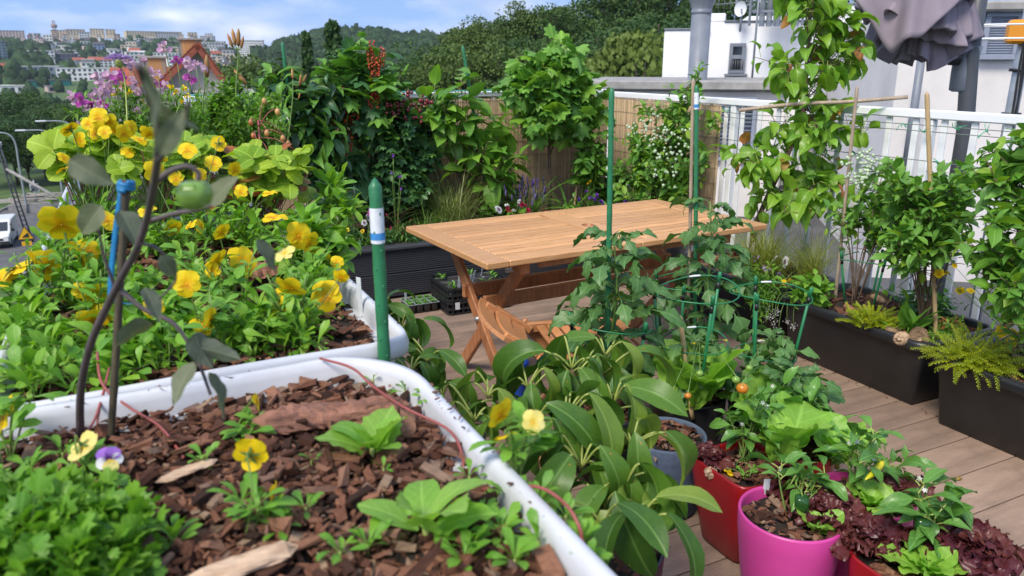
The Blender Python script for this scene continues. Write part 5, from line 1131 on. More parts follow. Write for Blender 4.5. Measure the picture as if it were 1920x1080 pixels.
# seedlings in the trays on the deck
gq_ = np.random.default_rng(8)
for i in range(4):
    for j in range(3):
        n = 26; c = np.array([tx0 + (i + 0.5) * 0.05, ty0 + (j + 0.5) * 0.0567, 0.055]); mb = MB(); az = gq_.uniform(0, 6.28, n); D = np.stack([np.cos(az), np.sin(az), gq_.uniform(0.2, 1.2, n)], -1); place(mb, T_sm[0], frame(D), c + np.column_stack([gq_.uniform(-0.019, 0.019, n), gq_.uniform(-0.021, 0.021, n), gq_.uniform(0, 0.012, n)]), 0.014, gq_.uniform(size=n)); mb.build('seedlings', m_cress, tr)
        if (i + j) % 2 == 0: n = 9; c = np.array([X0 + 0.06 + i * 0.107, Y0 + 0.06 + j * 0.11, 0.152]); mb = MB(); az = gq_.uniform(0, 6.28, n); D = np.stack([np.cos(az), np.sin(az), gq_.uniform(0.6, 2.2, n)], -1); place(mb, T_la[1], frame(D), c + np.column_stack([gq_.normal(0, 0.01, (n, 2)), gq_.uniform(0, 0.03, n)]), 0.05, gq_.uniform(size=n)); mb.build('seedling_leaves', m_greenleaf0, cells)

# ================================================================== shrubs of the back bed
BZS = 0.32
def bbase(px, y=5.1, z=BZS):
    d = ray(px, 380); return np.array([d[0] * y / d[1], y, z])
plant('glossy_shrub', 'dark glossy leaved shrub with drooping leaves at the bed end', 'shrub', bbase(573, 5.0), [bpx(560, 165, 5.0, 78, 42, 60), bpx(545, 215, 5.0, 78, 50, 60), bpx(590, 245, 5.0, 50, 40, 50)], T_dr, 0.165, [(lm_dark, 1.0), (lm_mid, 0.3)], sm_wood, nst=42, lps=9, trunk=[bbase(573, 5.0), bbase(572, 5.0) + [0, 0, 0.3], ony(571, 225, 5.0)], trunk_r=0.012, mode='parts', up=0.1, droop=0.75, seed=1, inner=0.35, top_young=0.75, spread=0.10, beta=0.7)
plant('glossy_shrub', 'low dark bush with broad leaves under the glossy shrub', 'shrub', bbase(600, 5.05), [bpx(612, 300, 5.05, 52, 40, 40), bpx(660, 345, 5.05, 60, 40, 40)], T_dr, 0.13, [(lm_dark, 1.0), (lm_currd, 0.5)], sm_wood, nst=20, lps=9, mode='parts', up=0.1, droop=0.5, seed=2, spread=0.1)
r_, tips, lp = plant('red_currant_bush', 'tall red currant bush hung with strings of red berries', 'shrub', bbase(690, 5.15), [bpx(690, 120, 5.15, 42, 50, 40), bpx(640, 175, 5.15, 55, 40, 40), bpx(715, 190, 5.15, 42, 60, 40), bpx(650, 135, 5.15, 30, 40, 30)], T_pa, 0.135, [(lm_curr, 1.0), (lm_currd, 0.8)], sm_wood, nst=36, lps=9, mode='parts', up=0.2, droop=0.35, petiole=0.35, seed=3, spread=0.12, inner=0.5)
pts = []
for (px, py, n) in ((698, 95, 22), (716, 108, 26), (708, 125, 26), (694, 110, 20), (698, 140, 18), (702, 165, 24), (706, 185, 28), (694, 195, 22), (700, 178, 24), (622, 220, 14), (634, 218, 14), (648, 216, 14), (660, 220, 16), (668, 218, 14), (640, 180, 10), (646, 275, 26), (636, 285, 14), (656, 268, 14)):
    c = ony(px, py, 5.0); 
    for k in range(n): a = rng.uniform(0, 2 * PI); pts.append(c + [0.018 * math.cos(a) * (1 - k / n * 0.5), 0.018 * math.sin(a), 0.06 - 0.12 * k / n])
berries(r_, 'berries', pts, 0.0075, m_berryr)
r_, tips, lp = plant('gooseberry_bush', 'wide dark gooseberry bush with deep red fruit on the reed screen', 'shrub', bbase(730, 5.15), [bpx(730, 225, 5.15, 80, 45, 50), bpx(770, 280, 5.15, 60, 50, 50), bpx(690, 290, 5.15, 80, 50, 50), bpx(740, 330, 5.15, 80, 45, 50), bpx(800, 200, 5.15, 60, 28, 30)], T_pa, 0.082, [(lm_currd, 1.0), (lm_dark, 0.35), (lm_curr, 0.25)], sm_wood, nst=80, lps=14, up=0.2, droop=0.25, seed=4, spread=0.22, inner=0.35)
berries(r_, 'berries', [ony(px + rng.normal(0, 9), py + rng.normal(0, 6), 4.95) for (px, py) in ((760, 190), (745, 212), (770, 175), (800, 190), (780, 225), (765, 200), (735, 195)) for _ in range(7)], 0.0135, m_berryd)
plant('climbing_kiwi', 'light green climber with broad leaves on the tall green stake', 'climber', bbase(868, 5.1), [bpx(882, 140, 5.05, 34, 24, 20), bpx(858, 195, 5.05, 55, 28, 30), bpx(885, 240, 5.05, 70, 36, 30), bpx(925, 290, 5.0, 56, 44, 30), bpx(965, 330, 5.0, 56, 36, 30), bpx(800, 190, 5.1, 42, 20, 20)], T_ov, 0.150, [(lm_kiwi, 1.0), (lm_mid, 0.5)], sm_wood, nst=34, lps=6, mode='parts', up=0.15, droop=0.45, petiole=0.35, seed=5, spread=0.18, inner=0.45)
H0 = bbase(1030, 5.1)
plant('currant_standard', 'round headed currant standard with bright lobed leaves on a thin trunk', 'tree', H0, [bpx(1040, 145, 5.1, 62, 50, 50), bpx(1000, 180, 5.1, 55, 40, 45), bpx(1085, 190, 5.1, 52, 45, 45), bpx(1045, 225, 5.1, 72, 34, 45), bpx(970, 150, 5.1, 26, 24, 25)], T_pa, 0.125, [(lm_curr, 1.0), (lm_kiwi, 0.6)], sm_wood, nst=58, lps=9, trunk=[H0, H0 + [0.0, 0, 0.35], ony(1030, 240, 5.1), ony(1042, 170, 5.1)], trunk_r=0.016, mode='parts', up=0.15, droop=0.5, petiole=0.3, seed=6, spread=0.14, inner=0.3)
plant('currant_bush', 'loose green bush right of the currant standard', 'shrub', bbase(1105, 5.0), [bpx(1105, 260, 5.0, 34, 40, 40), bpx(1090, 310, 5.0, 40, 36, 30), bpx(1140, 330, 5.0, 34, 34, 30)], T_ov, 0.095, [(lm_mid, 1.0), (lm_curr, 0.8)], sm_green, nst=26, lps=9, up=0.2, droop=0.3, seed=7, spread=0.14, inner=0.4)
def b5(px, py, rx, ry): return bpx(px, py, 0, rx, ry, rx * 0.7, dist=5.35)
r_, tips, lp = plant('blueberry_bush', 'tall twiggy blueberry bush with pale berries in the fence corner', 'shrub', (3.30, 4.28, 0.27), [b5(1262, 225, 58, 50), b5(1205, 245, 46, 46), b5(1235, 295, 76, 44), b5(1295, 305, 42, 44), b5(1290, 160, 44, 40), b5(1268, 118, 34, 26), b5(1312, 112, 26, 20), b5(1185, 315, 44, 40), b5(1340, 215, 26, 26), b5(1230, 350, 70, 34)], T_sm, 0.066, [(lm_blue, 1.0), (lm_blueY, 0.12)], sm_wood, nst=40, lps=14, twigs=7, up=0.35, droop=0.15, seed=8, spread=0.10, inner=0.35, top_young=0.5, stem_r=0.005)
pot('black pot of the tall blueberry bush in the fence corner', 3.30, 4.28, 0.13, 0.17, 0.30, m_black, seed=31, mulch='bark mulch round the corner blueberry')
berries(r_, 'berries', [ond(px + rng.normal(0, 14), py + rng.normal(0, 9), 5.1) for (px, py) in ((1240, 250), (1270, 275), (1215, 260), (1255, 295), (1290, 255), (1225, 225), (1245, 330), (1200, 240)) for _ in range(12)], 0.010, m_berryg)
# standing and strap leaved things in the bed
for k, (px, n, h, lab) in enumerate(((985, 14, 0.52, 'strap leaved lily clump left of the currant trunk'), (1060, 16, 0.42, 'strap leaved lily clump right of the currant trunk'), (1190, 40, 0.45, 'dark grassy clump under the blueberry bush'))):
    tuft('strap_leaf_clump', lab, 'plant', bbase(px, 4.98), n, h, 0.03, lm_mid if k < 2 else lm_currd, [leaf(STRAP, 0.05, 8, 2, 0.3, 0.05, 0.7 + 0.5 * i, 0) for i in range(3)], seed=k, wid=1.0 if k < 2 else 0.5, part='leaves')
tuft('ornamental_grass', 'airy pale grass with fine seed heads before the reed screen', 'grass plant', bbase(845, 4.98), 420, 0.62, 0.05, leafmat('airy_grass', (0.16, 0.22, 0.06), (0.30, 0.34, 0.13), vein=0), seed=11, wid=0.35, erect=0.28)
tuft('ornamental_grass', 'dark green arching grass clump above the bed edge', 'grass plant', bbase(800, 4.92), 160, 0.34, 0.06, lm_grass, seed=12, wid=0.7, erect=0.5)
for k, (px, col_, lab) in enumerate(((640, 0, 'white flowered lavender spikes at the bed end'), (1000, 1, 'purple lavender clump behind the table'), (970, 1, 'purple lavender clump beside the pink carnations'))):
    b = bbase(px, 4.95); r_ = tuft('lavender', lab, 'flower', b, 120, 0.26, 0.05, leafmat('lavender_leaf%d' % k, (0.07, 0.11, 0.06), (0.13, 0.17, 0.10), vein=0), seed=20 + k, wid=0.6, erect=0.4)
    mb = MB(); g = np.random.default_rng(k)
    for i in range(26):
        p = b + [g.normal(0, 0.10), g.normal(0, 0.05), g.uniform(0.2, 0.38)]; V, F = blob(p, (0.006, 0.006, 0.028), 0.25, 6, i); mb.add(V, F, rnd=g.uniform()); addtube(mb, [b + [0, 0, 0.05], p * 0.6 + b * 0.4 + [0, 0, 0.04], p], 0.0015, 4, m=1)
    mb.build('flower_spikes', [pm_plainwhite if col_ == 0 else M('lavender%d' % k, (0.14, 0.09, 0.28), (0.10, 0.06, 0.20), usernd=0.3), sm_green], r_)
# low planting along the front edge of the bed
def lowclump(label, px, y, rx, h, size, mats, tpls, seed, n=60, z=BZS, name='bedding_plant'):
    b = bbase(px, y, z); k = np.linalg.norm(b - EYE) / FPX; return plant(name, label, 'plant', b, [(b + [0, 0, h * 0.5], (rx * k, 0.07, h * 0.55))], tpls, size, mats, sm_green, nst=max(8, n // 8), lps=8, up=0.3, droop=0.2, seed=seed, stem_r=0.002, inner=0.3)[0]
for i, (px, y, rx, h, sz, mt, tp, n, lab) in enumerate((
        (640, 4.85, 40, 0.20, 0.05, [(lm_viola, 1), (lm_currd, 1)], T_sp, 130, 'leafy pansy foliage at the left end of the bed'),
        (700, 4.82, 45, 0.13, 0.045, [(lm_currd, 1), (lm_mid, 0.6)], T_la, 150, 'dark low foliage below the gooseberry'),
        (765, 4.82, 42, 0.16, 0.045, [(lm_currd, 1), (lm_grass, 0.6)], T_la, 150, 'low dark foliage with red flower buds at the bed edge'),
        (830, 4.85, 45, 0.13, 0.05, [(lm_mid, 1), (lm_currd, 1)], T_el, 130, 'low green foliage at the table corner'),
        (890, 4.82, 40, 0.11, 0.04, [(lm_viola, 1), (lm_blueY, 0.5)], T_sp, 110, 'bright low foliage left of the white pansy'),
        (940, 4.95, 50, 0.26, 0.08, [(lm_kiwi, 1), (lm_mid, 1)], T_ov, 100, 'broad leaved foliage behind the pink carnations'),
        (1015, 4.82, 36, 0.12, 0.06, [(lm_redlet, 1)], T_ov, 90, 'dark red heuchera clump at the bed edge'),
        (1070, 4.9, 40, 0.22, 0.07, [(lm_mid, 1), (lm_viola, 0.7)], T_la, 110, 'upright green leaves beside the orange cane'),
        (1130, 4.9, 40, 0.17, 0.06, [(lm_mid, 1)], T_ov, 110, 'green leaves under the violet bellflowers'),
        (1200, 4.85, 45, 0.28, 0.07, [(lm_mid, 1), (lm_currd, 1)], T_ov, 130, 'green shrubby clump behind the right half of the table'),
        (1235, 4.85, 40, 0.25, 0.07, [(lm_mid, 1), (lm_viola, 1)], T_ov, 120, 'leafy clump at the bed end near the railing'),
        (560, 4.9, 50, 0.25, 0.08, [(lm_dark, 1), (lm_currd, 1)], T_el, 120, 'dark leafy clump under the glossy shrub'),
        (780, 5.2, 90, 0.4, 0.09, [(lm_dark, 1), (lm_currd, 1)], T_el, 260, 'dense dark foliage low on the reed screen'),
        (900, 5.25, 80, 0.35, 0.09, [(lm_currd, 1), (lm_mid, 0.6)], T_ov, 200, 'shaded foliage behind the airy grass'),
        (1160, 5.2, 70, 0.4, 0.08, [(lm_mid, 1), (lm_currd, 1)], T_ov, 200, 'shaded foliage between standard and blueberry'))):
    lowclump(lab, px, y, rx, h, sz, mt, tp, 40 + i, n)
def bedflowers(label, px, y, fl, seed, kind, n=18, mats=None, name='pansy_plant', group='pansies in the back bed'): return viola(label, bbase(px, y, BZS), fl, n, 0.05, 0.05, 0.08, seed, kind, mats, name=name, group=group, dj=0.04)
bedflowers('magenta and white faced pansies at the left of the bed', 690, 4.84, [(697, 398, 17, 'mg'), (690, 408, 14, 'wh'), (683, 418, 12, 'wh'), (700, 388, 12, 'mg')], 1, 'mg')
bedflowers('small dark faced yellow pansies low at the bed edge', 645, 4.82, [(642, 439, 12), (650, 432, 10), (663, 452, 12), (679, 434, 9), (625, 414, 10), (644, 413, 10)], 2, 'yf')
bedflowers('large white pansy beside the pink carnations', 935, 4.83, [(935, 393, 16, 'wh')], 3, 'wh', 10)
def balls(label, name, px, y, fl, mat, seed, npet=9, nl=14, r=None, cat='flower', lmat=None):
    """round heads made of many small petals"""
    b = bbase(px, y, BZS); g = np.random.default_rng(seed); t = thing(name, label, cat, b); tp = leaf(ROUND, 0.9, 3, 2, 0.2, 0.3, 0.6, 0.08, 2)
    for i, f in enumerate(fl):
        P = ony(f[0], f[1], y - 0.03); R_ = f[2] * np.linalg.norm(P - EYE) / FPX / 2; n = npet; mb = MB(); D = nrm(g.standard_normal((n, 3)) + nrm(EYE - P) * 0.8 + [0, 0, 0.6]); place(mb, tp, frame(D, (0, 0, 1.0), g.uniform(0, 6, n)), np.repeat(P[None], n, 0), R_ * g.uniform(0.8, 1.2, n), g.uniform(size=n)); f_ = mb.build('flower', f[3] if len(f) > 3 else mat, t)
        q = MB(); addtube(q, bez(b, (b + P) / 2 + [0, 0, 0.05], P, 6), 0.002, 4); q.build('flower_stem', sm_green, f_)
    if nl: lp_ = leaf(LANCE, 0.2, 4, 2, 0.2, 0.5, 0.9, 0); mb = MB(); n = nl * 5; az = g.uniform(0, 6.28, n); D = np.stack([np.cos(az), np.sin(az), g.uniform(0.2, 1.4, n)], -1); place(mb, lp_, frame(D), b + np.column_stack([g.normal(0, 0.05, n), g.normal(0, 0.03, n), g.uniform(0, 0.05, n)]), 0.07, g.uniform(size=n)); mb.build('foliage', lmat or lm_viola, t)
    return t
balls('pink carnations at the table edge in the bed', 'carnation', 960, 4.82, [(955, 397, 14, pm_red), (950, 385, 9, pm_plainwhite), (952, 391, 10, pm_red), (978, 384, 12, pm_red), (990, 394, 11, pm_red), (973, 378, 9, pm_plainwhite), (964, 394, 8, pm_plainwhite), (985, 386, 8, pm_red)], pm_red, 5, 14)
balls('violet bellflowers along the far table edge', 'bellflower', 1120, 4.85, [(1090 + 13 * i + rng.normal(0, 4), 377 + rng.normal(0, 5), 10) for i in range(11)] + [(1099, 360, 8), (1120, 368, 12), (1126, 380, 12), (1107, 370, 9), (1195, 372, 9)], pm_violet, 6, 7)
balls('purple flowers under the blueberry bush', 'purple_flower', 1225, 4.8, [(1195 + rng.normal(0, 20), 345 + rng.normal(0, 8), 7) for _ in range(9)] + [(1232 + rng.normal(0, 12), 345 + rng.normal(0, 12), 8) for _ in range(9)], pm_violet, 7, 6)
balls('blue columbine flowers against the dark gooseberry', 'columbine', 740, 4.9, [(737, 293, 9), (735, 324, 8), (750, 332, 8), (752, 353, 7)], pm_violet, 8, 6, 6)
balls('small red flower buds low on the bed edge', 'red_bud', 760, 4.82, [(720 + rng.uniform(0, 60), 425 + rng.normal(0, 10), 5) for _ in range(16)], pm_red, 9, 4, 0)
balls('small yellow daisy beside the orange cane', 'yellow_daisy', 1103, 4.88, [(1103, 343, 8), (1107, 339, 6)], pm_y, 10, 9, 4)

# ================================================================== apricot and berry bushes in the troughs
A0 = np.array([3.26, 3.36, 0.29]); AY = np.linalg.norm(onz(1490, 440, 0.3) - EYE); 
def abl(px, py, rx, ry, dd=0.0): return bpx(px, py, 0, rx, ry, rx * 0.8, dist=4.70 + dd)
plant('apricot_tree', 'young apricot tree with heart shaped leaves tied to a crossbar', 'tree', A0, [abl(1530, 20, 60, 50), abl(1575, 100, 70, 48), abl(1500, 85, 50, 40), abl(1440, 130, 52, 34), abl(1415, 90, 24, 22), abl(1615, 40, 30, 40), abl(1540, 150, 52, 30), abl(1545, 210, 34, 26), abl(1475, 245, 46, 26), abl(1580, 260, 64, 34), abl(1430, 315, 66, 36), abl(1500, 320, 70, 36), abl(1570, 340, 74, 40), abl(1610, 290, 44, 26, -0.2), abl(1470, 385, 76, 32), abl(1545, 395, 60, 30)], T_co, 0.108, [(lm_apri, 1.0), (lm_kiwi, 0.5), (lm_young, 0.015)], sm_wood, nst=34, lps=6, trunk=[A0, A0 + [0.01, 0, 0.3], ond(1500, 235, 4.7), ond(1512, 130, 4.7), ond(1520, 10, 4.7)], trunk_r=0.017, mode='parts', up=0.05, droop=0.7, petiole=0.35, seed=9, spread=0.14, inner=0.4, top_young=0.14, twigs=4)
cb0, cb1 = ond(1386, 207, 4.58), ond(1702, 182, 4.62); mb = MB(); addtube(mb, spline([cb0, cb0 * 0.66 + cb1 * 0.34 + [0, 0, 0.01], cb0 * 0.33 + cb1 * 0.67, cb1], 12), 0.010, 8); tag(mb.build('crossbar_cane', m_cane), 'weathered cane tied level across the apricot tree', 'cane')
tuft('feather_grass', 'yellow green feather grass at the foot of the apricot tree', 'grass plant', (3.22, 3.22, 0.29), 700, 0.46, 0.05, lm_feather, seed=31, wid=0.28, erect=0.30)
tuft('feather_grass', 'smaller feather grass tuft leaning over the far trough', 'grass plant', (3.36, 3.00, 0.29), 420, 0.40, 0.035, lm_feather, seed=32, wid=0.28, erect=0.22)
def bl(px, py, rx, ry, dist): return bpx(px, py, 0, rx, ry, rx * 0.8, dist=dist)
r_, tips, lp = plant('blueberry_bush', 'blueberry bush with clustered pale berries behind the cane', 'shrub', (3.24, 2.60, 0.29), [bl(1640, 320, 50, 40, 4.35), bl(1610, 380, 56, 42, 4.35), bl(1660, 400, 50, 44, 4.3), bl(1700, 350, 44, 36, 4.3)], T_sm, 0.066, [(lm_blue, 1.0), (lm_blueY, 0.1)], sm_wood, nst=14, lps=13, twigs=7, up=0.35, droop=0.15, seed=10, spread=0.10, inner=0.4, top_young=0.3)
berries(r_, 'berries', [ond(px + rng.normal(0, 12), py + rng.normal(0, 7), 4.2) for (px, py) in ((1600, 300), (1625, 290), (1640, 315), (1600, 325), (1620, 340)) for _ in range(12)], 0.009, m_berryg)
r_, tips, lp = plant('blueberry_bush', 'blueberry bush tied to the bamboo cane in the middle trough', 'shrub', (3.22, 2.18, 0.29), [bl(1745, 325, 66, 44, 3.85), bl(1700, 390, 66, 50, 3.8), bl(1770, 400, 66, 56, 3.8), bl(1720, 460, 62, 40, 3.75), bl(1800, 350, 40, 44, 3.9), bl(1820, 440, 50, 46, 3.8)], T_sm, 0.068, [(lm_blue, 1.0), (lm_blueY, 0.16), (lm_mid, 0.5)], sm_wood, nst=20, lps=15, twigs=8, up=0.35, droop=0.15, seed=11, spread=0.10, inner=0.42, top_young=0.4, stem_r=0.005)
r_, tips, lp = plant('blueberry_bush', 'bright leafed blueberry bush at the right edge', 'shrub', (3.22, 1.50, 0.29), [bl(1900, 285, 46, 46, 3.5), bl(1880, 370, 66, 52, 3.45), bl(1850, 455, 60, 52, 3.45), bl(1900, 520, 60, 60, 3.4), bl(1850, 560, 44, 50, 3.4), bl(1840, 300, 34, 30, 3.5), bl(1940, 420, 50, 90, 3.4)], [T_sm[0], T_sm[1], T_el[0]], 0.078, [(lm_blue, 1.0), (lm_blueY, 0.35), (lm_mid, 0.4)], sm_wood, nst=22, lps=14, twigs=8, up=0.3, droop=0.2, seed=12, spread=0.11, inner=0.4, top_young=0.7, stem_r=0.005)
# troughs: low plants
def heather(label, base, n, R, seed, overhang=None):
    g = np.random.default_rng(seed); base = np.asarray(base, float); t = thing('heather', label, 'plant', base); mb = MB(); st = MB(); tp = leaf(LANCE, 0.35, 2, 2, 0.2, 0.2, 0.3, 0)
    for i in range(n):
        az = g.uniform(0, 2 * PI); d = np.array([math.cos(az), math.sin(az), g.uniform(0.35, 1.3)])
        if overhang is not None: d = d + np.asarray(overhang) * g.uniform(0.3, 1.2)
        d = nrm(d); L_ = R * g.uniform(0.6, 1.15); p0 = base + np.append(g.normal(0, R * 0.28, 2), 0); p2 = p0 + d * L_; p2[2] -= 0.3 * L_ * (1 - d[2]) * g.uniform(0, 1.2) ; P = bez(p0, p0 + d * L_ * 0.5 + [0, 0, L_ * 0.18], p2, 8); addtube(st, P, 0.0012, 4, cap=False)
        k = 60; tt = np.linspace(0.25, 1, k); p, T = path_at(P, tt); ph = np.arange(k) * 2.4; A = frame(T); pr = A[:, :, 0] * np.cos(ph)[:, None] + A[:, :, 2] * np.sin(ph)[:, None]; place(mb, tp, frame(pr + T * 0.9), p, 0.014 * (1.25 - 0.5 * tt), np.full(k, g.uniform()) * 0.6 + g.uniform(0, 0.4, k))
    mb.build('foliage', lm_heath, t); st.build('stems', sm_green, t); return t
heather('yellow green heather in the middle trough', (3.06, 2.33, 0.29), 110, 0.13, 1)
heather('yellow heather hanging over the corner of the nearest trough', (3.03, 1.80, 0.30), 190, 0.17, 2, overhang=(-0.9, -0.3, -0.25))
m_cone = M('pine_cone', (0.48, 0.34, 0.22), (0.28, 0.18, 0.11), rough=0.8, scale=40, usernd=0.25)
def cone(label, P, L_, az, seed):
    t = thing('pine_cone', label, 'pine cone', P, 'pine cones in the trough'); R = euler(0.15, 0, az); P = np.asarray(P)
    mb = MB(); V, F = blob((0, 0, 0), (L_ * 0.20, L_ * 0.44, L_ * 0.20), 0.05, 10, seed); mb.add(V @ R.T + P, F); mb.build('core', m_cone, t)
    sc = leaf(ROUND, 0.8, 3, 2, 0.15, 0.5, -0.7, 0); mb = MB(); n = 120; i = np.arange(n); y = (i / n - 0.5) * 0.9; th = i * 2.39996; rr = 0.22 * np.sqrt(np.maximum(0.02, 1 - (2 * y) ** 2)); p = np.stack([np.cos(th) * rr, y, np.sin(th) * rr], -1) * L_; D = np.stack([np.cos(th) * 0.8, np.full(n, 0.55), np.sin(th) * 0.8], -1); U = np.stack([np.cos(th), np.zeros(n), np.sin(th)], -1)
    Rr = np.array([frame(D[q], U[q]) for q in range(n)]); place(mb, sc, np.einsum('ij,njk->nik', R, Rr), p @ R.T + P, L_ * 0.17, np.random.default_rng(seed).uniform(size=n)); mb.build('scales', m_cone, t)
cone('long pine cone at the near rim of the middle trough', onz(1723, 632, 0.325), 0.115, -0.9, 1)
cone('short pine cone tilted behind the others in the middle trough', onz(1673, 620, 0.325), 0.07, 0.6, 2)
cone('pine cone lying against the trough rim under broad leaves', onz(1690, 635, 0.32), 0.085, 1.9, 3)
cone('upright pine cone behind the heather in the middle trough', onz(1646, 560, 0.36), 0.10, 0.2, 4)
tuft('tulip_leaves', 'upright broad dark leaves before the bamboo cane', 'plant', (3.09, 2.16, 0.285), 9, 0.19, 0.035, lm_mid, [leaf(LANCE, 0.30, 7, 4, 0.35, 0.05, 0.3 + 0.35 * i, 0.01) for i in range(3)], seed=41, part='leaves')
def troughclump(label, x, y, rx, ry, h, size, mats, tpls, seed, n=80, z=0.29, name='trough_plant', **kw): return plant(name, label, 'plant', (x, y, z), [((x, y, z + h * 0.5), (rx, ry, h * 0.55))], tpls, size, mats, sm_green, nst=max(8, n // 8), lps=8, up=0.3, droop=0.25, seed=seed, stem_r=0.002, inner=0.3, **kw)[0]
troughclump('small leaved reddish ground cover under the berry bush', 3.30, 2.10, 0.12, 0.10, 0.08, 0.03, [(lm_strawr, 1), (lm_viola, 1)], T_sp, 51, 160)
troughclump('dark ground cover behind the bamboo cane', 3.36, 2.30, 0.12, 0.2, 0.16, 0.045, [(lm_currd, 1), (lm_viola, 0.6)], T_ov, 52, 190)
troughclump('round leaved green plant at the left end of the middle trough', 3.08, 2.72, 0.10, 0.10, 0.15, 0.06, [(lm_viola, 1), (lm_kiwi, 0.7)], T_ov, 53, 110)
troughclump('fine green foliage at the near end of the middle trough', 3.2, 2.06, 0.12, 0.05, 0.07, 0.035, [(lm_viola, 1)], T_la, 54, 90)
viola('yellow violas standing in the nearest trough', (3.15, 1.62, 0.29), [(1879, 622, 20), (1903, 627, 22), (1896, 643, 18), (1886, 655, 17), (1866, 651, 10), (1800, 545, 14)], 60, 0.05, 0.10, 0.16, 61, group='flowers in the troughs', dj=0.05)
viola('yellow flowers deep under the blueberry in the trough', (3.35, 1.75, 0.29), [(1761, 513, 15), (1772, 510, 13), (1803, 545, 13), (1820, 545, 13), (1790, 498, 9)], 30, 0.05, 0.10, 0.14, 62, group='flowers in the troughs', dj=0.05)
viola('lilac and white pansies in the farthest trough', (3.10, 3.10, 0.29), [(1418, 486, 17, 'li'), (1428, 500, 14, 'li'), (1437, 504, 15, 'li'), (1409, 484, 14, 'pu'), (1472, 492, 21, 'wh'), (1452, 485, 15, 'wh'), (1460, 515, 10, 'pu'), (1469, 520, 9, 'pu'), (1382, 486, 12, 'ma'), (1380, 477, 11, 'ma')], 70, 0.05, 0.13, 0.15, 63, group='flowers in the troughs', dj=0.12, kind='li')
viola('small yellow flowers among green leaves at the far trough corner', (3.06, 2.96, 0.29), [(1470, 529, 9), (1480, 526, 7), (1524, 542, 8), (1519, 546, 7)], 50, 0.05, 0.12, 0.12, 64, group='flowers in the troughs', dj=0.05)
balls2 = thing('alyssum', 'white alyssum trailing down the front of the far trough', 'flower', (3.0, 2.99, 0.3)); g = np.random.default_rng(9); tpw = leaf(ROUND, 0.9, 2, 2, 0.1, 0.2, 0.3, 0)
for (px, py) in ((1438, 577), (1457, 585), (1440, 596), (1449, 592), (1476, 602), (1488, 612), (1453, 606), (1490, 560), (1460, 622)):
    P = onx(px, py, 2.95 + g.uniform(-0.04, 0.03)); mb = MB(); n = 40; D = nrm(g.standard_normal((n, 3)) + nrm(EYE - P)); place(mb, tpw, frame(D, (0, 0, 1.0)), P + g.normal(0, 0.010, (n, 3)), 0.006, g.uniform(size=n)); f_ = mb.build('flower_cluster', pm_plainwhite, balls2)
    mb = MB(); b0 = np.array([3.03, P[1] + 0.03, 0.33]); addtube(mb, bez(b0, (b0 + P) / 2 + [-0.04, 0, 0.06], P, 8), 0.0017, 4); mb.build('flower_stem', sm_green, f_)
plant('alyssum_leaves', None, None, (3.03, 2.98, 0.33), [((2.97, 3.0, 0.30), (0.07, 0.10, 0.10)), ((2.95, 2.95, 0.20), (0.04, 0.07, 0.09))], T_la, 0.042, [(lm_viola, 1.0)], sm_green, nst=30, lps=11, up=0.2, droop=0.3, seed=65, root=balls2, stem_r=0.0018)
# stone and driftwood
m_stone = M('pale_stone', (0.50, 0.46, 0.38), (0.36, 0.33, 0.27), rough=0.85, scale=25, bstr=0.4)
m_drift = M('driftwood', (0.42, 0.38, 0.34), (0.27, 0.24, 0.21), rough=0.9, scale=30, stretch=(3, 3, 0.7), bstr=0.6)
ps = onz(1391, 472, 0.40); mb = MB(); V, F = blob(ps, (0.055, 0.05, 0.04), 0.07, 14, 3); mb.add(V, F); tag(mb.build('stone', m_stone), 'pale rounded stone on the far trough by the driftwood', 'stone')
mb = MB(); k0, k1, k2 = onz(1403, 495, 0.36), ond(1414, 458, np.linalg.norm(onz(1403, 495, 0.36) - EYE)), onz(1445, 485, 0.38); addtube(mb, spline([k0, k0 * 0.5 + k1 * 0.5 + [0.01, 0, 0], k1], 8), [0.014, 0.016, 0.017, 0.016, 0.018, 0.019, 0.016, 0.012], 8); addtube(mb, spline([k1, k1 * 0.5 + k2 * 0.5 + [0, 0.01, 0.01], k2], 8), [0.016, 0.017, 0.015, 0.014, 0.015, 0.013, 0.012, 0.01], 8); tag(mb.build('driftwood', m_drift), 'forked grey driftwood standing beside the pale stone', 'driftwood')

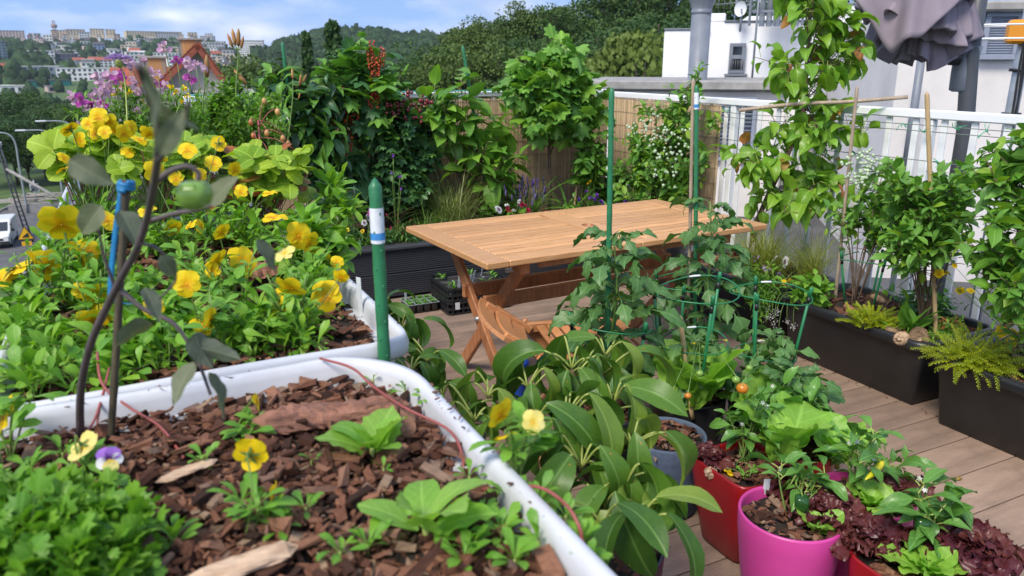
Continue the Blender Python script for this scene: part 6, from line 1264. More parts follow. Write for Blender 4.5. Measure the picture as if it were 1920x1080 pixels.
# ================================================================== pear plants beside the tubs
def pear(label, base, whorls, seed, mats, k=1.0):
    g = np.random.default_rng(seed); base = np.asarray(base, float); t = thing('pear_plant', label, 'plant', base, 'pear plants'); br = MB()
    trunk = base + [0.0, 0.0, 0.18]; addtube(br, [base + [0, 0, -0.04], base + [0.005, 0, 0.08], trunk], [0.014, 0.012, 0.011], 8)
    for (px, py, dist, n, L_) in whorls:
        tip = ond(px, py, dist); P = bez(trunk, (trunk + tip) / 2 + [0, 0, 0.06 if tip[2] > trunk[2] else -0.02], tip, 8); addtube(br, P, np.linspace(0.009, 0.0045, 8), 6)
        for i in range(n):
            tt = g.uniform(0.72, 1.0) if i > 3 else 1.0; p, T = path_at(P, np.array([tt])); p = p[0]; az = i * 2.39996 + g.uniform(0, 0.6); el = g.uniform(-0.1, 1.0) if i > 2 else g.uniform(0.6, 1.2)
            d = np.array([math.cos(az) * math.cos(el), math.sin(az) * math.cos(el), math.sin(el)]); s = k * L_ * g.uniform(0.7, 1.15) * (0.75 if i < 2 else 1); pl = s * g.uniform(0.25, 0.5)
            b = p + d * pl + [0, 0, pl * 0.25]; ld = nrm(d * [1, 1, 0.25] + [0, 0, g.uniform(-1.25, -0.05)]); young = g.uniform() < (0.35 if i < 3 else 0.06)
            lf = inst('leaf', tmesh(T_pe[g.integers(0, 5)], mats[1] if young else mats[0]), mat4(frame(ld[None], (0, 0, 1.0), g.normal(0, 0.5))[0], b, s), t)
            q = MB(); addtube(q, bez(p, p + d * pl * 0.7 + [0, 0, pl * 0.35], b + ld * 0.004, 6), 0.0024, 6); so = q.build('leaf_stalk', sm_pale, t); so.parent = lf; so.matrix_parent_inverse = lf.matrix_basis.inverted()
    br.build('branches', sm_wood, t); return t
PB = (0.93, 1.42, 0.32)
pear('big pear plant with long drooping glossy leaves before the pots', PB, [(1072, 692, 1.75, 11, .150), (1135, 668, 1.88, 9, .145), (990, 728, 1.72, 9, .145), (915, 745, 1.72, 7, .14), (1185, 838, 1.62, 9, .145), (1170, 915, 1.54, 8, .150), (1060, 790, 1.62, 10, .145), (1090, 880, 1.55, 10, .155), (1130, 985, 1.45, 9, .155), (1000, 810, 1.60, 8, .14), (1190, 1000, 1.47, 6, .150), (1150, 760, 1.72, 8, .145), (890, 790, 1.66, 7, .14)], 1, (lm_pear, lm_pearY), 1.08)
pear('dark pear plant squeezed between the bathtub and the table', (0.80, 2.15, 0.32), [(752, 622, 2.15, 8, .14), (800, 680, 2.0, 8, .135), (715, 590, 2.2, 6, .13), (770, 700, 1.95, 6, .13), (830, 745, 1.9, 5, .13)], 2, (lm_pear, lm_pear))
pot('dark pot of the smaller pear plant beside the bathtub', 0.80, 2.15, 0.12, 0.15, 0.33, m_black, seed=21, mulch='bark mulch round the smaller pear plant')

# ================================================================== tomatoes
m_tomo = M('orange_tomato', (0.60, 0.16, 0.015), (0.45, 0.22, 0.02), rough=0.2, scale=12); m_tomg = M('green_tomato', (0.20, 0.34, 0.06), (0.14, 0.26, 0.04), rough=0.22, scale=12)
def tomato(label, base, top, n, L_, seed, fruits=(), t0=0.12, blossoms=0, upz=0.5, name='tomato_plant'):
    g = np.random.default_rng(seed); base, top = np.asarray(base, float), np.asarray(top, float); t = thing(name, label, 'plant', base, 'tomato plants'); mb = MB()
    P = spline([base, base * 0.66 + top * 0.34 + np.append(g.normal(0, 0.02, 2), 0), base * 0.33 + top * 0.67 + np.append(g.normal(0, 0.02, 2), 0), top], 20); addtube(mb, P, np.linspace(0.0065, 0.003, 20), 7)
    for i in range(n):
        tt = t0 + (1 - t0) * (i + 0.5) / n; p, T = path_at(P, np.array([tt])); az = i * 2.39996 + g.uniform(0, 0.8); d = np.array([math.cos(az), math.sin(az), upz * g.uniform(0.3, 1.3)]); s = L_ * g.uniform(0.75, 1.15) * (1 - 0.45 * max(0, tt - 0.75) / 0.25)
        inst('leaf', tmesh(T_to[g.integers(0, 4)], lm_tomato), mat4(frame(d[None], (0, 0, 1.0), g.normal(0, 0.25))[0], p[0], s), t)
    mb.build('stem', sm_green, t)
    for (px, py, dist, r, m) in fruits:
        q = MB(); c = ond(px, py, dist); V, F = blob(c, (r, r, r * 0.92), 0.015, 16, 1); q.add(V, F); f = q.build('fruit', m, t); q = MB()
        for a in range(5): lf = leaf(LANCE, 0.25, 3, 2, 0.1, 0.1, 0.8, 0); q.add(lf['V'] @ rotz(a * 1.257).T * r * 0.8 + c + [0, 0, r * 0.9], lf['F'], lf['UV'])
        nst = P[np.argmin(np.linalg.norm(P - c, axis=1))]; addtube(q, bez(c + [0, 0, r * 0.9], (c + nst) / 2 + [0, 0, 0.04], nst, 6), 0.0016, 5); q.build('fruit_stalk', sm_green, f)
    for k in range(blossoms):
        p, T = path_at(P, np.array([g.uniform(0.5, 1.0)])); c = p[0] + np.append(g.normal(0, 0.05, 2), g.uniform(-0.02, 0.05)); q = MB()
        for a in range(5): lf = leaf(LANCE, 0.35, 3, 2, 0.1, 0.1, 1.2, 0); q.add(lf['V'] @ rotz(a * 1.257).T * 0.012 + c, lf['F'], lf['UV'])
        addtube(q, bez(p[0], (p[0] + c) / 2 + [0, 0, 0.01], c, 4), 0.001, 4, m=1); q.build('blossom', [pm_y, sm_green], t)
    return t
tomato('tall staked tomato with loose feathery leaves before the table', (1.46, 2.17, 0.26), (1.47, 2.18, 0.93), 34, 0.20, 1, blossoms=8)
tomato('dense dark staked tomato beside the far end of the table', (2.12, 2.47, 0.26), (2.13, 2.46, 0.95), 28, 0.21, 2, upz=0.35)
tomato('small caged tomato with ripening fruit among the lettuces', (1.82, 2.15, 0.26), (1.83, 2.12, 0.50), 24, 0.15, 3, [(1290, 742, 2.45, 0.011, m_tomo), (1262, 735, 2.45, 0.010, m_tomg), (1312, 700, 2.5, 0.012, m_tomg), (1380, 712, 2.5, 0.013, m_tomg)], blossoms=6)
tomato('small caged tomato by the deck path with one orange fruit', (2.13, 2.06, 0.24), (2.12, 2.04, 0.50), 22, 0.14, 4, [(1392, 728, 2.5, 0.019, m_tomo), (1405, 690, 2.6, 0.012, m_tomg)], blossoms=8)
tomato('bushy low tomato trailing onto the deck path', (1.98, 1.84, 0.25), (2.02, 1.80, 0.45), 20, 0.15, 5, blossoms=2)

# ================================================================== lettuces and peppers
def lettuce(label, base, n, L_, seed, mat, tpls, up=(0.35, 1.25), lean=None, name='lettuce'):
    g = np.random.default_rng(seed); base = np.asarray(base, float); t = thing(name, label, 'lettuce', base, 'lettuces in the pots')
    for i in range(n):
        az = i * 2.39996 + g.uniform(0, 0.4); k = i / max(1, n - 1); el = up[1] * (1 - k) + up[0] * k + g.normal(0, 0.1); d = np.array([math.cos(az) * math.cos(el), math.sin(az) * math.cos(el), math.sin(el)])
        if lean is not None: d = d + np.asarray(lean) * k
        s = L_ * (0.55 + 0.5 * k) * g.uniform(0.85, 1.15); inst('leaf', tmesh(tpls[g.integers(0, len(tpls))], mat), mat4(frame(d[None], (0, 0, 1.0), g.normal(0, 0.25))[0], base + d * 0.012 * k, s), t)
    mb = MB(); addtube(mb, [base + [0, 0, -0.015], base + [0, 0, 0.02]], 0.008, 8); mb.build('stump', sm_pale, t); return t
lettuce('tall green lettuce with broad upright leaves inside the cage', (1.74, 2.03, 0.27), 11, 0.29, 1, lm_lettuce, T_le, (0.9, 1.35))
lettuce('green lettuce at the foot of the second cage', (1.93, 1.93, 0.26), 9, 0.17, 2, lm_lettuce, T_le, (0.6, 1.2))
lettuce('tall romaine lettuce behind the front pink pot', (1.69, 1.54, 0.29), 9, 0.25, 3, lm_lettuce, T_le, (0.95, 1.4))
lettuce('green lettuce leaning over the path beside the peppers', (1.92, 1.52, 0.26), 9, 0.20, 4, lm_lettuce, T_le, (0.45, 1.2))
lettuce('compact green lettuce at the bottom edge in the red pot', (1.645, 1.0, 0.28), 15, 0.115, 5, lm_lettuce, [T_le[0], T_le[1]], (0.25, 1.2))
lettuce('small green lettuce in the mulch of the front pink pot', (1.535, 1.245, 0.28), 7, 0.085, 6, lm_lettuce, T_le, (0.7, 1.2))
T_frill = [leaf(prof([(0, 0.2), (0.3, 0.55), (0.6, 1.0), (0.85, 1.0), (0.96, 0.75), (1, 0.4)]), 0.9, 16, 10, 0.15, 0.5, 1.0, 0.06, 5, ph=i, rnd_edge=0.12, seed=i + 9) for i in range(2)]
lettuce('frilly light green lettuce in the pink pot behind', (1.765, 1.27, 0.28), 11, 0.10, 7, lm_lettuce, T_frill, (0.3, 1.2))
RL = [('frilly dark red lettuce spilling from the front pink pot', (1.605, 1.275, 0.285), 24, 0.105, (0.2, -0.1, 0)), ('frilly dark red lettuce between the pink pot and the red pot', (1.60, 1.14, 0.285), 24, 0.10, (-0.05, 0.2, 0)), ('largest frilly dark red lettuce at the right of the bottom red pot', (1.775, 0.995, 0.285), 34, 0.135, (0.35, 0.0, -0.1)),
      ('dark red lettuce below the chilli in the pink pot behind', (1.87, 1.27, 0.28), 20, 0.10, (0.2, 0, 0)), ('dark red lettuce in the red pot with the viola', (1.70, 1.51, 0.285), 16, 0.075, None), ('dark red lettuce at the left edge of the red pot', (1.53, 1.68, 0.285), 16, 0.07, None), ('dark red lettuce behind the pepper of the front pink pot', (1.64, 1.41, 0.285), 18, 0.085, None)]
for i, (lab, b, n, L_, ln) in enumerate(RL): lettuce(lab, b, n, L_, 20 + i, lm_redlet, T_rl, (0.15, 1.2), ln)
m_pepg = M('green_pepper', (0.018, 0.075, 0.012), (0.012, 0.055, 0.010), rough=0.15, scale=9); m_chili = M('yellow_chilli', (0.55, 0.50, 0.02), (0.42, 0.44, 0.02), rough=0.2, scale=9)
def pepper(label, base, blobs, n, L_, seed, fruits=(), flowers=5):
    base = np.asarray(base, float); r, tips, lp = plant('pepper_plant', label, 'plant', base, blobs, T_pp, L_, [(lm_pepper, 1.0)], sm_green, nst=n, lps=8, mode='parts', up=0.2, droop=0.45, petiole=0.25, seed=seed, inner=0.4, twigs=0, stem_r=0.0035, group='pepper plants', spread=0.08)
    for f in fruits:
        c = np.asarray(f[0]); q = MB()
        if f[1] == 'bell':
            a = np.arange(24) * 2 * PI / 24; rr = lambda z, R: R * (1 + 0.10 * np.cos(4 * a)); prf = [(0.002, 0.5), (0.3, 0.52), (0.46, 0.42), (0.5, 0.15), (0.47, -0.2), (0.38, -0.45), (0.15, -0.52), (0.002, -0.48)]
            V, F = loft(np.array([np.stack([rr(z, r_) * np.cos(a), rr(z, r_) * np.sin(a), np.full(24, z)], -1) for r_, z in prf])); q.add(V * f[2] + c, F[:, ::-1]); fo = q.build('fruit', m_pepg, r)
            top = c + [0, 0, f[2] * 0.5]
        else:
            d = nrm(np.asarray(f[3])); P = spline([c, c + d * f[2] * 0.5 + [0, 0, -0.004], c + d * f[2]], 10); addtube(q, P, np.array([0.006, 0.0085, 0.009, 0.009, 0.0088, 0.008, 0.007, 0.006, 0.004, 0.001]) * f[2] / 0.08, 10); fo = q.build('fruit', m_chili, r); top = c
        q = MB(); k = tips[np.argmin(np.linalg.norm(tips - top, axis=1))]; addtube(q, bez(top - [0, 0, 0.004], top + [0, 0, 0.02], k, 6), 0.0025, 6); q.build('fruit_stalk', sm_green, fo)
    g = np.random.default_rng(seed)
    for k in range(flowers):
        c = tips[g.integers(0, len(tips))] + g.normal(0, 0.012, 3); q = MB(); fc = nrm(EYE - c + g.normal(0, 0.5, 3)); R = frame(np.array([0, 0, 1.0]), fc); y = nrm(R[:, 1] - fc * np.dot(R[:, 1], fc)); R = np.stack([np.cross(y, fc), y, fc], -1)
        for a in range(6): lf = leaf(LANCE, 0.5, 3, 2, 0.1, 0.3, 0.5, 0); q.add((lf['V'] @ rotz(a * 1.047).T) @ R.T * 0.0085 + c, lf['F'], lf['UV'])
        q.build('blossom', pm_plainwhite, r)
    return r
def vb(c, r): return (np.asarray(c, float), r)
pepper('pepper plant with white blossoms in the red pot', (1.63, 1.63, 0.27), [vb((1.66, 1.66, 0.46), (0.09, 0.09, 0.10)), vb((1.72, 1.66, 0.40), (0.06, 0.06, 0.05))], 10, 0.075, 1)
pepper('pepper plant with one dark green pepper in the front pink pot', (1.55, 1.335, 0.275), [vb((1.555, 1.36, 0.41), (0.07, 0.07, 0.04)), vb((1.61, 1.36, 0.38), (0.05, 0.05, 0.04))], 7, 0.085, 2, [((1.515, 1.295, 0.355), 'bell', 0.042)], 3)
pepper('chilli plant with one yellow chilli in the pink pot behind', (1.79, 1.33, 0.27), [vb((1.83, 1.34, 0.43), (0.11, 0.09, 0.05)), vb((1.90, 1.30, 0.40), (0.06, 0.06, 0.05)), vb((1.77, 1.40, 0.44), (0.06, 0.06, 0.04))], 11, 0.085, 3, [((1.79, 1.27, 0.425), 'chilli', 0.085, (-0.85, -0.1, -0.35))], 4)
pepper('pepper plant with a dark pepper in the bottom red pot', (1.70, 1.08, 0.27), [vb((1.72, 1.08, 0.41), (0.05, 0.05, 0.06)), vb((1.77, 1.06, 0.38), (0.05, 0.05, 0.04))], 8, 0.082, 4, [((1.69, 1.065, 0.372), 'bell', 0.045)], 2)
pepper('bushy pepper plant behind the romaine lettuce', (1.90, 1.68, 0.26), [vb((1.92, 1.70, 0.40), (0.10, 0.09, 0.06)), vb((1.82, 1.78, 0.40), (0.07, 0.07, 0.06)), vb((2.0, 1.60, 0.36), (0.06, 0.07, 0.05))], 14, 0.080, 5, flowers=7)
viola('single yellow viola in the red pot', (1.57, 1.55, 0.272), [(1368, 890, 21), (1362, 893, 14)], 18, 0.028, 0.03, 0.035, 70, group='flowers in the pots', dj=0.01)
chipsz = onz(1333, 885, 0.285); mb = MB(); V, F = blob(chipsz, (0.022, 0.02, 0.016), 0.16, 10, 2); mb.add(V, F); tag(mb.build('bark_lump', m_cone, smooth=False), 'grey brown bark lump in the red pot with the viola', 'bark')
mb = MB(); c_ = onz(1437, 915, 0.312); mb.add(*cbox(c_ + [0, 0, 0.004], (0.018, 0.0012, 0.05), 0.0003, rotz(-0.5))); tag(mb.build('name_tag', m_label, smooth=False), 'white plastic name tag inside the front pink pot', 'label')

# ================================================================== nearest tub
SZ = 0.955
def tb_(px, py, z=SZ): return onz(px, py, z)
viola('yellow viola with a side facing bloom in the middle of the mulch', tb_(482, 1000), [(470, 852, 60), (510, 930, 46)], 24, 0.042, 0.04, 0.07, 81, dj=0.03, faces=[nrm(EYE - tb_(470, 900)) * -1 + np.array([0.3, 0.0, 0.5]), np.array([0.9, -0.3, -0.35])])
viola('yellow viola leaning over the right rim of the nearest bathtub', tb_(968, 905), [(938, 778, 62), (946, 818, 44), (1000, 792, 44, 'p')], 30, 0.045, 0.05, 0.09, 82, dj=0.02)
viola('yellow viola at the left edge over the nearest bathtub', tb_(20, 870), [(8, 778, 58)], 26, 0.045, 0.05, 0.09, 83, dj=0.02)
viola('pale wilting viola hanging by the tomato stem', tb_(175, 905), [(155, 838, 52, 'p')], 12, 0.04, 0.03, 0.05, 84, dj=0.01, faces=[(0.5, 0.2, -1.0)])
viola('purple and cream viola low in the mulch', tb_(228, 965), [(205, 862, 42, 'tri')], 20, 0.045, 0.035, 0.06, 85, kind='tri', dj=0.01)
viola('small yellow viola near the big bark slab', tb_(470, 830), [(482, 755, 34)], 14, 0.035, 0.03, 0.05, 86, dj=0.01, faces=[(0.9, -0.2, 0.1)])
def seedling(label, base, n, L_, seed, mat, tpls, name='seedling', up=(0.2, 0.9), group=None, h=0.02):
    g = np.random.default_rng(seed); base = np.asarray(base, float); t = thing(name, label, 'seedling', base, group); mb = MB(); addtube(mb, [base + [0, 0, -0.01], base + [0, 0, h]], 0.0025 * L_ / 0.05, 6); mb.build('stem', sm_pale, t)
    for i in range(n):
        az = i * 2.39996 + g.uniform(0, 0.6); el = g.uniform(*up); d = np.array([math.cos(az) * math.cos(el), math.sin(az) * math.cos(el), math.sin(el)]); q = base + [0, 0, h * g.uniform(0.4, 1.0)]
        inst('leaf', tmesh(tpls[g.integers(0, len(tpls))], mat), mat4(frame(d[None], (0, 0, 1.0), g.normal(0, 0.2))[0], q + d * L_ * 0.12, L_ * g.uniform(0.65, 1.15)), t)
    return t
T_cot = [leaf(ROUND, 0.62, 8, 6, 0.12, 0.3, 0.6 + 0.3 * i, 0.012, 2, ph=i) for i in range(3)]; T_cuc = [leaf(OVATE, 0.85, 12, 6, 0.2, 0.3, 0.7, 0.03, 4, serr=0.10, ph=i) for i in range(2)]
lm_cuc = leafmat('cucumber_leaf', (0.20, 0.44, 0.05), (0.34, 0.56, 0.10), trans=0.4, vein=0.35, nv=5)
seedling('bright green cucumber seedling with broad leaves on the mulch', tb_(700, 880, 0.94), 9, 0.075, 1, lm_cuc, T_cot + T_cuc, up=(0.1, 0.9), h=0.035)
seedling('bright green cucumber seedling at the bottom edge', tb_(800, 1040, 0.94), 6, 0.085, 2, lm_cuc, T_cot + T_cuc, up=(0.3, 1.1), h=0.05)
LM = [(618, 778, 'the big bark slab'), (700, 880, 'the middle cucumber seedling'), (800, 1040, 'the bottom cucumber seedling'), (482, 950, 'the yellow viola in the mulch'), (450, 1060, 'the pale splintered chunk'), (205, 800, 'the dark cane'), (215, 880, 'the purple viola'), (968, 890, 'the viola on the right rim'), (350, 880, 'the thin pale splinter'), (868, 870, 'the long pink runner'), (1060, 945, 'the arching pink runner'), (90, 1000, 'the feathery herb')]
_wu = {}
def weedlabel(px, py):
    for q in sorted(LM, key=lambda m: math.hypot(m[0] - px, m[1] - py)):
        dx, dy = px - q[0], py - q[1]; w = ('right of' if dx > 0 else 'left of') if abs(dx) > abs(dy) else ('in front of' if dy > 0 else 'just behind'); lab = f'small pale green weed in the mulch {w} {q[2]}'
        if lab not in _wu: _wu[lab] = 1; return lab
    return 'small pale green weed sprouting from the bark mulch'
wl_ = [(330, 1035, 9, .032), (575, 975, 8, .034), (690, 1045, 12, .034), (385, 885, 9, .035), (505, 995, 12, .036), (640, 1060, 8, .03), (880, 915, 6, .03), (760, 745, 9, .03), (700, 728, 7, .028), (955, 950, 10, .034), (1010, 960, 12, .034), (1060, 990, 12, .032), (940, 1020, 14, .034), (1010, 1040, 14, .036), (880, 1050, 8, .034), (800, 765, 8, .028), (240, 745, 8, .03), (480, 820, 9, .034), (440, 840, 6, .028), (120, 870, 9, .034), (60, 900, 9, .034), (720, 900, 5, .02), (905, 985, 7, .025), (585, 885, 5, .02), (370, 745, 10, .032), (1090, 1040, 12, .034), (965, 1075, 12, .036), (870, 1075, 10, .036), (530, 1010, 9, .03), (250, 985, 10, .034), (1110, 1075, 10, .034)]
for i, (px, py, n, L_) in enumerate(wl_): seedling(weedlabel(px, py), tb_(px, py), n, L_, 30 + i, lm_viola, T_sp, 'weed', (0.15, 1.1), 'weeds sprouting in the mulch', 0.018)
# feathery herb at the near left corner
hb = tb_(90, 1020); plant('chervil', 'dense feathery green herb filling the near left corner of the bathtub', 'plant', hb, [(tb_(60, 1010, 0.99), (0.10, 0.09, 0.035)), (tb_(170, 1050, 0.985), (0.09, 0.07, 0.03)), (tb_(10, 960, 0.985), (0.05, 0.06, 0.03)), (tb_(80, 1090, 0.99), (0.12, 0.06, 0.04))], [palmate(5, 0.55, 0.12, 2, 20, 0.1, 0.3 + 0.2 * i) for i in range(2)], 0.026, [(leafmat('chervil_leaf', (0.10, 0.27, 0.022), (0.20, 0.40, 0.035), trans=0.38, vein=0.1), 1.0)], sm_green, nst=90, lps=14, up=0.5, droop=0.1, seed=77, spread=0.12, stem_r=0.0012, inner=0.3)
# strawberry runners
def runner(label, pts, r=0.0022):
    P = spline([onz(a, b, z) for a, b, z in pts], 30); mb = MB(); addtube(mb, P, r, 6); return tag(mb.build('runner', sm_red), label, 'runner', 'strawberry runners')
runner('long pink runner from the middle bathtub across the bark slab', [(600, 672, 1.01), (660, 690, 1.015), (700, 725, 1.01), (760, 765, 1.0), (840, 805, 0.985), (866, 850, 0.975), (868, 885, 0.965)])
runner('pink runner arching over the right rim of the nearest bathtub', [(905, 918, 0.968), (960, 912, 0.985), (1015, 915, 1.006), (1060, 945, 1.012), (1085, 985, 1.0), (1093, 1020, 0.98)])
runner('pink runner from the tomato stake to the pale splinter', [(182, 660, 1.04), (192, 720, 1.01), (240, 762, 0.985), (300, 800, 0.975), (345, 858, 0.965)])
runner('pink runner trailing down left of the tomato stake', [(205, 690, 1.02), (190, 750, 0.995), (170, 800, 0.98), (120, 860, 0.97), (75, 915, 0.965)])
runner('short pink runner beside the dark tomato stake', [(195, 735, 1.0), (183, 790, 0.98), (182, 850, 0.966)], 0.0018)
# tomato on its cane
sb = tb_(207, 838, 0.95); stp = ond(237, 338, 1.20)
mb = MB(); P = np.array([sb + (stp - sb) * t for t in np.linspace(0, 1, 22)]); addtube(mb, P, [0.0052 + 0.0008 * (i % 5 == 0) for i in range(22)], 8); m_oldcane = M('old_cane', (0.085, 0.065, 0.035), (0.04, 0.032, 0.02), rough=0.7, scale=30, stretch=(4, 4, 0.6)); tag(mb.build('bamboo_cane', m_oldcane), 'dark old cane with a blue tie in the nearest bathtub', 'cane')
m_ribbon = M('blue_ribbon', (0.010, 0.19, 0.42), (0.008, 0.14, 0.33), rough=0.5, scale=60)
rb = thing('blue_tie', 'blue ribbon tied round the dark cane and the tomato stem', 'ribbon', stp)
cd_ = nrm(stp - sb)
def onc(t): return sb + (stp - sb) * t
mb = MB(); th = np.linspace(0, 6 * PI, 60); A_ = frame(cd_[None])[0]; Pk = np.array([onc(0.965 + 0.03 * i / 60) + (A_[:, 0] * math.cos(a) + A_[:, 2] * math.sin(a)) * 0.0085 for i, a in enumerate(th)]); addtube(mb, Pk, 0.004, 5); mb.build('wrap', m_ribbon, rb)
mb = MB(); Pk = spline([onc(0.97) - hr * 0.006, onc(0.80) - hr * 0.011, onc(0.62) - hr * 0.013, onc(0.57) - hr * 0.008, onc(0.555) + hr * 0.012 - A_[:, 2] * 0.006, onc(0.56) + hr * 0.022], 30); V = np.stack([Pk - hr * 0.004, Pk + hr * 0.004], 1); v, f = loft(V, False); mb.add(v, f); o = mb.build('band', m_ribbon, rb); o.modifiers.new('thick', 'SOLIDIFY').thickness = 0.0012
tmt = thing('tomato_plant', 'leggy purple stemmed tomato with one green fruit tied to the dark cane', 'plant', tb_(150, 812), 'tomato plants')
tp_ = [(150, 815, 1.33), (152, 730, 1.24), (172, 640, 1.13), (218, 540, 1.02), (264, 450, 0.90), (289, 345, 0.78), (297, 270, 0.68), (287, 205, 0.59), (268, 150, 0.52), (258, 125, 0.49)]
TP_ = spline([ond(*q) for q in tp_], 40); TP_[0, 2] = 0.95; mb = MB(); addtube(mb, TP_, np.linspace(0.0058, 0.0018, 40), 9)
def tbranch(pts, r0, r1): P = spline([ond(*q) for q in pts], 16); addtube(mb, P, np.linspace(r0, r1, 16), 7); return P
b1 = tbranch([(289, 345, 0.78), (318, 322, 0.775), (350, 312, 0.77), (372, 325, 0.77), (368, 345, 0.77)], 0.0032, 0.0022)
b2 = tbranch([(280, 415, 0.87), (330, 400, 0.86), (380, 392, 0.85), (420, 372, 0.85)], 0.003, 0.0016)
b3 = tbranch([(222, 540, 1.02), (270, 580, 1.01), (330, 610, 1.0), (372, 680, 0.99), (395, 740, 0.98)], 0.0035, 0.0018)
b4 = tbranch([(298, 300, 0.71), (325, 265, 0.66), (345, 225, 0.62), (352, 195, 0.59)], 0.0028, 0.0014)
b5 = tbranch([(218, 545, 1.02), (195, 480, 1.0), (185, 430, 0.99)], 0.0022, 0.0012)
b6 = tbranch([(262, 455, 0.9), (300, 470, 0.9), (330, 520, 0.92), (300, 560, 0.94)], 0.002, 0.0012)
mb.build('stem', sm_purple, tmt)
for i, (a, b, dist, wpx) in enumerate((((258, 118), (300, 240), 0.50, 44), ((300, 290), (345, 205), 0.60, 40), ((345, 230), (385, 260), 0.60, 30), ((330, 255), (300, 190), 0.62, 36), ((190, 385), (150, 440), 0.97, 44), ((225, 395), (260, 460), 0.97, 46), ((285, 605), (215, 645), 1.0, 48), ((365, 680), (322, 755), 0.98, 42), ((390, 700), (425, 780), 0.97, 44), ((360, 650), (455, 672), 0.98, 40), ((300, 480), (330, 520), 0.9, 32), ((395, 385), (440, 330), 0.84, 44), ((365, 625), (395, 690), 0.97, 46), ((130, 300), (210, 345), 0.80, 46), ((480, 450), (520, 510), 0.95, 34), ((270, 540), (300, 600), 0.98, 34))):
    A, B = ond(*a, dist), ond(*b, dist * (0.985 if i % 2 else 1.015)); d = B - A; L_ = np.linalg.norm(d); up_v = nrm(nrm(EYE - A) * (0.6 if i % 3 else -0.5) + [0, 0, 0.8] + rng.normal(0, 0.4, 3))
    wd = wpx * dist / FPX / L_; tpx = leaf(OVATE, min(0.85, wd), 10, 6, 0.3, 0.15, 0.5, 0.03, 2, serr=0.06, ph=i); inst('leaf', tmesh(tpx, lm_grey), mat4(frame(d[None], up_v)[0], A, L_ * 1.05), tmt)
c = ond(364, 366, 0.765); q = MB(); rr_ = 30 * 0.765 / FPX; a = np.arange(28) * 2 * PI / 28; V, F = loft(np.array([np.stack([r_ * (1 + 0.05 * np.cos(5 * a)) * np.cos(a), r_ * (1 + 0.05 * np.cos(5 * a)) * np.sin(a), np.full(28, z)], -1) for r_, z in ((0.02, -0.86), (0.4, -0.82), (0.8, -0.55), (1.0, -0.05), (0.95, 0.4), (0.65, 0.74), (0.3, 0.80), (0.02, 0.72))])); q.add(V * rr_ + c, F); fr_ = q.build('fruit', m_tomg, tmt); q = MB()
for k in range(6): lf = leaf(LANCE, 0.22, 4, 2, 0.1, 0.3, 1.1, 0); q.add(lf['V'] @ rotz(k * 1.047).T * rr_ * 1.1 + c + [0, 0, rr_ * 0.74], lf['F'], lf['UV'])
q.build('calyx', m_calyx, fr_)

# ================================================================== middle tub
VL = [('large yellow violas at the far left of the middle bathtub', (130, 590), [(115, 420, 68), (150, 487, 62), (200, 412, 38), (168, 470, 40)]),
      ('yellow violas hanging over the left rim of the middle bathtub', (70, 600), [(85, 500, 52), (30, 505, 48), (66, 492, 40), (8, 520, 40)]),
      ('yellow violas just left of the blue tie', (190, 640), [(183, 558, 46), (170, 602, 46), (196, 590, 36), (236, 602, 34), (150, 545, 26)]),
      ('yellow violas low in front of the bark in the middle bathtub', (395, 690), [(395, 603, 56), (350, 533, 46), (378, 612, 38), (288, 578, 36)]),
      ('yellow violas above the bark slab of the middle bathtub', (450, 600), [(455, 492, 56), (405, 490, 46), (415, 436, 34), (398, 508, 30)]),
      ('yellow violas at the right end before the bathtub rim', (560, 650), [(547, 540, 56), (518, 560, 46), (612, 556, 56), (524, 588, 34), (640, 520, 30)]),
      ('yellow violas near the green stake at the right', (575, 550), [(515, 408, 42), (560, 442, 48), (533, 475, 38, 'p'), (603, 480, 36), (580, 455, 40), (632, 492, 26)]),
      ('yellow violas behind the green tomato', (340, 500), [(355, 425, 36), (322, 430, 34), (290, 325, 40), (275, 395, 30), (375, 425, 24)]),
      ('yellow violas in the middle before the strawberry leaves', (400, 470), [(410, 270, 26), (440, 318, 26), (375, 330, 26), (400, 306, 30), (352, 282, 32), (330, 335, 24), (505, 362, 26), (452, 360, 24), (300, 300, 26)]),
      ('yellow violas at the back left under the pink flowers', (190, 465), [(205, 228, 26), (150, 262, 24), (262, 262, 26), (310, 255, 26), (240, 285, 24), (118, 318, 24), (178, 250, 24), (130, 242, 30), (185, 220, 30), (215, 246, 32), (232, 250, 28), (196, 248, 22), (120, 296, 20), (280, 250, 30), (345, 268, 26), (360, 292, 24), (165, 232, 22), (245, 240, 24)])]
for i, (lab, b, fl) in enumerate(VL): viola(lab, tb_(*b), fl, 54, 0.052, 0.085, 0.14, 90 + i, dj=0.05)
lm_cal = leafmat('calendula_leaf', (0.15, 0.34, 0.025), (0.28, 0.48, 0.045), trans=0.38, vein=0.25, nv=3)
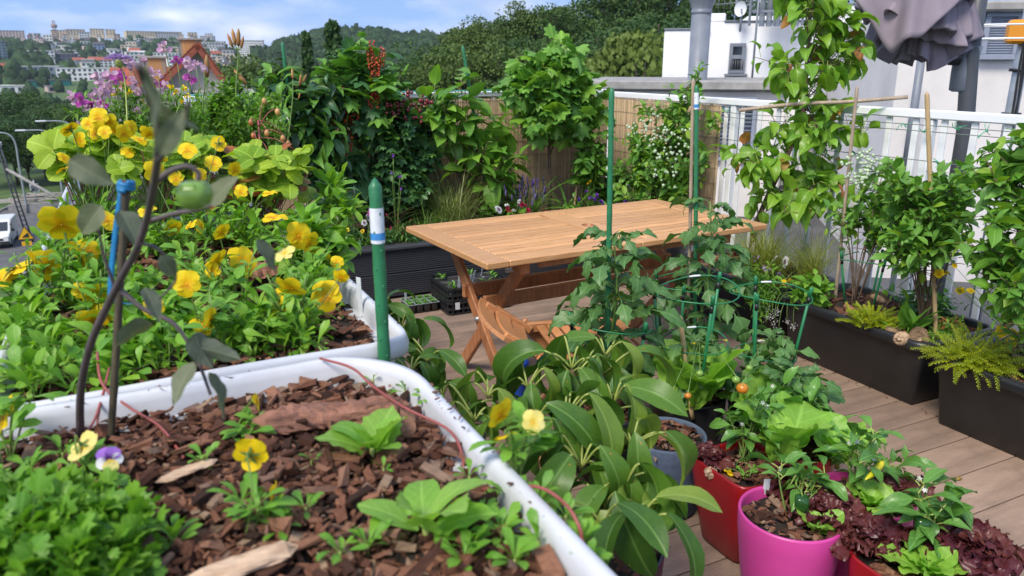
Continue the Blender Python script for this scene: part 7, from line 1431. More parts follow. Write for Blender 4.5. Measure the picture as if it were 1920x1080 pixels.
for i, (px, py, h, n, lab) in enumerate(((600, 520, 0.20, 90, 'upright pale leafy calendula by the right rim'), (470, 470, 0.13, 70, 'pale leafy plant behind the bark slab'), (90, 690, 0.08, 110, 'green leafy ground cover at the left rim of the middle bathtub'), (320, 640, 0.08, 90, 'green leaves at the foot of the tomato cane'), (200, 560, 0.10, 80, 'green leaves below the left violas'), (550, 640, 0.06, 70, 'low green leaves by the right corner of the middle bathtub'), (230, 690, 0.06, 70, 'low green leaves along the front rim of the middle bathtub'), (400, 560, 0.06, 60, 'green leaves round the bark slab'), (480, 660, 0.07, 70, 'narrow leaved greens at the front rim'), (60, 640, 0.10, 80, 'leafy greens spilling over the left rim'), (300, 480, 0.10, 90, 'dark gap filling leaves behind the cane'), (640, 430, 0.16, 70, 'lance leaved plant at the far right rim'))):
    b = tb_(px, py); plant('leafy_plant', lab, 'plant', b, [(b + [0, 0, h * 0.5], (0.075, 0.075, h * 0.55))], T_sp if i % 3 else T_pp, 0.048 if i not in (0, 11) else 0.075, [(lm_cal, 1.0), (lm_viola, 1.0)], sm_green, nst=max(6, n // 7), lps=7, mode='parts', up=0.5, droop=0.15, seed=120 + i, stem_r=0.0016, inner=0.25, spread=0.08)
mb = MB(); p0 = tb_(676, 585, 0.97); mb.add(*cbox(p0 + [0.0, 0, 0.035], (0.012, 0.0012, 0.095), 0.0003, rotz(-0.9) @ euler(0.15, 0.1, 0))); tag(mb.build('name_tag', m_label, smooth=False), 'white plant tag stuck in the middle bathtub near the green stake', 'label')
for i in range(30):
    gx_ = np.random.default_rng(500 + i); b = np.array([gx_.uniform(T2[0] + 0.06, T2[1] - 0.05), gx_.uniform(T2[2] + 0.10, T2[3] - 0.06), SZ]); hh = 0.05 + 0.09 * (b[1] - T2[2]) / 1.5
    if 0.0 < b[0] < 0.30 and 1.55 < b[1] < 2.0: continue
    plant('viola_foliage', 'leafy green tuft between the yellow violas of the middle bathtub', 'plant', b, [(b + [0, 0, hh * 0.6], (0.08, 0.08, hh * 0.7))], T_sp, 0.048, [(lm_cal, 1.0), (lm_viola, 1.0)], sm_green, nst=9, lps=6, mode='parts', up=0.5, droop=0.1, seed=700 + i, stem_r=0.0016, inner=0.25, spread=0.08, twigs=1, group='leafy tufts in the middle bathtub')
# strawberries
def strawberry(label, base, leaves, seed, red=0.1, name='strawberry_plant'):
    g = np.random.default_rng(seed); base = np.asarray(base, float); t = thing(name, label, 'plant', base, 'strawberry plants'); hd = np.linalg.norm(base[:2])
    for (px, py, s) in leaves:
        d = ray(px, py); k = (hd + g.uniform(-0.10, 0.10)) / math.hypot(d[0], d[1]); P = EYE + d * k; P[2] = max(P[2], base[2] + 0.03); L_ = s * np.linalg.norm(P - EYE) / FPX
        az = g.uniform(0, 2 * PI); ld = nrm(np.array([math.cos(az), math.sin(az), g.uniform(-0.2, 0.5)])); upv = nrm(np.array([0, 0, 1.0]) + nrm(EYE - P) * 0.9 + g.normal(0, 0.3, 3)); lf = inst('leaf', tmesh(T_st[g.integers(0, 3)], lm_strawr if g.uniform() < red else lm_straw), mat4(frame(ld[None], upv)[0], P - ld * L_ * 0.2, L_), t)
        q = MB(); addtube(q, bez(base + np.append(g.normal(0, 0.02, 2), 0), (base + P) / 2 + [0, 0, 0.03], P - ld * L_ * 0.2, 7), 0.0017, 5); so = q.build('leaf_stalk', sm_red if g.uniform() < 0.4 else sm_green, t); so.parent = lf; so.matrix_parent_inverse = lf.matrix_basis.inverted()
    return t
gs = np.random.default_rng(3)
def cloud(cx, cy, rx, ry, n, s): return [(cx + gs.uniform(-rx, rx), cy + gs.uniform(-ry, ry), s * gs.uniform(0.75, 1.2)) for _ in range(n)]
strawberry('yellow green strawberry plant at the back left', onz(170, 450, SZ), cloud(165, 288, 80, 36, 64, 54), 1, 0.0)
strawberry('yellow green strawberry plant behind the tomato fork', onz(300, 450, SZ), cloud(310, 298, 85, 32, 52, 50), 2, 0.0)
strawberry('yellow and red strawberry plant with fruit before the reed screen', onz(500, 440, SZ), cloud(508, 325, 66, 42, 56, 52), 3, 0.12)
strawberry('reddish strawberry leaves by the back rim of the middle bathtub', onz(450, 450, SZ), cloud(450, 360, 60, 26, 26, 46), 4, 0.45)
tr_ = thing('strawberry_truss', 'tall reddish strawberry truss with tiny fruit above the leaves', 'plant', onz(495, 395, SZ)); mb = MB(); hd = 2.75; fr = MB()
s0 = onz(495, 395, SZ); s1 = ond(484, 225, hd); addtube(mb, spline([s0, ond(490, 300, hd), s1], 14), 0.003, 6)
for (px, py) in ((495, 185), (530, 255), (470, 225), (540, 265), (500, 245), (563, 290), (520, 205), (475, 250), (494, 327), (505, 292)):
    e = ond(px, py, hd + rng.uniform(-0.06, 0.06)); st_ = ond(484 + rng.uniform(-2, 4), rng.uniform(215, 275), hd); addtube(mb, bez(st_, (st_ + e) / 2 + [0, 0, 0.04], e, 8), 0.0016, 5); V, F = blob(e - [0, 0, 0.008], (0.009, 0.009, 0.012), 0.06, 8); fr.add(V, F, rnd=rng.uniform())
mb.build('stems', sm_red, tr_); fr.build('fruits', M('unripe_strawberry', (0.50, 0.16, 0.05), (0.42, 0.30, 0.10), usernd=0.3, rough=0.4), tr_)['kind'] = 'stuff'

# ================================================================== farthest tub: oregano, pink flowers, lilies
Z3 = 0.95
def d3(px, py, dist): return ond(px, py, dist)
plant('oregano', 'dense mound of oregano behind the strawberries', 'plant', (0.34, 3.35, Z3), [bpx(450, 215, 0, 78, 46, 50, dist=3.45), bpx(400, 190, 0, 40, 34, 40, dist=3.5), bpx(510, 235, 0, 40, 34, 40, dist=3.4), bpx(430, 250, 0, 90, 30, 40, dist=3.3), bpx(440, 160, 0, 16, 28, 16, dist=3.45), bpx(520, 185, 0, 24, 28, 20, dist=3.5)], [leaf(OVATE, 0.62, 3, 2, 0.2, 0.2, 0.5 + 0.3 * i, 0) for i in range(2)], 0.024, [(lm_herb, 1.0), (lm_viola, 0.5)], sm_green, nst=190, lps=24, up=0.4, droop=0.15, seed=131, stem_r=0.0016, inner=0.35, spread=0.06)
plant('leafy_plant', 'loose green stems under the pink flowers', 'plant', (0.08, 3.1, Z3), [bpx(250, 215, 0, 100, 34, 50, dist=3.1), bpx(330, 190, 0, 50, 40, 40, dist=3.2), bpx(340, 240, 0, 60, 24, 40, dist=3.1), bpx(220, 180, 0, 50, 24, 30, dist=3.1)], T_la, 0.045, [(lm_herb, 1.0), (lm_viola, 0.6)], sm_green, nst=80, lps=12, up=0.5, droop=0.1, seed=132, stem_r=0.002, inner=0.35, spread=0.06)
def blooms(name, label, base, heads, mat, dist, seed, npet=12, cat='flower', rs=0.85):
    g = np.random.default_rng(seed); base = np.asarray(base, float); t = thing(name, label, cat, base); tp = [leaf(ROUND, 0.85, 4, 4, 0.25, 0.2, 0.9 - 0.5 * i, 0.07, 2, ph=i) for i in range(3)]
    for h in heads:
        P = ond(h[0], h[1], dist + g.uniform(-0.12, 0.12)); R_ = h[2] * dist / FPX / 2 * rs; mb = MB(); n = npet; fc = nrm(EYE - P)
        for j in range(3):
            m_ = n // 3; D = nrm(g.standard_normal((m_, 3)) * 1.0 + fc * 0.35 + [0, 0, 0.25]); place(mb, tp[j], frame(D, fc, g.uniform(-1, 1, m_)), P + g.normal(0, R_ * 0.25, (m_, 3)), R_ * g.uniform(0.75, 1.2, m_), g.uniform(size=m_))
        fo = mb.build('flower', h[3] if len(h) > 3 else mat, t); q = MB(); b = base + np.append(g.normal(0, 0.05, 2), 0); addtube(q, bez(b, b * 0.35 + P * 0.65 + [0, 0, -0.03], P, 8), 0.0016, 5); q.build('flower_stem', sm_green, fo)
    return t
PK = pm_pinkf; DK = pm_pinkd
blooms('pink_columbine', 'large pink and magenta flower clump at the left against the trees', (-0.02, 2.95, Z3), [(135, 182, 28), (150, 186, 24, DK), (168, 192, 28, DK), (180, 200, 24), (190, 176, 26), (178, 182, 24), (196, 160, 26), (212, 150, 26), (222, 146, 22, DK), (205, 168, 22), (186, 205, 22), (160, 200, 20), (176, 145, 22), (200, 140, 22), (226, 138, 20, DK), (190, 196, 24, DK), (150, 236, 18), (175, 226, 20), (158, 246, 18), (212, 228, 14, DK), (166, 238, 20)], PK, 3.0, 1)
blooms('pink_columbine', 'pink flowers beside the cane before the brick chimney', (0.10, 3.05, Z3), [(258, 168, 24), (252, 160, 18), (260, 206, 20), (246, 126, 20), (262, 122, 18), (282, 135, 20), (296, 138, 16), (288, 150, 18), (270, 115, 16), (240, 112, 20), (250, 150, 18)], PK, 3.1, 2)
blooms('pink_columbine', 'pink and magenta flowers before the red roof gable', (0.22, 3.15, Z3), [(310, 90, 24), (332, 112, 18, DK), (352, 118, 24), (358, 130, 20), (366, 118, 16), (350, 146, 18, DK), (360, 150, 22, DK), (382, 128, 18), (312, 164, 22), (298, 158, 14, DK), (388, 132, 14)], PK, 3.2, 3)
sc_ = ond(222, 112, 2.95); t = thing('scabious', 'flat lilac scabious head on a tall stem', 'flower', onz(230, 380, SZ)); mb = MB(); g = np.random.default_rng(5); n = 90; az = g.uniform(0, 6.28, n); rd = np.sqrt(g.uniform(0, 1, n)); D = np.stack([np.cos(az), np.sin(az), 0.9 - 0.8 * rd], -1); place(mb, leaf(ROUND, 0.6, 3, 2, 0.2, 0.2, 0.6, 0.05, 2), frame(D), sc_ + np.stack([np.cos(az) * rd * 0.030, np.sin(az) * rd * 0.030, 0.010 * (1 - rd)], -1), 0.020, g.uniform(size=n)); fo = mb.build('flower', petalmat('scabious_petal', (0.42, 0.27, 0.60), (0.50, 0.36, 0.66), (0.40, 0.26, 0.55)), t)
mb = MB(); V, F = blob(sc_ - [0, 0, 0.012], (0.014, 0.014, 0.014), 0.05, 8); mb.add(V, F); addtube(mb, spline([sc_ - [0, 0, 0.01], ond(235, 160, 2.95), ond(240, 300, 2.9), onz(238, 385, SZ)], 16), 0.0028, 6); mb.build('flower_stem', sm_pale, fo)
blooms('yellow_flowers', 'small yellow flowers between the pink clumps', (0.1, 3.05, Z3), [(215, 178, 14), (222, 172, 12), (236, 168, 14), (240, 175, 12), (320, 162, 12), (330, 172, 12), (345, 165, 10), (350, 180, 12), (340, 190, 10), (268, 190, 8), (280, 200, 8)], pm_y, 3.05, 4, 9)
# daylily stalks with buds, columbine pod
m_bud = M('lily_bud', (0.36, 0.22, 0.07), (0.42, 0.16, 0.05), rough=0.5, scale=30, usernd=0.3)
def buds(label, stalk, heads, dist, name='daylily'):
    P = spline([ond(a, b, dist) for a, b in stalk], 16); t = thing(name, label, 'flower', P[-1]); mb = MB(); addtube(mb, P, np.linspace(0.002, 0.0042, 16), 6)
    for (px, py, L_, dx) in heads:
        e = ond(px, py, dist); st_ = P[np.argmin(np.linalg.norm(P - e, axis=1) + 0.02)]; addtube(mb, bez(st_, (st_ + e) / 2 + [0, 0, -0.01], e, 6), 0.002, 5); q = MB(); d = nrm(np.array([0, 0, 1.0]) + hr * dx); l_ = L_ * dist / FPX; addtube(q, [e, e + d * l_ * 0.3, e + d * l_ * 0.7, e + d * l_], np.array([0.08, 0.13, 0.12, 0.03]) * l_, 7); q.build('bud', m_bud, t)
    mb.build('stalk', sm_green, t); return t
buds('daylily stalk with brown buds against the white tower', [(447, 92), (446, 120), (443, 160), (440, 240)], [(436, 88, 22, -0.3), (441, 84, 26, -0.1), (447, 86, 28, 0.1), (452, 90, 20, 0.3)], 3.4)
buds('daylily stalk with forked buds before the glossy shrub', [(549, 150), (549, 180), (545, 220), (538, 280), (535, 330)], [(549, 148, 18, 0.0), (562, 160, 20, 0.2), (568, 155, 16, 0.5), (560, 185, 10, 0.3)], 3.7)
buds('withered orange lily bud leaning on the oregano', [(462, 162), (470, 200), (474, 240)], [(462, 158, 30, -0.8)], 3.45)
buds('green columbine pod on a thin stalk', [(388, 146), (384, 165), (380, 200), (379, 240)], [(388, 144, 36, 0.1)], 3.2, 'columbine_pod')

# ================================================================== trees beyond the terrace
fm = [leafmat('broadleaf_crown%d' % i, a, b, trans=0.18, vein=0, rough=0.6, spec=0.25) for i, (a, b) in enumerate((((0.034, 0.074, 0.018), (0.080, 0.145, 0.030)), ((0.060, 0.105, 0.022), (0.115, 0.17, 0.036)), ((0.024, 0.060, 0.018), (0.056, 0.115, 0.030)), ((0.09, 0.14, 0.025), (0.15, 0.20, 0.04))))]
sm_trunk = M('tree_trunk', (0.10, 0.078, 0.058), (0.06, 0.048, 0.036), rough=0.9, scale=3)
def crownmesh(seed, mat, nclump=60, per=150, shape=(0.33, 0.33, 0.36), cz=0.62, ls=0.020, willow=0.0, conifer=False, r0=0.085):
    g = np.random.default_rng(seed); mb = MB(); tp = leaf(ELLIP, 0.8, 2, 1, 0.0, 0.0, 0.7, 0); tr = MB(); addtube(tr, spline([(0, 0, 0), (0.01, 0.0, 0.3), (0.0, 0.01, cz), (0.005, 0, 0.93)], 12), np.linspace(0.017, 0.003, 12), 7)
    for c in range(nclump):
        if conifer:
            z = g.uniform(0.10, 0.99); a = g.uniform(0, 2 * PI); R_ = 0.17 * (1.02 - z); P = np.array([math.cos(a) * R_ * g.uniform(0.5, 1), math.sin(a) * R_ * g.uniform(0.5, 1), z - 0.25 * R_]); rad = np.array([0.035, 0.035, 0.016]) * (1.4 - z)
        else:
            d = g.standard_normal(3); d /= np.linalg.norm(d); d[2] = abs(d[2]) * g.choice([1, 1, -0.75]); f = g.uniform(0.55, 1.0) ** 0.6; P = np.array([0, 0, cz]) + d * np.array(shape) * f * (1 + 0.12 * g.standard_normal()); r = r0 * g.uniform(0.7, 1.35); rad = np.array([r, r, r * 0.8])
            if c % 2 == 0: addtube(tr, bez((0, 0, g.uniform(0.25, 0.6)), P * 0.5 + [0, 0, 0.25], P, 5), [0.006, 0.005, 0.004, 0.003, 0.002], 5)
        n = per; D = nrm(g.standard_normal((n, 3))); D[:, 2] = np.where(D[:, 2] < -0.3, -D[:, 2], D[:, 2]); T = P + D * rad * g.uniform(0.65, 1.08, (n, 1)); A = nrm(D + g.normal(0, 0.55, (n, 3)) + [0, 0, -willow * 2 - 0.25]); base_r = g.uniform(0, 0.65)
        place(mb, tp, frame(A, D, g.normal(0, 0.6, n)), T, ls * g.uniform(0.6, 1.3, n), base_r + g.uniform(0, 0.35, n))
    return mb.mesh('crown', mat), tr.mesh('trunk', sm_trunk)
CV = [crownmesh(1, fm[0], 70, 130), crownmesh(2, fm[1], 62, 140, (0.30, 0.30, 0.38)), crownmesh(3, fm[2], 80, 120, (0.36, 0.36, 0.34), 0.60), crownmesh(4, fm[0], 60, 140, (0.27, 0.27, 0.42), 0.55), crownmesh(5, fm[3], 60, 140, (0.26, 0.26, 0.42), 0.55, willow=0.9, ls=0.026), crownmesh(6, fm[2], 150, 60, conifer=True, ls=0.022)]
def tree(label, px, pyt, dist, var, wf=1.0, group=None, name='broadleaf_tree', base=None):
    s, az = slope(px, pyt); x, y = math.sin(az) * dist, math.cos(az) * dist; z0 = terr(x, y) if base is None else base; h = max(3.0, EYE[2] + s * dist - z0); t = thing(name, label, 'tree', (x, y, z0 - 0.1), group); cr, tr = CV[var]; R = rotz(rng.uniform(0, 6.28)) @ np.diag([wf, wf, 1.0])
    inst('trunk', tr, mat4(R, (x, y, z0 - 0.1), h), t); inst('crown', cr, mat4(R, (x, y, z0 - 0.1), h), t)
FT = [(742, 118, 62, 0, 1.0), (775, 100, 64, 2, 1.1), (815, 78, 70, 0, 1.0), (850, 96, 58, 1, 1.0), (885, 42, 74, 1, 0.95), (930, 30, 78, 0, 1.0), (985, 14, 78, 1, 1.0), (1035, 8, 76, 0, 0.9), (1090, -14, 80, 3, 1.0), (1140, -40, 80, 2, 0.9), (1195, -60, 78, 3, 1.0), (1255, -50, 82, 2, 1.0), (1320, -40, 86, 0, 1.0), (1390, -25, 88, 2, 1.0), (1000, 72, 62, 0, 1.1), (1065, 60, 60, 3, 1.0), (1120, 46, 64, 2, 1.1), (920, 92, 60, 1, 1.1), (960, 62, 66, 2, 1.0), (1165, 24, 68, 0, 1.0), (1235, 20, 66, 2, 1.1), (1460, -10, 90, 0, 1.0), (1540, -20, 92, 2, 1.0), (1620, -15, 92, 0, 1.0), (1010, 110, 50, 3, 1.0), (1085, 104, 50, 0, 1.0)]
ORD = 'first second third fourth fifth sixth seventh eighth ninth tenth eleventh twelfth thirteenth fourteenth fifteenth sixteenth seventeenth eighteenth nineteenth twentieth twenty-first twenty-second twenty-third twenty-fourth twenty-fifth twenty-sixth'.split()
for i, (px, py, d, v, w) in enumerate(sorted(FT)): tree(('broadleaf tree in the dense wood behind the terrace', 'paler broadleaf tree in the dense wood behind the terrace', 'darkest spreading tree in the dense wood behind the terrace', 'narrow tree in the dense wood behind the terrace')[v] + ', ' + ORD[i] + ' from the left', px, py, d, v, w, 'trees in the wood behind the terrace')
tree('pale weeping tree between the wood and the white building', 1196, 66, 44, 4, 1.0, name='weeping_tree'); tree('smaller weeping tree left of the white building wall', 1140, 112, 44, 4, 1.2, name='weeping_tree')
LT = [(-15, 172, 114, 2, 1.3, 'dark tree at the far left below the town'), (30, 170, 127, 0, 1.4, 'dark tree above the street lamps'), (98, 186, 110, 3, 1.5, 'pale green tree left of the pink flowers'), (150, 200, 102, 0, 1.4, 'tree behind the pink flowers'), (205, 190, 106, 2, 1.4, 'dark tree below the white office block'), (65, 205, 106, 2, 1.4, 'dark tree behind the utility pole'), (10, 215, 102, 2, 1.4, 'dark low tree beyond the road'), (255, 180, 70, 0, 1.1, 'tree in front of the gable house'), (440, 116, 70, 1, 1.2, 'light green tree between the gable house and tower'), (398, 150, 60, 1, 1.0, 'tree under the gable roof edge'), (490, 128, 66, 0, 1.1, 'dark tree under the white tower'), (120, 250, 96, 0, 1.3, 'shrubby tree beside the low wall'), (545, 120, 60, 0, 1.2, 'dark tree behind the glossy shrub'), (610, 125, 58, 2, 1.2, 'dark tree behind the spruce'), (680, 122, 60, 0, 1.2, 'tree behind the red currant'), (330, 175, 60, 0, 1.0, 'tree below the gable house'), (40, 245, 100, 0, 1.3, 'shrubby tree between the street lamps'), (180, 240, 94, 2, 1.3, 'dark shrubby tree under the pink flowers'), (-40, 230, 100, 0, 1.4, 'tree cut by the left edge')]
for (px, py, d, v, w, lab) in LT: tree(lab, px, py, d, v, w)
tree('tall slim blue green spruce standing before the far wooded hill', 623, 38, 45, 5, 0.85, name='spruce_tree'); tree('thin drooping conifer left of the spruce', 573, 58, 50, 5, 0.6, name='spruce_tree')
# far woods: one mass
def woods(name, label, gen, n, seed, r=(3.5, 6.5), mat=None):
    g = np.random.default_rng(seed); mb = MB(); k = 0; V0 = [blob((0, 0, 0), (1, 1, 1.0), 0.20, 9, i) for i in range(6)]
    while k < n:
        x, y = gen(g); z = terr(x, y); R_ = g.uniform(*r); V, F = V0[g.integers(0, 6)]; mb.add(V @ rotz(g.uniform(0, 6.28)).T * [R_, R_, R_ * g.uniform(0.9, 1.5)] + [x, y, z + R_ * 0.9], F, rnd=g.uniform()); k += 1
    return tag(mb.build(name, mat or fm[0]), label, 'wood', kind='stuff')
m_farw = M('far_wood', (0.060, 0.105, 0.040), (0.030, 0.062, 0.030), rough=0.95, scale=0.9, usernd=0.45, bstr=1.0, bscale=1.2, bdist=1.5, spec=0.1)
def polar(px0, px1, r0, r1):
    a0, a1 = slope(px0, 90)[1], slope(px1, 90)[1]
    def f(g): a = g.uniform(a0, a1); r = math.sqrt(g.uniform(r0 * r0, r1 * r1)); return r * math.sin(a), r * math.cos(a)
    return f
woods('woodland', 'far wooded hill between the town and the near wood', polar(478, 1120, 400, 800), 3600, 1, mat=m_farw)
woods('woodland', 'woods on the town hillside at the left', polar(-60, 90, 600, 980), 200, 2, (3, 6), m_farw)
woods('woodland', 'tree groups scattered between the houses of the town', polar(-40, 470, 430, 1050), 260, 3, (2, 4.2), m_farw)
woods('woodland', 'trees just below the crest of the town', polar(-40, 440, 930, 1110), 230, 5, (2.5, 4.5), m_farw)
woods('woodland', 'bushes at the foot of the town', polar(-60, 480, 300, 430), 130, 4, (2, 3.6), m_farw)

# ================================================================== the town on the hillside
def hm(name, c): return M(name, c, tuple(x * 0.85 for x in c), rough=0.9, scale=0.1)
WALLS = dict(white=hm('town_white', (0.70, 0.70, 0.70)), cream=hm('town_cream', (0.62, 0.50, 0.36)), grey=hm('town_grey', (0.40, 0.41, 0.44)), pink=hm('town_pink', (0.60, 0.46, 0.42)), blue=hm('town_blue', (0.22, 0.28, 0.44)), brown=hm('town_brown', (0.25, 0.17, 0.13)), dark=hm('town_dark', (0.08, 0.09, 0.13)), glass=hm('town_glass', (0.20, 0.27, 0.31)), teal=hm('town_teal', (0.03, 0.24, 0.20)), red=hm('town_red', (0.50, 0.03, 0.06)))
ROOFS = dict(red=hm('town_roof_red', (0.36, 0.10, 0.06)), grey=hm('town_roof_grey', (0.24, 0.24, 0.26)), pale=hm('town_roof_pale', (0.58, 0.57, 0.55)), dark=hm('town_roof_dark', (0.09, 0.085, 0.09)))
m_twin = M('town_window', (0.045, 0.055, 0.075), (0.03, 0.035, 0.05), rough=0.15)
def bld(name, label, x0, x1, yt, yb, wall, roof, storeys, cat='building', group=None, gable=0.0, yaw=None, cols=None, pos=None, depthf=0.6, win=True):
    xm = (x0 + x1) / 2; p = pos if pos is not None else rayterr(xm, yb, 240, 1400)
    if p is None:
        s, az = slope(xm, yb); p = np.array([math.sin(az) * 1150, math.cos(az) * 1150, EYE[2] + s * 1150])
    hd = math.hypot(p[0], p[1]); k = hd / (FPX * 1.02); w = (x1 - x0) * k; h = (yb - yt) * k; dp = min(max(w * depthf, 6), 16); az = math.atan2(p[0], p[1]); ya = -az + (rng.uniform(-0.5, 0.5) if yaw is None else yaw); R = rotz(ya); w *= 0.92
    c = p + np.array([math.sin(az), math.cos(az), 0]) * dp * 0.5; mb = MB(); hb = h * (1 - gable); mb.add(*cbox(c + [0, 0, hb / 2 - 2.0], (w, dp, hb + 4.0), 0.05, R))
    if gable:
        hw, hd_ = w / 2 + 0.4, dp / 2 + 0.4; z0, z1 = hb - 0.15, h; V = np.array([(-hw, -hd_, z0), (hw, -hd_, z0), (hw, hd_, z0), (-hw, hd_, z0), (-hw * 0.9, 0, z1), (hw * 0.9, 0, z1)]) @ R.T + c; mb.add(V, [[0, 1, 5, 4], [2, 3, 4, 5], [1, 2, 5], [3, 0, 4], [3, 2, 1, 0]], m=1)
    else: mb.add(*cbox(c + [0, 0, hb + 0.15], (w + 0.5, dp + 0.5, 0.5), 0.05, R), m=1)
    if win:
        nc = cols or max(2, int(w / 3.0)); fh = hb / storeys
        for i in range(storeys):
            for j in range(nc): mb.add(*cbox(c + R @ np.array([(-0.5 + (j + 0.5) / nc) * w, -dp / 2, 0]) + [0, 0, (i + 0.55) * fh], (w / nc * 0.52, 0.14, fh * 0.5), 0.01, R), m=2)
    return tag(mb.build(name, [WALLS[wall], ROOFS[roof], m_twin], smooth=False), label, cat, group)
TB = [('apartment_block', 'pale pink apartment block on the crest at the left edge', 0, 41, 57, 69, 'pink', 'grey', 4, 0), ('apartment_block', 'yellowish crest block beside the lattice tower', 101, 127, 56, 68, 'cream', 'grey', 4, 0), ('apartment_block', 'cream crest block right of the lattice tower', 128, 156, 54, 64, 'cream', 'grey', 4, 0), ('apartment_block', 'cream crest block above the red roofed house', 172, 194, 53, 64, 'cream', 'grey', 4, 0), ('apartment_block', 'small cream crest block in the middle of the ridge', 200, 216, 54, 64, 'cream', 'grey', 4, 0), ('apartment_block', 'long cream row of flats along the right of the crest', 241, 335, 57, 66, 'cream', 'pale', 4, 0), ('apartment_block', 'square cream block at the right end of the crest', 353, 369, 59, 69, 'cream', 'pale', 5, 0),
      ('town_house', 'white house with a bright red roof below the crest', 121, 149, 62, 76, 'white', 'red', 3, 0.35), ('terraced_houses', 'long low row with red roofs left of the crest', 69, 121, 72, 81, 'pink', 'red', 2, 0.4), ('town_house', 'white and grey flats under the red roofed house', 151, 176, 64, 78, 'white', 'grey', 4, 0), ('apartment_block', 'grey flats below the long cream row', 287, 334, 64, 77, 'grey', 'grey', 4, 0), ('apartment_block', 'white flats left of the brick chimney', 255, 294, 75, 87, 'white', 'pale', 3, 0), ('town_house', 'blue and white house in the middle of the slope', 243, 262, 81, 96, 'blue', 'grey', 4, 0), ('town_house', 'dark blue tall house on the slope', 178, 196, 82, 99, 'blue', 'dark', 4, 0.2), ('town_house', 'pale low house left of the dark blue house', 153, 178, 80, 90, 'white', 'pale', 2, 0),
      ('office_block', 'white four storey block in the trees at the left', 59, 100, 100, 120, 'white', 'pale', 4, 0), ('town_house', 'brown house beside the white four storey block', 47, 60, 104, 118, 'brown', 'grey', 3, 0), ('office_block', 'dark glass fronted modern block right of the white block', 94, 141, 104, 119, 'dark', 'grey', 2, 0), ('tower_block', 'grey glazed tower at the left edge', -8, 13, 88, 126, 'glass', 'grey', 9, 0), ('town_house', 'pink house with red roof at the left edge', -4, 22, 124, 147, 'pink', 'red', 3, 0.35), ('sports_hall', 'long glass hall with a white roof above the tennis fence', 30, 109, 129, 148, 'glass', 'pale', 2, 0), ('office_block', 'long white block with two rows of dark windows', 120, 210, 132, 152, 'white', 'pale', 3, 0), ('town_house', 'white cube house above the long white block', 156, 178, 120, 133, 'white', 'pale', 2, 0), ('town_house', 'white house with a red roof beside the cube house', 180, 208, 110, 126, 'white', 'red', 3, 0.3), ('billboard', 'red billboard at the left edge below the pink house', 8, 25, 145, 156, 'red', 'dark', 1, 0), ('tennis_fence', 'long teal tennis court fence at the foot of the town', 17, 117, 154, 164, 'teal', 'dark', 1, 0), ('market_hall', 'low pale flat roofs below the teal fence', 0, 54, 164, 176, 'white', 'pale', 1, 0), ('market_hall', 'low brownish hall right of the pale flat roofs', 90, 116, 164, 174, 'pink', 'grey', 1, 0), ('town_house', 'white villa left of the low brick chimney', 247, 275, 97, 109, 'white', 'pale', 2, 0.2), ('town_house', 'white houses behind the gable roof', 291, 334, 101, 112, 'white', 'pale', 2, 0), ('town_house', 'pale houses right of the brick chimney', 378, 421, 82, 98, 'grey', 'pale', 3, 0), ('town_house', 'small pale block right of the crest end', 378, 402, 69, 78, 'grey', 'pale', 3, 0), ('office_block', 'low beige annex of the white tower', 421, 456, 103, 116, 'cream', 'pale', 2, 0)]
for t in TB: bld(t[0], t[1], t[2], t[3], t[4] + (3.5 if t[5] < 70 else 0), t[5] + (2 if t[5] < 70 else 0), t[6], t[7], t[8], gable=t[9], yaw=rng.uniform(-0.25, 0.25), cat='building' if t[0] not in ('billboard', 'tennis_fence') else t[0].split('_')[-1], win=t[0] not in ('billboard', 'tennis_fence'))
bld('tower_block', 'big white office tower with rows of windows before the wooded hill', 452, 497, 81, 121, 'white', 'pale', 11, yaw=-0.12, cols=14, depthf=0.4)
gt = np.random.default_rng(12); nh = 0
while nh < 135:
    px, py = gt.uniform(60, 455), gt.uniform(72, 128)
    if px > 400 and py < 84: continue
    w = gt.uniform(9, 20) * (0.75 + (py - 70) / 120); h = w * gt.uniform(0.5, 0.85); wc = gt.choice(['white', 'white', 'white', 'cream', 'grey', 'pink']); rf = gt.choice(['pale', 'grey', 'red', 'dark', 'pale']); gb = 0.35 if rf in ('red', 'dark') else 0.0
    wn = {'white': 'white', 'cream': 'cream', 'grey': 'grey', 'pink': 'rose'}[wc]; rn = {'pale': 'a pale flat roof', 'grey': 'a grey flat roof', 'red': 'a red pitched roof', 'dark': 'a dark pitched roof'}[rf]
    bld('hillside_house', f'small {wn} house with {rn} on the far hillside', px - w / 2, px + w / 2, py - h, py, wc, rf, 2 if h < 10 else 3, group='small houses on the far hillside', gable=gb, cat='house'); nh += 1
# lattice tower on the crest
s, az = slope(104, 66); pt_ = np.array([math.sin(az) * 1140, math.cos(az) * 1140, EYE[2] + s * 1140]); tk = 1140 / FPX; mb = MB()
for q in ((-1, -1), (1, -1), (1, 1), (-1, 1)): addtube(mb, [pt_ + [q[0] * 2.2, q[1] * 2.2, -6], pt_ + [q[0] * 1.2, q[1] * 1.2, 12 * tk]], 0.5, 5); addtube(mb, [pt_ + [q[0] * 1.2, q[1] * 1.2, 12 * tk], pt_ + [q[0] * 0.9, q[1] * 0.9, 22 * tk]], 0.4, 5)
for k in range(5): mb.add(*cbox(pt_ + [0, 0, (4 + 4 * k) * tk], (4.2 - 0.4 * k, 4.2 - 0.4 * k, 0.9), 0.1))
V, F = lathe([(2.6, 11 * tk), (3.4, 12 * tk), (3.4, 15 * tk), (2.2, 16 * tk)], 12, (pt_[0], pt_[1], pt_[2])); mb.add(V, F); tag(mb.build('lattice_tower', hm('tower_brown', (0.30, 0.20, 0.17))), 'brown lattice tower standing on the crest of the town', 'tower')

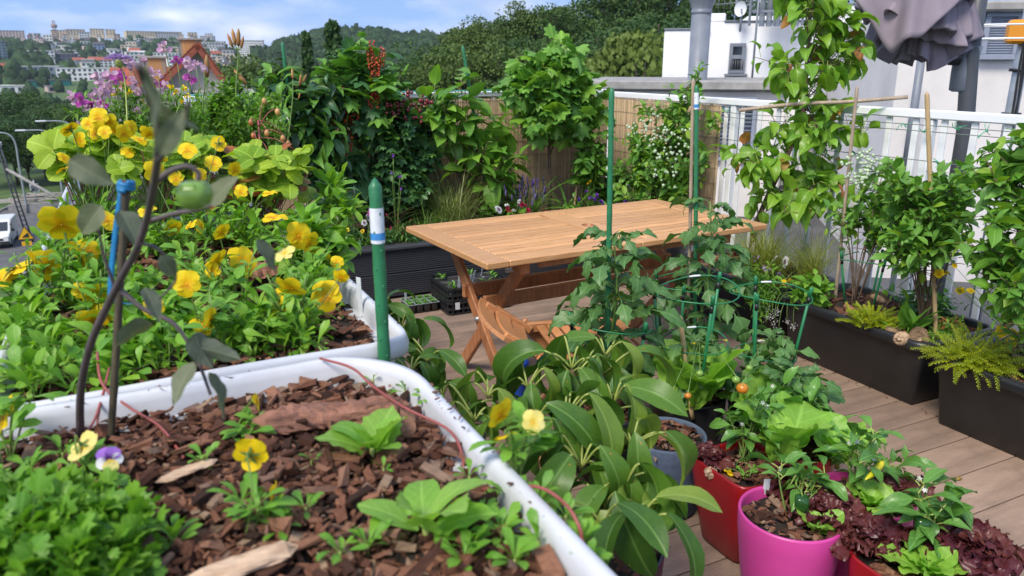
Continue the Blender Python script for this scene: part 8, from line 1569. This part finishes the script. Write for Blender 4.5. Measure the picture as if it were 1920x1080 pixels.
# ================================================================== gable house with brick chimneys
mbk, n_, l_, b_, o_ = newmat('brickwork'); bt = n_.new('ShaderNodeTexBrick'); l_.new(coords(n_, l_, 'Object'), bt.inputs['Vector']); bt.inputs['Color1'].default_value = (0.55, 0.30, 0.11, 1); bt.inputs['Color2'].default_value = (0.40, 0.19, 0.07, 1); bt.inputs['Mortar'].default_value = (0.30, 0.24, 0.18, 1); bt.inputs['Scale'].default_value = 1.0; bt.inputs['Brick Width'].default_value = 0.25; bt.inputs['Row Height'].default_value = 0.075; bt.inputs['Mortar Size'].default_value = 0.012; l_.new(bt.outputs['Color'], b_.inputs['Base Color']); b_.inputs['Roughness'].default_value = 0.9
GD = 46.0; az = slope(365, 110)[1]; gf = np.array([math.sin(az), math.cos(az), 0]); gr_ = np.array([gf[1], -gf[0], 0]); gq = ond(365, 110, GD)
def gp(px, py, back=0.0): return onplane(px, py, gq, -gf) + gf * back
gh = thing('gable_house', 'house with a steep red roof gable and two brick chimneys', 'house', (gq[0], gq[1], G0))
ap, le, re = gp(371, 80), gp(296, 156), gp(424, 152); zb = le[2] - 1.0
wallpts = [gp(372, 90), gp(306, 152), gp(306, 152) * [1, 1, 0] + [0, 0, G0], gp(416, 148) * [1, 1, 0] + [0, 0, G0], gp(416, 148)]
V = np.array(wallpts + [q + gf * 9 for q in wallpts]); mb = MB(); mb.add(V, [[0, 1, 2, 3, 4], [9, 8, 7, 6, 5]] + [[i, (i + 5), ((i + 1) % 5 + 5), (i + 1) % 5] for i in range(5)]); mb.build('wall', hm('gable_render', (0.40, 0.37, 0.34)), gh, False)
def roofslab(a, b, th=0.30):
    a, b = a - gf * 0.6, b - gf * 0.6; up = nrm(np.cross(b - a, gf)); up = up if up[2] > 0 else -up; L_ = 10.2; mb = MB(); n = 16
    for i in range(n):           # courses of tiles, each overlapping the one below
        p, q = a + (b - a) * i / n, a + (b - a) * (i + 1.12) / n; P = np.array([p, q + up * 0.04, q + up * (0.04 + 0.05), p + up * 0.05]); W = np.concatenate([P, P + gf * L_]); mb.add(W, [[0, 1, 2, 3], [7, 6, 5, 4], [0, 4, 5, 1], [1, 5, 6, 2], [2, 6, 7, 3], [3, 7, 4, 0]], rnd=rng.uniform())
    o = mb.build('roof', m_tile, gh, False); q = MB(); mid = (a + b) / 2
    P = np.array([a - up * 0.02, b - up * 0.02, b - up * th, a - up * th]); W = np.concatenate([P, P + gf * 0.08]); q.add(W, [[0, 1, 2, 3], [7, 6, 5, 4], [0, 4, 5, 1], [1, 5, 6, 2], [2, 6, 7, 3], [3, 7, 4, 0]]); q.build('bargeboard', m_tile, gh, False)
roofslab(ap, le); roofslab(ap, re)
def chimney(x0, x1, yt, yb, back, cap=True):
    a, b = gp(x0, yt, back), gp(x1, yt, back); c = (a + b) / 2; z0 = gp(x0, yb, back)[2]; w = np.dot(b - a, gr_); mb = MB(); R = np.stack([gr_, gf, [0, 0, 1]], -1); h = c[2] - z0; mb.add(*cbox((c[0], c[1], (c[2] + z0) / 2), (w, 0.9, h), 0.01, R)); ch_ = mb.build('chimney', mbk, gh, False); mb = MB(); mb.add(*cbox((c[0], c[1], c[2] + 0.05), (w + 0.25, 1.1, 0.12), 0.02, R)); mb.build('cap', m_conc, ch_, False)
chimney(335, 377, 73, 140, 2.5); chimney(262, 309, 109, 175, 1.0)
mb = MB(); R = np.stack([gr_, gf, [0, 0, 1]], -1); a, b = gp(255, 165), gp(300, 165); mb.add(*cbox(((a + b) / 2) * [1, 1, 0] + [0, 0, (a[2] + G0) / 2], (4.2, 5, a[2] - G0), 0.05, R)); mb.build('side_wing', hm('gable_wing', (0.34, 0.31, 0.29)), gh, False)
a = gp(262, 128); mb = MB(); mb.add(*cbox(gp(262, 158) + gf * 2.2, (3.2, 3.0, 0.3), 0.02, R @ euler(0.5, 0, 0))); mb.build('roof', m_tile, gh, False)
for k in range(3):
    mb = MB(); z = gp(415, 153 + 6 * k)[2]; a, b = gp(384, 155) - gf * 1.5, gp(455, 155) - gf * 1.5; a[2] = b[2] = z; mb.add(*bar(a, b, 0.08, 0.10)); mb.build('balcony_rail', m_conc, gh, False)
mb = MB(); a = gp(420, 172); mb.add(*cbox(a - gf * 0.2 + [0, 0, -2], (3.2, 2.6, 4.2), 0.05, R)); mb.build('balcony', m_conc, gh, False)
mb = MB(); mb.add(*cbox(gp(330, 178) - gf * 1.0 + [0, 0, -0.1], (6.5, 3.0, 0.25), 0.02, R)); mb.build('terrace_roof', m_conc, gh, False)

# ================================================================== street furniture far below
def vline(px, pyb, pyt, dist=None):
    b = onz(px, pyb, G0); hd = math.hypot(b[0], b[1]); s, _ = slope(px, pyt); return b, EYE[2] + s * hd, hd
b, zt, hd = vline(58, 455, 225); up_t = thing('utility_pole', 'lattice utility pole with insulators beside the road', 'utility pole', b); lean_ = gr_ * -0.9; mb = MB()
for q in (-0.16, 0.16): addtube(mb, [b + gr_ * q, np.array([b[0], b[1], zt]) + lean_ * 1.3 + gr_ * q * 0.6], 0.06, 6)
for k in range(26):
    t = k / 26; p = b + (np.array([b[0], b[1], zt]) + lean_ * 1.3 - b) * t; mb.add(*bar(p - gr_ * 0.16, p + gr_ * 0.16, 0.05, 0.08))
mb.build('lattice', m_darkgrey, up_t); mb = MB(); tp0 = np.array([b[0], b[1], zt]) + lean_ * 1.3; s0_ = b + (tp0 - b) * 0.62; addtube(mb, [s0_, b + gr_ * 5.2 + [0, 0, 1.0]], 0.11, 7); mb.build('stay', m_conc, up_t)
for k, t in enumerate((0.80, 0.87, 0.94)):
    p = b + (tp0 - b) * t; mb = MB(); mb.add(*bar(p - gf * 0.9, p + gf * 0.9, 0.07, 0.07)); ar = mb.build('cross_arm', m_darkgrey, up_t)
    for s in (-0.8, 0.8): mb = MB(); V, F = lathe([(0.001, 0.28), (0.05, 0.26), (0.09, 0.18), (0.05, 0.15), (0.09, 0.08), (0.04, 0.0)], 8, p + gf * s); mb.add(V, F); mb.build('insulator', m_label, ar)
    for s in (-0.8, 0.8):
        e = p + gf * (s - 4) - gr_ * 30 + [0, 0, -1.0]; mb = MB(); m_ = (p + gf * s + e) / 2 - [0, 0, 1.2]; addtube(mb, bez(p + gf * s + [0, 0, 0.28], m_, e, 12), 0.025, 4); mb.build('wire', m_darkgrey, up_t)
mb = MB(); P = spline([tp0, tp0 + [0, 0, 0.6] - gr_ * 0.6, tp0 + [0, 0, 1.3] - gr_ * 2.2], 10); addtube(mb, P, 0.05, 6); mb.add(*cbox(P[-1] - gr_ * 0.4, (0.9, 0.25, 0.12), 0.04, R)); mb.build('lamp_arm', m_galv, up_t)
for k, (px, pyb, pyt, ax, lab) in enumerate(((52, 400, 247, -1.7, 'grey street lamp just right of the utility pole'), (123, 395, 242, -2.2, 'grey street lamp behind the strawberry leaf'), (160, 390, 225, -2.2, 'grey street lamp farthest from the road sign'))):
    b2, z2, hd2 = vline(px, pyb, pyt); t = thing('street_lamp', lab, 'street lamp', b2); tp1 = np.array([b2[0], b2[1], z2]); mb = MB(); addtube(mb, spline([b2, b2 * 0.4 + tp1 * 0.6, tp1 - [0, 0, 0.9], tp1 + gr_ * ax * 0.3 - [0, 0, 0.1], tp1 + gr_ * ax], 24), np.linspace(0.10, 0.045, 24), 8); mb.build('pole', m_galv, t)
    mb = MB(); e = tp1 + gr_ * ax * 1.12; mb.add(*cbox(e, (0.8, 0.28, 0.12), 0.05, R)); mb.build('lamp_head', m_label, t, False)
# signs
m_signy = M('sign_yellow', (0.75, 0.42, 0.01), (0.7, 0.38, 0.01), rough=0.4); m_signb = M('sign_black', (0.02, 0.02, 0.02), (0.015, 0.015, 0.015), rough=0.5)
b2, z2, hd2 = vline(53, 470, 424); sg = thing('warning_sign', 'yellow triangular warning sign with a weight plate by the road', 'road sign', b2); kpx = hd2 / FPX; c = np.array([b2[0], b2[1], z2]); tv = -gf
def tri(c, r, off): return np.array([c + tv * off + [0, 0, r], c + tv * off + gr_ * r * 0.95 - [0, 0, r * 0.75], c + tv * off - gr_ * r * 0.95 - [0, 0, r * 0.75]])
def prism(mb, A, th=0.03): n = len(A); V = np.concatenate([A, A - tv * th]); mb.add(V, [list(range(n)), list(range(n, 2 * n))[::-1]] + [[i, (i + 1) % n, n + (i + 1) % n, n + i] for i in range(n)])
c0 = c - [0, 0, 12 * kpx]; mb = MB(); prism(mb, tri(c0, 13 * kpx, 0)); mb.build('border', m_signb, sg, False); mb = MB(); prism(mb, tri(c0, 11 * kpx, 0.035)); mb.build('panel', m_signy, sg, False); mb = MB(); prism(mb, np.array([c0 + tv * 0.075 + gr_ * 5 * kpx - [0, 0, 5 * kpx], c0 + tv * 0.075 - gr_ * 5 * kpx - [0, 0, 5 * kpx], c0 + tv * 0.075 + gr_ * 3.5 * kpx + [0, 0, 2 * kpx]])); mb.build('slope_symbol', m_signb, sg, False)
mb = MB(); mb.add(*cbox(c0 - [0, 0, 16 * kpx], (14 * kpx, 0.03, 7 * kpx), 0.01, R)); pl = mb.build('plate', m_signy, sg, False)
tx = bpy.data.curves.new('plate_text', 'FONT'); tx.body = '14'; tx.size = 6.5 * kpx; tx.align_x = 'CENTER'; tx.align_y = 'CENTER'; tx.extrude = 0.005; t0_ = bpy.data.objects.new('t0', tx); col.objects.link(t0_); me_ = bpy.data.meshes.new_from_object(t0_.evaluated_get(bpy.context.evaluated_depsgraph_get())); bpy.data.objects.remove(t0_); me_.materials.clear(); me_.materials.append(m_signb); to = bpy.data.objects.new('plate_text', me_); col.objects.link(to); to.parent = pl; to.matrix_basis = Matrix.Translation(Vector(-wloc(pl))) @ Matrix(mat4(np.stack([gr_, [0, 0, 1], tv], -1), c0 - np.array([0, 0, 16 * kpx]) + tv * 0.03))
mb = MB(); addtube(mb, [b2, c + [0, 0, -0.1] - tv * 0.05], 0.05, 7); mb.build('post', m_galv, sg)
b2, z2, hd2 = vline(72, 394, 337); sg = thing('end_sign', 'square white road sign with a crossed out ring on a pole', 'road sign', b2); kpx = hd2 / FPX; c = np.array([b2[0], b2[1], z2]) - [0, 0, 12 * kpx]; mb = MB(); mb.add(*cbox(c, (13 * kpx, 0.04, 13 * kpx), 0.01, R)); mb.build('panel', M('sign_grey', (0.42, 0.44, 0.47), (0.38, 0.4, 0.43), rough=0.4), sg, False)
a = np.linspace(0, 2 * PI, 25)[:, None]; mb = MB(); addtube(mb, c + tv * 0.05 + gr_ * np.cos(a) * 4.2 * kpx + np.array([0, 0, 1.0]) * np.sin(a) * 4.2 * kpx, 0.6 * kpx, 5, cap=False); mb.build('ring', m_signb, sg); mb = MB(); addtube(mb, [c + tv * 0.06 - gr_ * 6 * kpx - [0, 0, 6 * kpx], c + tv * 0.06 + gr_ * 6 * kpx + [0, 0, 6 * kpx]], 0.8 * kpx, 5); mb.build('slash', m_signb, sg); mb = MB(); addtube(mb, [b2, c + [0, 0, 12 * kpx] - tv * 0.06], 0.05, 7); mb.build('post', m_galv, sg)
# stacked boards and low wall
g = np.random.default_rng(6)
wp = thing('board_pile', 'untidy pile of weathered boards on the grass beyond the road', 'wood pile', onz(60, 372, G0))
for k in range(26): q = onz(30 + g.uniform(0, 66), 362 + g.uniform(0, 20), G0 + g.uniform(0.1, 1.0)); d = gr_ * math.cos(g.normal(0, 0.25)) + gf * g.normal(0, 0.3) + [0, 0, g.normal(0, 0.08)]; mb = MB(); mb.add(*bar(q - d * g.uniform(0.8, 2.2), q + d * g.uniform(0.8, 2.2), 0.25, 0.07), rnd=g.uniform()); mb.build('board', m_drift, wp, False)
p, q = onz(18, 402, G0), onz(98, 396, G0); mb = MB(); mb.add(*bar(p + [0, 0, 0.4], q + [0, 0, 0.4], 0.3, 0.9)); tag(mb.build('low_wall', m_conc, smooth=False), 'low pale concrete wall along the grass behind the van', 'wall')
# white van
vp = onz(4, 457, G0); vd = nrm(st[10] - st[14]); k_ = np.argmin(np.linalg.norm(st - vp, axis=1)); vd = -nrm(st[min(k_ + 1, 23)] - st[k_ - 1]); vs = np.cross([0, 0, 1], vd); van = thing('van', 'white delivery van driving up the street at the left edge', 'van', vp); RV = np.stack([vd, vs, [0, 0, 1]], -1)
m_van = M('van_paint', (0.78, 0.79, 0.80), (0.74, 0.75, 0.76), rough=0.25, scale=0.5); m_tyre = M('tyre', (0.012, 0.012, 0.012), (0.01, 0.01, 0.01), rough=0.8)
side = np.array([(-2.2, 0.32), (2.05, 0.32), (2.2, 0.5), (2.2, 0.85), (1.95, 1.05), (1.35, 1.18), (0.72, 1.78), (0.45, 1.88), (-2.1, 1.88), (-2.2, 1.75)])
def vprof(P, yw, ins): return [np.column_stack([P[:, 0] * s_, np.full(len(P), y), (P[:, 1] - 1.0) * s_ + 1.0]) for y, s_ in ((-yw, 1 - ins), (-yw + 0.08, 1), (yw - 0.08, 1), (yw, 1 - ins))]
mb = MB(); v, f = loft(np.array(vprof(side, 0.88, 0.04))); n = len(side); mb.add(v @ RV.T + vp, f); mb.f.setdefault((n, 0), []).extend([np.arange(n)[None], (np.arange(n)[::-1] + 3 * n)[None]]); mb.build('body', m_van, van, False)
def vbox(name, c, s, mat, b=0.03, Rl=None): mb = MB(); mb.add(*cbox(vp + RV @ np.array(c), s, b, RV if Rl is None else RV @ Rl)); return mb.build(name, mat, van, False)
vbox('windscreen', (1.055, 0, 1.49), (0.82, 1.45, 0.03), m_glassdark, 0.01, euler(0, 0.76, 0))
for s in (-1, 1):
    vbox('side_window', (0.55, s * 0.868, 1.42), (0.75, 0.03, 0.42), m_glassdark, 0.02); vbox('headlight', (2.10, s * 0.66, 0.86), (0.2, 0.36, 0.18), m_label, 0.03); vbox('mirror', (0.98, s * 1.0, 1.2), (0.12, 0.2, 0.24), m_signb, 0.03)
    for x in (1.42, -1.35):
        mb = MB(); V, F = lathe([(0.001, -0.10), (0.20, -0.10), (0.31, -0.09), (0.33, -0.05), (0.33, 0.05), (0.31, 0.09), (0.20, 0.10), (0.001, 0.10)], 20); Rw = np.stack([[1, 0, 0], [0, 0, 1], [0, 1, 0]], -1).astype(float); mb.add((V @ Rw.T + [x, s * 0.80, 0.33]) @ RV.T + vp, F); wh = mb.build('wheel', m_tyre, van); mb = MB(); V, F = lathe([(0.001, 0.115), (0.18, 0.11), (0.2, 0.10)], 16); mb.add((V * [1, 1, s] @ Rw.T + [x, s * 0.80, 0.33]) @ RV.T + vp, F); mb.build('rim', m_galv, wh)
vbox('bumper', (2.16, 0, 0.45), (0.16, 1.7, 0.30), m_signb, 0.05); vbox('grille', (2.19, 0, 0.72), (0.06, 1.0, 0.16), m_signb, 0.02); vbox('number_plate', (2.25, 0, 0.45), (0.02, 0.5, 0.12), m_label, 0.005)

# ================================================================== the air between here and the town
mb = MB(); mb.add(*cbox((0, 0, 10), (5200, 5200, 160), 0.1)); hz = mb.build('haze', None, smooth=False); hz.data.materials.clear(); tag(hz, 'thin bluish summer haze over the valley', 'haze', kind='stuff')
mh = bpy.data.materials.new('haze'); mh.use_nodes = True; mh.node_tree.nodes.clear(); ho = mh.node_tree.nodes.new('ShaderNodeOutputMaterial'); hv = mh.node_tree.nodes.new('ShaderNodeVolumePrincipled'); hv.inputs['Color'].default_value = (0.80, 0.88, 1.0, 1); hv.inputs['Density'].default_value = 0.00012; hv.inputs['Anisotropy'].default_value = 0.2; mh.node_tree.links.new(hv.outputs[0], ho.inputs['Volume']); hz.data.materials.append(mh)

# ================================================================== crumbs of soil and fallen leaves on the deck
chips('soil_crumbs', 'dark soil crumbs along the foot of the trough planters', (3.02, 3.10, 1.0, 3.8), 420, 0.003, 0.0055, 301, zr=0.004)
chips('soil_crumbs', 'scattered bark crumbs on the deck round the pots', (1.2, 2.6, 0.8, 2.6), 70, 0.003, 0.006, 302, zr=0.003)
gl = np.random.default_rng(77); m_dry = leafmat('dry_leaf', (0.30, 0.17, 0.05), (0.36, 0.28, 0.07), trans=0.1, vein=0.3)
for i, (x, y, lab) in enumerate(((2.62, 1.55, 'dry leaf lying on the deck path before the nearest trough'), (2.45, 1.95, 'dry leaf on the deck path between cage and middle trough'), (2.72, 2.30, 'dry leaf on the deck close to the middle trough'), (2.35, 1.28, 'dry leaf on the deck at the bottom of the path'), (1.30, 3.70, 'dry leaf on the deck under the left end of the table'), (2.20, 1.45, 'dry leaf on the deck beside the right red lettuce'), (1.05, 3.2, 'dry leaf on the deck left of the table legs'))):
    mb = MB(); tp = leaf(ELLIP, 0.45, 6, 4, 0.35, 0.2, 0.5, 0.03, 2, ph=i); R_ = rotz(gl.uniform(0, 6.28)); mb.add(tp['V'] @ R_.T * gl.uniform(0.03, 0.05) + [x, y, 0.004], tp['F'], tp['UV'], gl.uniform()); tag(mb.build('fallen_leaf', m_dry), lab, 'leaf')

for k, (x0, x1, y0, y1, lab) in enumerate(((T1[1] - 0.024, T1[1] - 0.004, 0.4, 1.12, 'soil crumbs on the right rim of the nearest bathtub'), (-0.3, 0.25, T1[3] - 0.022, T1[3] - 0.004, 'soil crumbs on the back rim of the nearest bathtub'), (T2[1] - 0.024, T2[1] - 0.004, 1.4, 2.6, 'soil crumbs on the right rim of the middle bathtub'))): chips('soil_crumbs', lab, (x0, x1, y0, y1), 60, 0.999, 0.004, 400 + k, zr=0.002)
